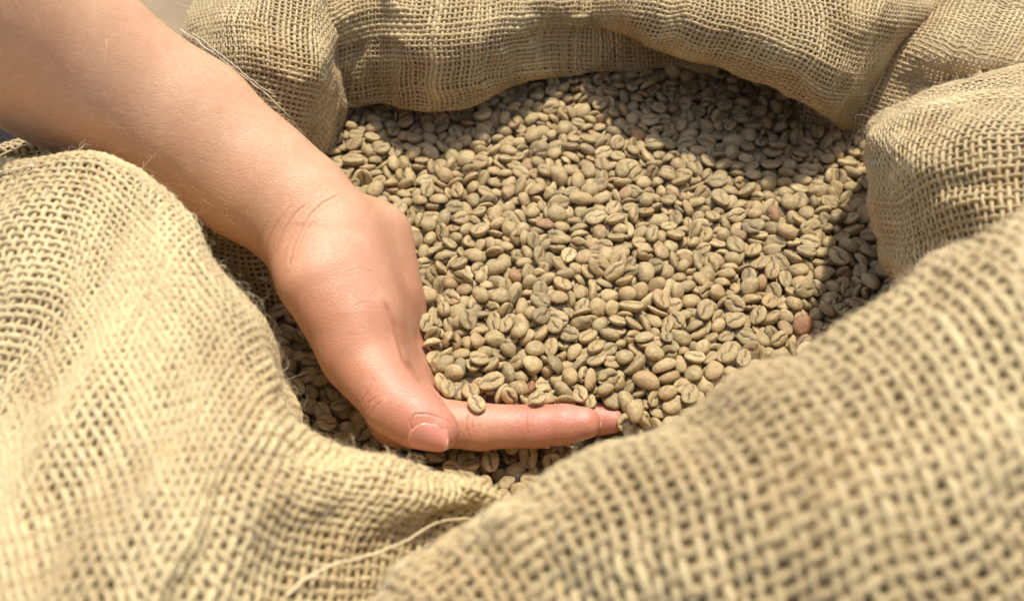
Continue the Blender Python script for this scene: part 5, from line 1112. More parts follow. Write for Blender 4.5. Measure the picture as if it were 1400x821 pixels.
-933,-300,-325,40,66,-121,1,106, 713,-148,-80,-24,196,32,5,119, -1087,47,-266,102,-168,-35,0,90, 140,616,-93,1,4,183,4,104,
-523,823,-99,181,30,14,1,98, 392,-385,-146,110,167,1,0,100, -408,889,-93,1,-18,-127,1,92, -841,-273,-301,34,-88,28,5,94,
311,703,-71,-179,-83,3,3,96, -828,1267,-88,30,4,-188,2,90, 968,-41,-70,-159,-43,18,3,84, 604,1494,-99,14,-13,-108,0,107,
1672,941,-92,-129,-12,28,0,91, -22,1219,-99,-5,72,172,0,95, -452,1409,-56,-2,9,-181,3,90, 1566,248,-104,-184,-19,-20,1,88,
159,1741,-90,53,36,145,2,89, 80,67,-77,191,21,10,2,93, 1466,1460,-120,150,-127,-33,0,98, -87,296,-93,79,32,51,0,97,
651,-416,-96,-63,145,-109,2,96, 358,491,-95,-4,8,103,1,100, -143,1460,-87,-3,34,151,0,97, 66,643,-95,67,51,168,2,93,
12,-15,-84,-118,-159,0,3,102, 384,549,-55,-180,-67,9,1,90, 1650,1258,-117,3,10,-105,0,101, -278,863,-114,-9,2,-40,3,96,
988,1181,-76,14,33,-192,3,99, -134,615,-103,-69,33,-149,1,85, 906,1159,-82,64,-19,-14,4,92, 307,1554,-120,-194,-41,8,0,105,
417,-72,-70,29,-192,-44,2,100, 152,-189,-94,6,-10,189,0,113, -348,1313,-93,-81,129,-108,0,101, -38,689,-96,-35,71,42,4,80,
-555,874,-123,6,-5,1,1,88, 282,45,-63,155,120,31,1,90, 420,117,-63,90,176,-6,0,91, 389,430,-68,-172,-66,70,1,96,
1104,1564,-112,-55,-18,28,1,96, 1155,1391,-78,-1,-30,-196,0,101, -629,1453,-115,-19,43,46,2,102, -129,908,-101,117,-161,-4,4,103,
916,1443,-91,-21,13,-105,2,94, 1231,1369,-87,93,123,101,4,100, -157,-658,-322,31,-39,6,3,83, 379,784,-64,-148,-108,18,3,91,
1118,324,-84,-105,166,-33,0,94, 1277,-22,-90,-191,-11,-2,0,114, 1677,1461,-62,-8,1,195,1,93, 947,-95,-102,-161,48,-35,0,98,
187,-427,-101,199,21,6,3,92, 1833,940,-134,-48,21,84,2,115, 1,-657,-331,-9,-22,-14,1,92, 301,1757,-98,33,-60,109,2,114,
340,92,-76,12,-5,124,0,99, 148,-582,-333,-29,-15,-59,2,93, -619,1491,-85,-29,-1,1,5,86, -1024,35,-272,4,-29,111,0,101,
-685,-521,-324,-179,15,17,1,93, -570,-683,-221,4,-1,172,0,88, -117,350,-98,57,180,62,4,102, 470,1664,-95,-24,-5,-112,3,93,
1276,1642,-98,-3,-2,122,2,100, 1838,1075,-125,27,25,96,1,81, 1103,1795,-103,-25,-17,141,0,88, 1400,-77,-104,-23,68,145,3,95,
1680,30,-50,30,57,55,2,95, 1287,209,-82,-198,20,18,0,99, 852,-325,-92,-178,-12,13,0,104, 999,39,-117,71,-182,-33,2,97,
-955,42,-240,21,-29,-10,5,99, 623,-17,-86,-1,-37,-87,6,95, 190,1562,-90,185,-68,16,3,107, -192,411,-107,177,93,9,1,91,
1193,-297,-73,27,12,30,3,104, -217,1459,-81,48,24,149,5,105, -129,-592,-326,-44,13,-176,1,103, 598,-362,-95,21,-188,-63,2,102,
213,498,-89,-22,21,-193,0,101, 1414,1682,-129,29,40,158,2,99, 911,-268,-100,196,5,-36,2,103, 1779,110,-57,128,-132,-38,4,84,
-90,634,-78,1,-2,192,3,92, 704,-331,-112,5,2,-122,1,102, 987,1015,-69,1,3,-6,2,108, 850,986,-79,4,-16,23,0,108,
-883,1323,-91,53,178,74,2,92, -703,1024,-109,132,148,12,3,108, 1793,170,-101,18,66,179,0,95, -1021,-164,-320,-41,43,-163,3,108,
-649,-576,-337,-80,182,-1,3,101, 1560,1380,-110,-11,52,182,1,86, 1014,1657,-86,-101,-169,-9,2,104, 1323,493,-75,72,115,117,1,114,
-597,1375,-110,149,-131,-24,0,100, 24,-726,-304,135,-137,-10,4,96, 1593,1591,-92,-12,97,42,0,87, 1748,914,-104,156,-96,-31,2,105,
872,1461,-109,-49,-182,63,2,101, 1408,81,-120,-159,119,-24,6,106, 1766,624,-114,-104,168,-31,1,100, -895,-441,-354,168,108,8,1,102,
99,545,-104,-7,-4,199,3,99, 1454,753,-110,4,198,17,0,117, 255,389,-62,24,182,-15,5,85, 1157,1057,-102,66,-6,19,1,95,
1297,439,-101,34,196,23,3,96, 343,1637,-133,-1,-5,-156,0,103, 1803,730,-81,-42,70,-171,2,100, -262,-772,-228,6,-11,22,2,92,
1571,967,-118,58,178,-69,2,104, -351,1044,-91,4,190,63,3,104, -421,729,-100,88,-152,-52,0,89, 1797,784,-88,127,-152,-25,5,90,
-585,787,-107,186,-48,2,0,90, -845,1116,-108,-43,-43,-14,2,105, 1469,223,-117,-92,176,-25,6,106, 40,1687,-78,-187,1,58,1,101,
981,998,-94,55,189,-33,0,103, 94,1748,-86,-72,-28,46,3,101, 1090,-11,-111,3,30,196,1,101, -70,-246,-110,-3,0,-199,2,97,
199,1071,-103,-4,199,9,2,103, 1341,374,-103,39,-59,-165,0,107, 239,1609,-102,-14,20,-79,6,99, 733,1362,-97,-18,-8,173,1,95,
23,1504,-88,-163,-40,21,1,89, 1062,104,-104,4,-20,-25,2,88, 824,621,-100,196,-9,-3,5,96, -91,76,-63,10,-42,195,0,100,
-729,-627,-217,188,-65,16,3,80, 340,1151,-94,48,78,178,0,84, 86,-570,-336,173,92,26,1,95, 424,760,-101,-99,173,8,0,112,
-149,71,-99,111,153,47,2,101, 682,-43,-94,24,-14,-189,1,99, 1573,319,-108,156,125,-10,1,91, -100,1245,-99,38,174,-60,1,93,
-249,1171,-83,29,-33,-14,6,103, 629,1201,-114,42,39,80,2,92, 1474,1682,-120,-36,-122,142,3,78, -126,-723,-306,-34,-76,-63,0,91,
129,1605,-91,66,-182,-10,3,89, 394,43,-61,-146,132,26,1,99, 675,394,-85,-195,-36,13,1,105, 1483,992,-83,189,44,-14,0,99,
391,1494,-102,1,5,-190,6,106, 96,284,-92,-9,3,184,1,102, 275,-689,-244,33,77,91,1,109, 696,-485,-122,11,-3,-108,1,78,
-89,1533,-94,1,18,-175,0,106, 1196,-332,-42,41,8,-77,1,91, -911,-110,-279,-194,37,5,4,99, 999,19,-80,13,-54,82,2,97,
1023,1354,-85,115,-24,-95,3,103, 1719,449,-107,-55,-45,-155,0,81, 598,823,-105,-56,191,21,1,110, 1497,919,-97,-115,161,25,1,96,
1160,492,-103,-9,-31,101,0,90, 1518,852,-100,-18,-36,-196,0,85, 653,1077,-121,-191,57,-10,1,88, 1861,1019,-119,59,-175,-70,4,97,
1478,100,-109,-26,187,-53,3,97, 519,1437,-99,70,-24,53,0,91, -869,-492,-325,31,-37,-20,0,112, -532,1355,-91,186,-37,8,3,100,
-1016,-107,-304,-9,-95,-174,5,97, 420,1633,-120,16,-62,175,1,104, 474,-276,-105,10,-2,151,1,90, 499,1309,-141,-25,-13,37,1,116,
-158,-469,-86,-138,-24,-16,0,87, 308,-360,-110,11,-7,4,2,108, 1489,1522,-92,-39,-2,-12,0,101, 1504,816,-134,-2,7,-118,1,107,
-177,322,-121,1,-10,-155,0,86, 40,1286,-106,-35,23,-163,6,98, 680,888,-102,-34,196,-9,5,107, -593,1230,-103,196,3,-18,5,97,
-342,94,-111,-177,4,-28,0,94, 316,1077,-130,142,-132,24,3,95, 240,1807,-118,-35,1,6,5,104, -832,1494,-121,3,-30,1,4,116,
1401,683,-131,-1,-4,-199,1,103, -780,1551,-117,189,-8,-23,3,101, -758,1116,-99,-47,193,-16,0,95, -18,-560,-331,-87,-177,12,0,87,
445,414,-73,-136,144,27,0,97, 1387,1195,-99,-24,3,38,3,84, 1419,937,-99,85,-170,-52,1,105, 608,1592,-102,77,181,34,2,88,
987,1722,-109,28,4,186,3,100, 140,775,-96,38,116,-56,3,87, -125,830,-105,47,-41,-182,0,88, 1584,1539,-106,-2,22,22,3,86,
385,1037,-124,16,-194,-46,0,104, 786,1814,-117,91,26,20,6,100, 449,1562,-115,77,43,86,4,97, 261,1127,-118,73,170,-1,0,105,
1250,504,-89,22,-20,25,1,117, 1161,615,-73,-31,9,-76,1,97, 520,-99,-72,-186,61,-8,1,106, 700,946,-89,-47,-8,98,2,79,
631,311,-80,167,-109,9,1,92, 1757,116,-107,-13,21,22,2,110, 1610,-44,-42,-14,-43,188,4,86, -370,1249,-100,-9,-87,179,2,92,
-900,-51,-235,-4,-30,150,1,89, -669,1509,-118,8,-193,53,3,95, -72,1196,-116,-39,23,109,1,91, 563,1091,-95,109,-53,-102,6,80,
-852,1018,-98,23,-34,193,0,102, 479,169,-77,18,17,41,5,89, 342,-188,-91,4,-21,168,5,103, 1120,-332,-60,122,52,90,4,100,
120,1064,-120,52,46,129,4,102, 1171,1235,-59,154,123,25,1,104, -68,510,-117,-8,-7,97,6,94, 518,1258,-97,98,-167,-49,2,90,
766,507,-104,-2,-51,172,0,94, -57,858,-103,195,28,18,2,99, -7,322,-105,1,-12,-167,2,91, 583,1426,-125,-32,173,95,4,93,
801,1851,-85,-47,25,49,0,112, 1252,716,-107,-64,42,177,0,83, 763,1103,-73,-147,135,1,0,100, 366,1329,-130,46,173,-88,1,91,
1302,1799,-64,64,85,-88,5,110, 1656,854,-111,-8,24,-19,3,97, -581,1291,-105,3,-189,54,2,89, -441,-669,-267,82,167,24,6,78,
801,195,-114,14,4,149,2,107, -243,-597,-272,18,-12,-130,3,97, 1075,602,-93,-6,-23,40,2,114, 910,1730,-122,70,-1,-29,1,109,
1553,148,-122,-1,-4,-190,2,106, 1712,1158,-112,21,-4,-174,2,86, 439,1361,-132,-193,-36,-29,3,103, 298,1344,-105,18,-2,195,0,88,
1265,1095,-82,3,-77,164,2,85, -1209,147,-280,-35,25,-60,2,88, 1897,953,-73,19,-60,189,0,96, -420,1001,-99,-47,37,-190,1,97,
1159,809,-109,56,33,24,0,94, 1528,1153,-126,-43,-25,192,0,99, 402,1184,-130,64,-186,-22,1,99, 1742,992,-108,31,197,-6,2,96,
-1085,-163,-268,-150,118,0,1,101, 462,27,-82,-5,0,-116,2,101, 856,458,-101,-108,-104,106,0,88, 845,1146,-105,189,-61,-19,0,97,
1498,1375,-122,181,-83,-23,1,101, 197,156,-83,-7,4,-54,3,83, 1091,-290,-99,41,98,-163,4,95, 8,-473,-102,5,62,-15,2,92,
1071,992,-74,196,-24,24,2,94, 1595,428,-106,77,180,39,2,106, 986,-165,-123,-12,-4,-160,0,97, 1544,1439,-129,-51,-47,51,0,78,
29,693,-119,-8,-1,-61,6,90, 657,722,-98,-83,-179,33,1,110, 385,937,-101,-31,4,-116,6,93, 687,1505,-99,1,-1,6,1,100,
2,-800,-308,-13,12,101,1,88, -356,491,-112,174,-84,-46,0,86, -489,1068,-69,-197,23,-14,1,93, 526,22,-76,-35,71,-162,6,97,
417,-209,-72,-27,-189,-38,5,93, -642,876,-106,193,-50,-8,0,111, 798,1584,-132,-7,-10,-193,0,100, -44,-434,-122,15,-12,112,4,90,
594,483,-101,-6,-8,-186,1,104, 119,485,-85,182,37,0,6,103, 984,1826,-93,-21,170,-103,2,102, 1877,891,-89,-77,7,16,4,109,
1085,57,-121,-198,5,-21,3,96, 1713,518,-100,-136,88,-104,3,103, -223,1279,-99,-185,28,-27,0,94, -879,-348,-343,86,-166,-42,5,93,
1918,1164,-97,67,-29,-5,1,113, 333,-107,-70,196,-4,5,0,92, 1422,1326,-109,87,-97,-144,0,94, 711,1822,-80,16,46,-120,0,99,
508,801,-103,188,-23,-15,1,106, 146,1425,-125,155,121,-37,4,95, 133,1216,-128,-198,-9,-7,3,92, 298,522,-99,-7,0,-184,3,83,
522,312,-72,-34,-37,117,4,98, 726,1439,-90,193,-45,-20,2,94, 1316,698,-112,52,-29,-51,4,104, 968,1605,-83,-23,-17,-26,1,83,
498,920,-133,-8,-5,186,3,108, -905,1381,-130,-161,113,33,0,93, 733,1610,-112,139,141,-21,2,95, 748,851,-124,-3,6,195,1,85,
-853,1427,-128,-56,27,186,1,92, -233,918,-98,15,-11,147,4,104, 682,538,-101,-197,30,-16,6,98, 249,907,-110,-8,66,-129,5,104,
1613,385,-88,-3,-44,149,0,96, -45,1294,-111,-196,-29,-17,3,109, 84,1371,-118,-86,156,-87,5,90, 1853,1146,-144,-15,36,-5,1,107,
1351,44,-131,-19,6,-132,1,90, 488,1050,-125,34,-194,-31,2,105, 1028,43,-105,51,9,156,2,90, 616,664,-97,36,175,86,4,98,
1672,1055,-132,23,65,-187,0,105, 1186,1457,-81,-40,189,43,2,110, 767,332,-101,-4,-192,51,6,93, 966,715,-118,-5,-7,26,5,99,
80,-205,-86,-77,49,-70,0,85, 469,1860,-110,22,63,-182,2,94, 441,681,-92,-113,-160,-41,0,97, 1177,354,-91,96,-124,-37,4,93,
1283,771,-117,21,40,-102,6,99, 874,674,-119,-10,5,-75,3,98, 1064,1167,-83,25,10,-197,4,85, 1494,1461,-105,-31,17,-154,1,89,
-924,-24,-339,30,7,-160,0,91, 1334,1591,-111,156,118,34,0,110, 1423,1611,-118,96,-33,-84,1,90, 1644,979,-129,-153,127,3,0,100,
159,332,-90,7,-10,-173,1,90, 379,719,-85,2,-3,72,0,78, 712,-553,-124,6,-4,-171,0,78, 1343,1439,-81,-21,178,86,3,86,
-137,1059,-103,-7,-1,-101,4,100, 1356,1331,-91,-4,-4,-180,1,104, -177,613,-117,-3,-6,-145,0,94, 911,1774,-111,-75,162,74,1,110,
-1196,58,-221,-93,103,110,2,88, 1637,1184,-137,14,-41,-59,2,102, 1088,155,-93,-20,-175,87,3,87, 226,1737,-118,49,191,21,2,89,
1524,1578,-91,-32,-53,187,2,87, -367,1111,-103,74,-184,23,6,100, 1085,703,-124,8,-7,80,2,94, 1265,1451,-105,26,-59,20,0,104,
1546,1244,-113,11,-48,-111,2,101, 1171,150,-140,-11,0,-7,3,86, 196,223,-84,-19,-3,107,3,86, 946,1240,-97,-16,-184,72,2,100,
1231,1763,-125,-29,-68,157,3,108, -489,365,-90,-26,-22,-174,1,88, 778,1021,-96,-15,-17,84,0,96, -180,1362,-115,-41,11,19,0,101,
1443,151,-131,0,-14,4,2,85, 568,625,-82,21,188,-65,3,90, 1558,1323,-105,197,-5,16,1,100, 1116,1181,-97,65,187,2,0,98,
-930,-421,-276,-6,-9,-175,1,79, -338,818,-116,-5,-12,150,3,93, 829,-264,-103,45,194,1,1,78, 232,1197,-129,-18,59,55,0,98,
1081,1629,-101,-53,184,9,1,103, 730,1240,-105,-64,-62,-176,0,98, 1146,274,-120,147,-50,-59,1,85, -375,-757,-226,-26,6,-167,0,102,
1287,1212,-73,-84,173,-41,0,96, 1480,1223,-139,9,7,188,1,96, 201,1457,-110,9,-130,90,0,99, 423,1724,-77,34,196,-6,1,102,
19,-877,-218,-181,-76,-36,1,98, -237,-168,-118,-2,0,102,1,109, 1695,585,-119,-192,8,-9,6,87, 1463,1301,-121,-157,-122,13,1,96,
-876,-539,-277,-10,-3,-16,2,105, 1907,963,-131,-74,-172,38,2,92, 1779,1160,-142,82,-179,30,3,94, 1457,1171,-106,49,162,91,5,93,
-580,-617,-343,-3,-33,175,1,103, 1594,1418,-131,23,124,152,4,78, 1267,-105,-92,156,-118,-15,0,106, 19,1270,-135,8,1,117,2,93,
609,1834,-116,-58,30,108,0,81, -928,1190,-135,128,-150,0,3,91, -96,-175,-84,-15,-93,92,2,103, 610,180,-83,-4,-22,66,0,109,
719,1062,-112,40,-29,179,5,88, 1081,1725,-101,-53,13,-192,1,78, -676,1547,-119,-43,-51,-112,1,94, 1553,549,-119,196,-27,-16,2,81,
1799,253,-108,6,-34,-178,0,108, 195,1794,-63,-160,112,-38,1,94, 270,1251,-114,5,-62,163,2,88, -463,689,-113,-156,123,12,2,81,
142,-92,-93,2,-4,-166,2,101, -476,472,-119,-49,-25,86,2,110, 747,1309,-131,1,5,-151,1,88, -155,-241,-94,106,-167,-30,5,98,
556,1857,-78,-144,17,-9,0,94, 858,1926,-81,40,-97,145,6,95, -335,268,-117,33,42,-103,3,106, 651,1785,-118,64,44,50,0,93,
293,1629,-120,-65,-68,112,3,91, 1405,435,-102,-57,44,151,3,108, 1221,1087,-115,-23,26,-193,3,84, 1012,1821,-133,194,3,8,2,93,
506,1832,-87,136,10,33,3,92, 126,1776,-113,185,69,27,0,91, -411,1108,-87,-22,-17,-136,1,83, -899,-354,-297,20,-21,-152,0,97,
889,1894,-80,-71,85,-166,0,91, 659,230,-88,-173,99,-8,6,102, 643,1662,-93,-22,-24,100,1,89, -920,-267,-274,7,46,-77,4,97,
62,-109,-98,-7,-9,17,3,96, 11,889,-106,-44,-74,150,6,112, 1310,1165,-118,-10,-8,197,1,117, 512,449,-92,-7,-6,-47,0,105,
1275,895,-104,-146,-129,-16,3,112, 1313,286,-89,-119,-147,43,1,101, 216,-28,-84,7,-4,192,0,95, -1056,174,-217,11,-2,-34,1,101,
-254,502,-119,20,-18,-115,3,104, -76,-77,-69,28,-10,-108,0,93, 1235,600,-110,19,83,-165,6,104, 821,283,-117,-18,0,-199,2,99,
1254,101,-119,-2,93,-174,1,96, -359,749,-97,-30,-196,27,0,105, 239,104,-66,-15,-197,20,3,95, -270,791,-106,-182,-79,-12,6,105,
1795,413,-90,-22,133,104,1,99, 385,264,-52,-23,20,-185,3,96, -319,623,-106,52,-49,-176,0,102, -182,235,-105,115,160,8,0,96,
176,546,-85,-191,-48,11,3,100, -560,1104,-103,-44,55,181,3,108, 1735,766,-121,-196,-18,16,0,103, 1063,1830,-81,-15,166,-52,4,84,
768,-354,-102,94,-173,28,3,85, 195,412,-94,-23,-12,123,6,96, 1358,953,-107,-80,107,-124,4,105, 975,428,-112,-168,92,-31,2,97,
-282,127,-109,-67,-10,145,4,92, -35,36,-68,59,7,120,6,90, 1495,595,-104,10,37,-196,3,98, -449,1292,-100,10,199,-16,4,108,
682,1564,-133,-3,-8,-99,0,112, 16,134,-86,6,-10,184,4,90, -923,-3,-271,10,-10,-198,3,92, -1107,-111,-222,147,135,15,1,89,
-175,98,-67,-198,-8,-30,1,89, -865,-108,-216,-139,-143,14,1,89, -827,-372,-300,-131,143,38,6,86, -571,941,-105,-34,-194,-37,2,101,
882,237,-106,-120,-140,55,0,91, -301,1111,-100,-46,9,-184,0,103, -642,1070,-109,20,195,9,0,102, -301,1493,-74,-71,-105,96,2,108,
1550,739,-116,23,183,77,3,97, -202,693,-102,-141,136,-14,1,97, 681,612,-114,-3,-3,-125,1,96, -751,1075,-139,2,-6,-142,6,102,
-525,1053,-118,1,-5,188,2,102, 895,398,-123,-6,-3,-115,0,92, -415,464,-115,147,132,-9,0,93, 786,-74,-116,-7,10,-179,6,85,
967,880,-116,7,-1,-14,1,99, 877,869,-119,0,-9,-41,2,98, -390,1450,-43,8,-33,175,0,104, 671,1283,-119,-56,192,-7,2,103,
-305,1407,-100,-184,-55,51,3,104, 768,939,-90,0,-4,60,1,97, 108,1707,-119,40,33,-187,1,107, -960,1299,-87,-121,-85,7,2,101,
1057,402,-95,-2,7,-99,1,88, -729,1569,-92,169,-91,56,0,104, -195,835,-115,10,-5,104,0,94, 1766,545,-117,185,-75,-11,6,90,
242,1448,-115,78,115,131,5,102, 796,1087,-108,-38,195,9,1,96, -7,957,-109,-91,4,26,2,94, 1287,1298,-95,-8,0,157,6,98,
1423,-9,-132,-2,-8,-159,2,81, -62,370,-84,-15,11,-118,6,85, 1816,469,-73,-22,119,-158,2,86, -530,1402,-107,-179,59,18,6,99,
314,290,-62,9,102,-154,1,83, 426,1209,-93,196,-8,-31,0,95, -219,1099,-99,-194,46,14,1,94, 788,913,-108,-130,152,-10,2,91,
892,1586,-116,0,197,-33,2,100, -525,1176,-84,-20,5,-100,2,94, 935,408,-103,24,19,170,6,84, 1213,1018,-104,85,-179,-22,2,92,
561,1542,-99,-110,-68,69,3,99, 1641,337,-120,-17,0,97,3,83, 1001,1115,-71,30,-196,19,0,92, -444,839,-105,49,192,24,4,89,
832,1412,-83,-80,-180,-34,0,96, 1362,1242,-127,10,1,76,0,94, 553,1797,-114,-138,140,-18,4,99, 1271,1561,-100,172,-63,19,1,96,
248,566,-89,56,3,167,0,83, -245,1395,-106,175,85,-39,6,93, 546,217,-74,68,-186,25,1,78, 1063,1471,-86,137,-138,46,0,94,
393,1858,-101,-193,7,-50,2,98, 359,1723,-130,4,17,-195,3,96, 67,902,-91,-3,18,-150,0,86, -859,1524,-79,6,36,86,2,93,
693,719,-75,73,-182,6,6,81, -872,1346,-135,-21,75,-152,6,88, 224,1704,-105,24,19,-197,6,92, 907,1298,-109,4,71,167,1,87,
411,1676,-119,-192,29,-4,3,92, -672,1428,-117,-3,-198,26,1,88, 835,1632,-111,-33,8,-102,1,90, 116,1633,-135,10,-8,69,0,91,
507,1719,-118,-198,-10,21,4,91, 1854,1246,-98,140,120,71,0,84, 549,681,-116,-11,-13,-149,0,78, -476,1437,-84,177,83,-18,0,85,
1280,1043,-123,3,6,-47,1,79, -643,1252,-114,-148,-101,36,2,81, 1275,1822,-95,88,-151,-88,4,85, 433,1162,-109,113,45,-23,1,78,
-537,1324,-117,-25,-196,33,6,78, 683,-662,-224,47,190,33,1,90, 729,-705,-221,-21,36,-145,1,95, -807,1382,-122,114,163,2,1,105,
-750,773,-133,4,-7,-89,1,94, -857,1031,-124,-28,-192,-50,5,96, 64,-947,-216,14,-17,-198,3,95, -88,-892,-226,-29,8,0,0,91,
-40,-978,-236,-109,162,34,3,92, 133,-951,-235,138,-137,-9,1,93, 124,-857,-226,-120,157,15,1,104, 156,-775,-225,30,-28,13,4,98,
254,-750,-232,7,38,71,0,93, 290,-813,-222,-10,47,57,0,95, 332,-737,-216,177,64,16,6,81, 1641,134,-117,-2,-5,-176,2,103,
1608,-143,-107,-101,-163,56,3,100, 469,584,-86,86,-135,-109,2,85, 542,-636,-173,136,-136,-53,2,93, 551,-696,-232,142,-124,-65,0,106,
486,-698,-191,-78,-17,13,1,102, 1654,798,-123,194,41,-26,0,100, 717,1799,-130,-24,-34,-103,6,78, 874,-582,-61,119,-32,-5,2,100,
950,-515,-76,27,-73,-155,2,87, 635,-719,-188,91,43,-12,1,89, 769,-566,-90,-18,62,172,1,99, 1555,-187,-110,-131,-137,47,4,104,
1718,-78,-111,-55,189,-33,6,96, 1729,43,-97,197,-18,-30,0,104, 1479,-272,-116,199,15,8,4,95, 1442,827,-116,-160,-72,72,3,87,
208,-712,-297,-77,37,-79,1,90, 477,-680,-246,-49,7,-44,2,88, 349,-786,-267,181,56,-19,0,120, 1870,696,-117,-142,127,-41,0,101,
880,1887,-128,-111,-147,78,3,91, 956,-585,-46,45,-39,-83,0,93, 1060,-437,-77,-195,22,8,1,89, 1197,-408,-39,-127,-101,104,4,91,
1211,-363,-74,-186,-64,7,2,91, 1062,-343,-79,-61,-37,-178,1,83, 1263,396,-114,150,-121,-1,2,109, 1379,-325,-111,198,27,-9,1,104,
1407,-227,-107,-172,-94,-19,0,99, 1086,513,-117,68,24,-3,6,113, 1122,-508,-59,-32,-8,19,1,104, 1147,-387,-53,-60,97,-126,4,98,
1990,1100,-121,-133,145,34,5,120, 263,-83,-73,-52,186,-53,1,78, 1280,-307,-73,-28,179,76,4,112, 1290,-243,-83,-98,172,13,3,97,
1309,980,-124,-10,-4,-158,0,81, 1232,-269,-112,-39,44,-166,4,99, 151,-767,-326,-64,-84,146,2,115, 31,1448,-103,0,3,49,1,100,
42,1760,-60,165,109,-24,4,97, 81,-911,-359,5,-18,-106,6,105, 95,1527,-98,-28,-17,116,6,108, 88,-858,-319,101,-119,-110,2,78,
142,4,-72,58,42,130,0,99, -971,-417,-380,15,-47,25,5,96, 152,1006,-98,-12,1,104,0,91, 138,1216,-103,16,-28,197,2,97,
1419,-176,-57,12,-12,-160,4,96, 1553,357,-78,67,38,185,3,91, 1462,-120,-89,-20,-2,-168,1,98, 1556,-130,-63,25,-32,195,5,96,
1562,-61,-72,-20,6,-81,2,85, 1404,-297,-60,-2,40,194,1,108, 1348,-243,-112,58,-60,-121,0,100, -1040,1006,-113,-19,-25,-85,0,110,
-936,995,-125,95,47,91,1,102, 1114,1466,-112,168,105,10,4,89, 1187,-463,-104,188,-58,-27,0,91, 1158,-330,-100,-108,168,-11,1,120,
-42,1683,-66,14,-6,110,0,104, 40,-855,-323,-36,-155,39,4,90, -17,518,-81,61,26,-148,3,92, 44,591,-91,62,-40,166,6,86,
-83,-825,-335,-32,-88,7,2,103, -122,-797,-296,153,113,40,2,104, -771,-577,-374,78,-60,-30,1,93, 1831,126,-59,-89,-174,22,3,91,
1879,640,-65,106,-110,-92,5,98, 1628,-113,-85,-31,-4,192,0,81, 1629,-39,-82,123,-156,2,0,92, 1681,1452,-86,-26,197,16,0,81,
1659,219,-102,42,-41,126,2,88, -807,745,-117,19,190,48,1,88, -727,942,-113,-136,-42,11,2,94, -805,1599,-108,106,-134,103,6,105,
-235,299,-108,27,90,120,3,92, -781,659,-91,-11,17,140,3,101, 1665,1551,-99,-76,96,127,2,110, 1678,-32,-72,30,35,195,0,96,
1742,9,-62,-116,-146,30,3,91, 1834,498,-44,-139,11,31,0,88, -922,938,-92,-22,-79,-182,3,90, 2032,1054,-109,-73,54,-146,2,98,
1986,822,-113,-4,-11,-181,6,90, 1949,956,-114,19,-22,-143,0,94, 1935,1029,-84,-150,-76,-59,0,96, 1852,817,-100,44,136,139,0,85,
-683,-683,-306,-33,15,-154,0,97, -745,594,-69,-10,-49,136,0,91, -803,723,-57,123,138,-75,0,112, -1015,874,-88,82,78,-165,1,97,
-1039,967,-52,-6,-16,-135,4,115, -956,-388,-325,13,33,-34,0,97, -197,-770,-323,0,-67,187,2,102, -152,-15,-96,23,-195,-21,1,95,
1036,-454,-107,83,-181,10,6,91, 1040,-334,-120,-10,1,-74,2,95, 1113,-226,-109,100,172,-12,0,101, 1081,1099,-91,-78,181,31,0,114,
-891,726,-69,1,-27,-189,2,86, -903,842,-42,-156,-121,10,0,92, -528,-637,-325,73,2,134,2,98, -555,501,-90,77,-13,-59,2,86,
-639,647,-57,188,-68,6,1,94, -532,402,-90,14,-142,-117,4,92, -662,1545,-76,7,-3,-147,1,78, -615,633,-113,-46,-22,-190,0,97,
-667,689,-118,6,-40,71,1,109, -759,1373,-85,15,-199,-16,0,85, -505,-684,-352,-42,139,-107,3,100, -578,668,-79,106,165,-37,0,87,
899,1653,-137,6,2,187,2,99, 1006,-400,-100,193,39,-11,5,86, 1040,-255,-105,-171,-84,27,0,93, -497,295,-80,156,63,51,6,113,
-552,435,-102,-59,-170,-25,6,106, -481,229,-119,48,36,178,1,109, -449,1478,-77,-8,39,193,3,109, -745,1579,-72,-45,-53,-12,3,97,
-764,1633,-114,-48,96,81,3,86, -734,718,-92,-40,17,-129,2,107, 900,-638,-75,-106,55,144,2,105, 914,-568,-99,-3,-19,-45,4,98,
906,612,-108,70,-178,-58,3,83, -32,-928,-310,-42,147,128,1,90, -143,1588,-77,-32,75,-183,0,100, -183,1531,-74,75,-10,170,3,83,
830,20,-116,-1,3,-4,2,107, -697,634,-85,59,68,171,1,85, -811,-546,-345,25,-19,-160,0,108, -962,801,-84,7,184,62,5,94,
-932,876,-93,10,14,-198,5,107, -868,795,-89,-45,6,-52,4,118, -947,1376,-99,27,20,155,1,92, 731,183,-87,31,186,-65,1,95,
600,-719,-225,-135,27,20,2,78, 725,1118,-112,38,-194,-32,5,92, 775,-664,-124,-6,-8,196,0,94, 827,-563,-106,134,-143,37,3,80,
-96,-892,-303,-32,23,0,1,100, 597,990,-116,99,170,-32,1,103, 683,-654,-145,17,-53,35,5,96, 680,-236,-88,185,-66,-27,5,98,
1983,1041,-114,11,-38,131,6,99, -998,931,-102,50,4,116,0,102, -990,1017,-87,49,25,191,1,86, 210,-806,-293,156,-21,-117,1,98,
185,-850,-340,-86,-8,-3,0,99, 547,533,-88,165,105,-30,0,90, 499,-733,-315,-119,39,-2,1,95, 607,-670,-198,95,-62,-31,0,99,
1803,532,-81,-133,-149,1,0,114, 1834,632,-111,-76,-13,131,0,84, 1834,695,-87,-42,152,-90,0,95, 390,1570,-139,-1,-16,195,3,95,
464,1779,-118,-44,16,-158,2,99, 415,-671,-231,-19,-35,12,1,99, 265,-778,-287,41,-69,-172,0,107, 1640,264,-118,-11,-13,69,5,82,
1981,863,-136,81,-181,23,6,98, 1656,905,-121,-105,72,48,3,97, 1663,-135,-113,9,55,75,3,87, 1681,-64,-106,-59,14,148,1,91,
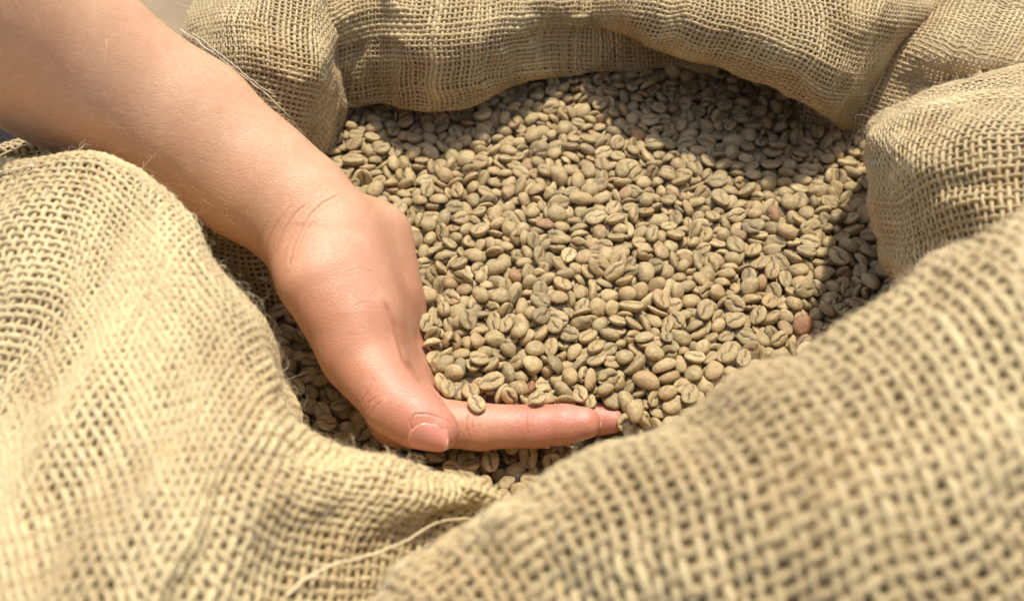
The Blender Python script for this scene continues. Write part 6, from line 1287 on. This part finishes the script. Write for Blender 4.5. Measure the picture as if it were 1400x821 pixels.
1638,1336,-133,80,16,103,0,91, 1721,184,-114,-7,9,-73,3,95, 344,-733,-330,-21,47,191,0,93, 342,-684,-249,-66,10,-133,3,97,
407,-707,-305,97,1,-52,4,103, 322,412,-73,12,-65,-161,4,98, 459,-764,-279,-70,46,29,6,101, 469,-726,-240,112,35,-44,1,97,
482,-801,-217,-70,-149,101,0,116, 413,1838,-62,4,-14,-173,2,103, 420,-828,-264,-53,-45,118,2,96, 390,-744,-248,145,-105,30,4,103,
-480,312,-125,129,-151,-17,2,79, -456,157,-103,-133,89,115,1,101, 1545,-109,-83,50,-193,-7,6,107, 1427,560,-110,-122,139,75,4,98,
1480,668,-109,-149,99,-72,3,104, 1487,969,-136,7,1,87,0,92, 1512,-239,-94,-120,-47,-105,2,100, 246,1069,-146,-6,-4,-37,2,86,
1357,-338,-82,-2,-3,-130,3,108, 1393,-144,-92,-142,-138,31,0,94, 1510,-132,-127,14,3,124,2,98, 1476,-272,-80,5,-27,-39,1,87,
92,427,-100,-7,2,139,1,88, 242,714,-96,-91,173,-30,0,106, 521,-736,-206,93,4,25,0,101, 623,-656,-108,127,-154,3,0,98,
1301,-369,-114,56,32,103,5,91, 1208,942,-117,15,2,195,0,95, 1068,462,-117,182,-1,-11,6,98, 123,-476,-104,24,-51,-190,4,96,
94,-277,-89,96,175,-14,0,91, 88,155,-76,1,-34,14,4,102, 751,-643,-91,18,-22,-192,5,100, 876,-495,-43,-22,-35,-7,5,91,
673,-608,-99,5,13,31,2,101, 1114,1268,-89,12,-2,-162,5,92, 1027,1539,-128,-19,5,99,3,104, 1196,-451,-82,21,22,191,2,107,
1151,569,-104,3,-7,15,2,103, 1054,-540,-61,-1,-67,91,2,100, 1106,-465,-40,-98,-23,25,0,114, 1081,-405,-52,-66,-42,-94,1,92,
1009,-500,-44,-101,-73,-54,4,85, 1005,-464,-56,-161,-3,-22,1,98, 57,809,-104,-160,-116,-4,3,107, 1055,-500,-99,37,-54,189,3,96,
858,-526,-71,23,189,-36,0,113, 905,-464,-82,63,24,-140,4,115, 1123,-484,-97,103,160,60,0,93, 840,-640,-88,7,-97,-86,1,108,
-81,-124,-110,5,-8,-5,1,96, -86,109,-93,46,189,44,4,104, -72,929,-124,-3,5,135,6,91, -62,1001,-108,5,199,14,0,86,
-53,1477,-114,-174,90,-33,1,100, -68,391,-102,-73,-186,13,6,101, -128,542,-118,6,-7,-111,1,93, -3,-407,-102,-31,-22,-191,0,98,
933,1852,-78,-19,54,67,4,98, 985,-562,-74,4,4,-161,2,97, 965,-462,-102,98,174,6,1,83, 999,-381,-75,-5,16,24,1,117,
590,-769,-212,18,-7,-134,0,85, 774,-591,-122,6,-14,-64,2,89, 828,-123,-115,-19,9,-197,2,101, -147,984,-115,12,0,200,0,99,
-156,-155,-115,-1,-2,117,1,98, 1195,-479,-24,-183,-4,14,0,100, 833,1703,-126,54,-19,106,1,87, 704,-714,-161,53,66,-177,0,81,
670,1350,-94,-128,-151,12,2,85, 665,53,-89,24,-30,-168,2,102, 676,148,-66,-4,-16,145,4,93, 481,-631,-205,99,10,-42,1,101,
575,-650,-154,-4,15,87,2,116, 592,1104,-131,-50,-27,103,1,92, -253,595,-119,-1,-17,179,5,105, -273,707,-119,-4,-2,-176,2,104,
1274,-356,-53,43,38,-141,0,118, 1257,-417,-73,69,-119,100,2,104, -361,315,-134,6,-7,125,1,84, -321,513,-118,-53,25,-123,2,86,
-397,1182,-112,-3,-13,-129,0,93, -385,1344,-103,22,48,-167,2,97, -365,1475,-62,-137,-145,-19,2,107, -274,-744,-341,37,26,153,1,99,
-279,-342,-94,-3,-79,-178,2,96, 1552,-195,-69,35,0,-7,2,92, 1460,-200,-83,109,59,131,3,93, 1350,-339,-35,-10,-10,149,0,99,
1406,-246,-64,-125,-3,11,2,95, 1346,-261,-56,92,-38,-154,3,98, 1498,-182,-113,58,49,-149,6,80, -254,-369,-99,196,14,8,2,96,
397,1790,-109,-107,164,-41,1,95, 438,-694,-272,43,24,192,0,94, 586,254,-76,-21,47,142,2,100, 486,-472,-125,5,7,-160,0,82,
301,1483,-127,-35,66,182,1,92, -453,781,-121,-4,-4,-194,0,79, -349,881,-103,-198,15,-24,4,81, 1870,430,-80,-29,-36,6,1,96,
1851,560,-75,-71,43,-98,1,100, 1938,703,-78,50,19,-18,0,98, 1871,770,-63,57,-45,170,1,106, 1967,879,-90,-16,-22,175,2,98,
1933,752,-103,37,-46,-167,0,93, 1974,982,-82,7,42,73,1,96, 1743,-54,-72,75,18,76,3,103, 1795,12,-45,13,-91,114,2,114,
1803,249,-46,-94,169,-45,0,88, 1827,344,-70,66,-47,-146,2,93, 1697,-128,-61,17,-141,-117,0,101, -943,77,-331,-190,-43,35,4,97,
-857,-107,-340,10,-6,74,6,101, 330,-710,-280,129,-142,55,4,102, 206,1387,-126,11,-195,45,1,100, 234,-751,-345,-62,-107,124,4,97,
1999,1099,-79,-18,4,76,0,116, 166,-670,-325,-15,35,33,0,109, 288,-650,-335,25,39,-27,5,87, 333,-595,-324,197,-5,27,2,78,
396,-621,-321,183,-71,-40,4,94, 392,-555,-328,11,-3,97,1,92, -860,-43,-319,1,-37,83,0,97, 269,-131,-68,161,-13,-24,3,99,
-157,-796,-363,129,133,70,5,105, -202,-723,-336,-2,-30,196,1,95, -193,-295,-81,21,-13,36,3,100, -165,761,-112,12,-21,195,0,105,
-172,918,-92,92,-80,-148,0,92, -170,1222,-105,3,-196,21,3,96, -1076,195,-272,184,-20,62,1,95, -1013,-330,-279,-1,1,-191,3,89,
-996,110,-282,-1,21,-144,3,89, -967,172,-281,-12,42,88,1,88, -924,-491,-287,147,-135,-1,0,98, 32,-603,-342,22,14,-198,4,98,
99,701,-115,-10,-10,-103,0,91, 139,1495,-96,176,87,31,0,98, 168,-730,-302,-143,81,-68,6,101, -2,-897,-346,96,172,-1,1,95,
-768,-641,-270,8,-17,-158,0,80, -616,-711,-277,9,-15,182,0,93, -1185,-29,-269,191,52,-15,5,92, -1199,48,-292,29,1,-147,1,95,
-551,-723,-267,1,4,146,1,103, -484,-725,-294,72,185,-7,0,105, -451,-773,-269,5,17,-184,1,95, -315,-769,-272,186,66,-14,1,87,
-838,-600,-270,44,-8,-6,3,98, -271,-814,-287,-3,6,-58,0,78, -217,-854,-274,-130,-144,-47,0,78, 82,-759,-305,136,140,-4,0,107,
49,1592,-116,37,189,51,0,101, -60,-46,-106,-8,2,193,1,113, -63,-160,-61,-145,99,-60,6,90, -598,717,-125,-1,-10,-171,0,95,
-560,1014,-106,-34,-60,174,2,109, -535,1463,-101,-186,-38,14,0,120, -21,-880,-272,-12,-22,88,5,96, -986,143,-220,22,-20,-189,3,87,
132,-816,-287,-81,174,5,0,90, 258,-859,-266,26,19,-187,3,105, 20,-969,-270,3,15,-180,0,89, 59,-833,-268,155,-39,64,2,102,
111,-903,-266,-16,-23,48,0,89, 190,-904,-273,-118,157,-28,1,94, -682,-706,-228,22,0,191,1,84, -792,-222,-227,-134,138,38,1,97,
-1176,-74,-227,42,3,-174,1,83, -505,-712,-220,9,194,31,1,79, -770,991,-137,4,-8,-18,1,101, -395,-816,-218,71,-187,-9,1,88,
-591,-747,-216,3,-6,-144,0,101, -313,-814,-217,-16,13,185,5,106, -436,-723,-225,149,-133,6,1,85, -202,-810,-218,37,15,173,0,84,
-135,-842,-234,186,47,-15,1,98, -32,1380,-110,-54,72,-150,4,112, 50,-406,-127,2,1,20,1,100, 220,-802,-217,195,19,-35,4,84,
189,-867,-220,29,-6,-62,0,89,
]
# ------------------------------------------------------------------ the beans themselves, settled into one another
def bean_material(kind):
    t = NT('green_coffee_'+kind.lower()); bc = t.attr('bco', 'Vector')
    tone = t.attr('tone', 'Fac', kind)
    red = t.attr('red', 'Fac', kind)
    sp = t.n.new('ShaderNodeSeparateXYZ'); t.l.new(bc, sp.inputs[0])
    of = t.n.new('ShaderNodeVectorMath'); of.operation = 'ADD'; t.l.new(bc, of.inputs[0])
    cx = t.n.new('ShaderNodeCombineXYZ')
    for i, k in enumerate((91., 57., 133.)): t.l.new(t.math('MULTIPLY', tone, k), cx.inputs[i])
    t.l.new(cx.outputs[0], of.inputs[1]); V = of.outputs[0]
    c = t.ramp(tone, [(0, lin(136, 118, 82)), (.18, lin(162, 141, 96)), (.36, lin(190, 160, 110)), (.55, lin(170, 149, 103)), (.72, lin(208, 182, 130)), (.88, lin(176, 142, 96)), (.97, lin(150, 120, 80)), (1, lin(138, 106, 72))])
    big = t.noise(V, .34, 3, .6)
    c = t.mix(t.math('MULTIPLY', t.ramp(big, [(.4, 0), (.65, 1)]), .55), c, lin(200, 176, 130))
    grn = t.noise(V, .24, 2, .5, dist=.5)
    c = t.mix(t.math('MULTIPLY', t.ramp(grn, [(.5, 0), (.7, 1)]), .45), c, lin(122, 112, 76))
    c = t.mix(t.math('MULTIPLY', red, .85), c, lin(150, 92, 60))
    fine = t.noise(V, 1.5, 5, .75)
    c = t.mix(t.math('MULTIPLY', t.ramp(fine, [(.34, 1), (.52, 0)]), .55), c, lin(104, 84, 54))
    # papery silverskin and dust left in flakes
    fl = t.noise(V, .75, 5, .8, dist=1.0)
    flk = t.ramp(fl, [(.53, 0), (.60, 1)])
    c = t.mix(t.math('MULTIPLY', flk, .5), c, lin(208, 194, 156))
    # seam on the flat side
    vent = t.math('LESS_THAN', sp.outputs[2], .6)
    seam = t.attr('seam')
    c = t.mix(seam, c, lin(78, 58, 36))
    h = t.math('ADD', t.math('MULTIPLY', fine, .5), t.math('ADD', t.math('MULTIPLY', big, 1.0), t.math('MULTIPLY', flk, .25)))
    t.p(Base_Color=c, Roughness=t.math('ADD', t.math('MULTIPLY', fine, .3), .34), Normal=t.bump(h, .8, .0006))
    t.b.inputs['Specular IOR Level'].default_value = .45
    return t.m
BEANM, HEAPM = bean_material('OBJECT'), bean_material('GEOMETRY')
def seam_attr(X, k):
    bend = (.25, -.3, .4, -.2, .12, .5, .3)[k]; a = (4.8, 4.5, 5.0, 4.3, 4.6, 5.4, 4.8)[k]; b = (3.8, 3.9, 3.6, 3.6, 3.1, 4.0, 3.3)[k]
    x = X[:, 0]/a; y = (X[:, 1]-bend*.5*(x*x-.4))/b; d = (y-bend*np.sin(x*2.6)*.35-.09*np.sin(x*6+100+k))*b
    return np.exp(-(d/.30)**2)*(X[:, 2] < .3)*np.clip(1.1-np.abs(x)**4, 0, 1)
raw = np.array(SETTLED, float).reshape(-1, 8)
BP, BK, BS = raw[:, :3]/10, raw[:, 6].astype(int), raw[:, 7]/100
BQ = np.concatenate([np.sqrt(np.clip(1-((raw[:, 3:6]/200)**2).sum(1), 0, 1))[:, None], raw[:, 3:6]/200], 1)
BQ /= np.linalg.norm(BQ, axis=1)[:, None]
r = np.random.default_rng(12); n = len(BP)
tone = np.clip(r.beta(1.25, 1.4, n), 0, 1); red = np.zeros(n)
bp = proj(BP)
for i in range(n):                                     # turn some of the beans over, in place
    if BK[i] == 4: continue
    M_ = Quaternion(BQ[i]).to_matrix(); ax_ = M_ @ Vector((0, 0, 1))
    if ax_.dot(Vector(CAM-BP[i]).normalized()) > .2 and r.random() < .34:
        BP[i] = BP[i]+np.array(ax_)*1.8*BS[i]; BQ[i] = tuple(Quaternion(BQ[i]) @ Quaternion((1, 0, 0), math.pi))
special = [  # photo pixel, redness, label
    (717, 541, .95, 'reddish brown coffee bean resting against the index finger'),
    (1107, 448, 1.0, 'rusty brown coffee bean at the edge of the near right fold'),
    (1063, 296, .7, 'dull pinkish brown coffee bean in the right part of the heap'),
    (1048, 392, .6, 'brownish bean left of the rusty one near the right fold'),
    (862, 268, .35, 'orange tinged coffee bean in the middle of the heap'),
    (752, 300, .55, 'orange brown coffee bean above the hollow of the palm'),
    (878, 524, .35, 'brown coffee bean just above the tip of the middle finger'),
]
RIM = np.array([[1225, 385], [1190, 420], [1150, 450], [1100, 480], [1050, 510], [1000, 536], [950, 560], [900, 580], [850, 600]], float)
order = list(range(n)); spec = {}
for x, y, rd, lab in special:
    d = np.hypot(bp[:, 0]-x, bp[:, 1]-y)+np.where(np.arange(n) > 700, 60, 0)
    for q in spec: d[q] = 1e9
    i = int(np.argmin(d)); spec[i] = lab; red[i] = rd
extra = r.random(n) > .975; red = np.where(extra & (red == 0) & (np.arange(n) >= 300), r.uniform(.3, .8, n), red)
single = [i for i in order if i in spec]+[i for i in order if i not in spec]
single = single[:300]; sset = set(single)
src = {}
for i in sorted(single):
    k = BK[i]
    if k not in src:
        X, T_ = BM[k]; o = mesh_from('coffee_bean', X, T_, BEANM, attrs={'bco': X, 'seam': seam_attr(X, k)}); src[k] = o
    else:
        o = src[k].copy(); C.objects.link(o)
    o.rotation_mode = 'QUATERNION'; o.location = BP[i]*MM; o.rotation_quaternion = BQ[i]; o.scale = (BS[i],)*3
    o['tone'] = float(tone[i]); o['red'] = float(red[i])
    face = (Matrix.Rotation(0, 3, 'X') @ o.rotation_quaternion.to_matrix()) @ Vector((0, 0, -1))
    f = face.dot(Vector(CAM-BP[i]).normalized())
    if i in spec: tag(o, spec[i], 'coffee bean', 'odd coloured beans in the heap'); continue
    x_, y_ = bp[i, 0], bp[i, 1]
    gap = np.hypot(*(RIM-[x_, y_]).T).min()
    if (y_ > 600 and x_ < 840) or (x_ < 480 and y_ > 330): where = 'low in the shade before the hand'
    elif 600 < x_ < 860 and y_ > 500: where = 'piled just behind the index finger'
    elif x_ < 660 and y_ > 270: where = 'heaped against the palm'
    elif gap < 60: where = 'along the edge of the near right fold'
    elif x_ > 1090: where = 'close to the right side fold'
    elif y_ < 270: where = 'in the far part of the heap'
    elif x_ < 870: where = 'in the middle of the heap'
    else: where = 'in the right part of the heap'
    size = 'large ' if BS[i] > 1.06 else 'small ' if BS[i] < .88 else ''
    how = 'with its seam showing' if f > .25 else 'lying smooth back up' if f < -.25 else 'standing on edge'
    if k == 4: lab = size+'round plump green coffee bean '+where
    else: lab = size+'green coffee bean '+how+' '+where
    tag(o, lab, 'coffee bean', 'beans '+where)
hv, hf, hb, ht_, hr_, hs_, off = [], [], [], [], [], [], 0
for i in range(n):
    if i in sset: continue
    X, T_ = BL[BK[i]]; w, x, y, z = BQ[i]
    R_ = np.array(Matrix(((1-2*(y*y+z*z), 2*(x*y-w*z), 2*(x*z+w*y)), (2*(x*y+w*z), 1-2*(x*x+z*z), 2*(y*z-w*x)), (2*(x*z-w*y), 2*(y*z+w*x), 1-2*(x*x+y*y)))))
    hv.append((X*BS[i])@R_.T+BP[i]); hf.append(T_+off); off += len(X); hb.append(X); hs_.append(seam_attr(X, BK[i]))
    ht_.append(np.full(len(X), tone[i])); hr_.append(np.full(len(X), red[i]))
heap = mesh_from('coffee_bean_heap', np.concatenate(hv), np.concatenate(hf), HEAPM, attrs={'bco': np.concatenate(hb), 'tone': np.concatenate(ht_), 'red': np.concatenate(hr_), 'seam': np.concatenate(hs_)})
tag(heap, 'heap of pale green coffee beans filling the open sack around the hand', 'coffee beans', kind='stuff')
# the beans deeper down, never seen singly
xs, ys = np.arange(-190, 250, 5.), np.arange(-190, 230, 5.)
XX, YY = np.meshgrid(xs, ys, indexing='ij'); pt = np.stack([XX, YY], -1).reshape(-1, 2)
lo_ = np.full(len(pt), -24.)
for j in range(0, len(pt), 2000):
    d = np.hypot(pt[j:j+2000, None, 0]-BP[None, :, 0], pt[j:j+2000, None, 1]-BP[None, :, 1])
    lo_[j:j+2000] = np.array([np.percentile(BP[m_ < 14, 2], 15)-9 if (m_ < 14).any() else -34 for m_ in d])
lo_ = np.where((lo_ == -34) & (pt[:, 1] > 90), -9, lo_)
Z = lo_.reshape(XX.shape)
for k in range(3): Z[1:-1, 1:-1] = (Z[:-2, 1:-1]+Z[2:, 1:-1]+Z[1:-1, :-2]+Z[1:-1, 2:]+Z[1:-1, 1:-1])/5
V = np.stack([XX, YY, Z-3], -1).reshape(-1, 3); idx = np.arange(XX.size).reshape(XX.shape)
deep = mesh_from('deeper_beans', V, np.stack([idx[:-1, :-1], idx[1:, :-1], idx[1:, 1:], idx[:-1, 1:]], -1).reshape(-1, 4), HEAPM, heap, attrs={'bco': V, 'tone': np.full(len(V), .1), 'red': np.zeros(len(V)), 'seam': np.zeros(len(V))})
tag(deep, kind='stuff')

# ------------------------------------------------------------------ ground far below, and a dark lump added to stand for the shadow behind the sack
t = NT('dusty_ground'); co = t.co('Object'); nn_ = t.noise(co, 9, 5, .6)
t.p(Base_Color=t.ramp(nn_, [(.3, lin(124, 106, 80)), (.7, lin(148, 128, 98))]), Roughness=.95, Normal=t.bump(t.noise(co, 120, 4), .4, .002))
gr = mesh_from('ground', [[-4000, -4000, -330], [4000, -4000, -330], [4000, 4000, -330], [-4000, 4000, -330]], [[0, 1, 2, 3]], t.m, smooth=False)
tag(gr, kind='structure')
t = NT('shadow_dark'); co = t.co('Object')  # shadow put into a near-black base colour
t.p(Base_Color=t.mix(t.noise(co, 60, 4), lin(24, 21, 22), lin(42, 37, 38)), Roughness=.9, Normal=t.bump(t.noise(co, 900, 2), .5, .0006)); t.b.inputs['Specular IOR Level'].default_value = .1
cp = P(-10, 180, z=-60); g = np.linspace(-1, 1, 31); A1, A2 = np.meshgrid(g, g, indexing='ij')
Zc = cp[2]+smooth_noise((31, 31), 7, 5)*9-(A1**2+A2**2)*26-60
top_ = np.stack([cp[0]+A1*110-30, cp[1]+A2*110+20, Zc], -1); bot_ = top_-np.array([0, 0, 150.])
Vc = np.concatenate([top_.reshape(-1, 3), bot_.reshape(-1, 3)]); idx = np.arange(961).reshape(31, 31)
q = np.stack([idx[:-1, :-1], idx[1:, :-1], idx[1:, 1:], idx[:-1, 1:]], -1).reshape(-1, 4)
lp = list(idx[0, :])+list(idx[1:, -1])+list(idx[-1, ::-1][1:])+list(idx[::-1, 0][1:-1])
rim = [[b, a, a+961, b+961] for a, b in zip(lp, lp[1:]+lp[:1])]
dk = mesh_from('shadow_stand_in', Vc, np.concatenate([q, q[:, ::-1]+961, np.array(rim)]), t.m)
tag(dk, 'dark shape added for the shadow between the arm and the sack at far left', 'shade stand-in')
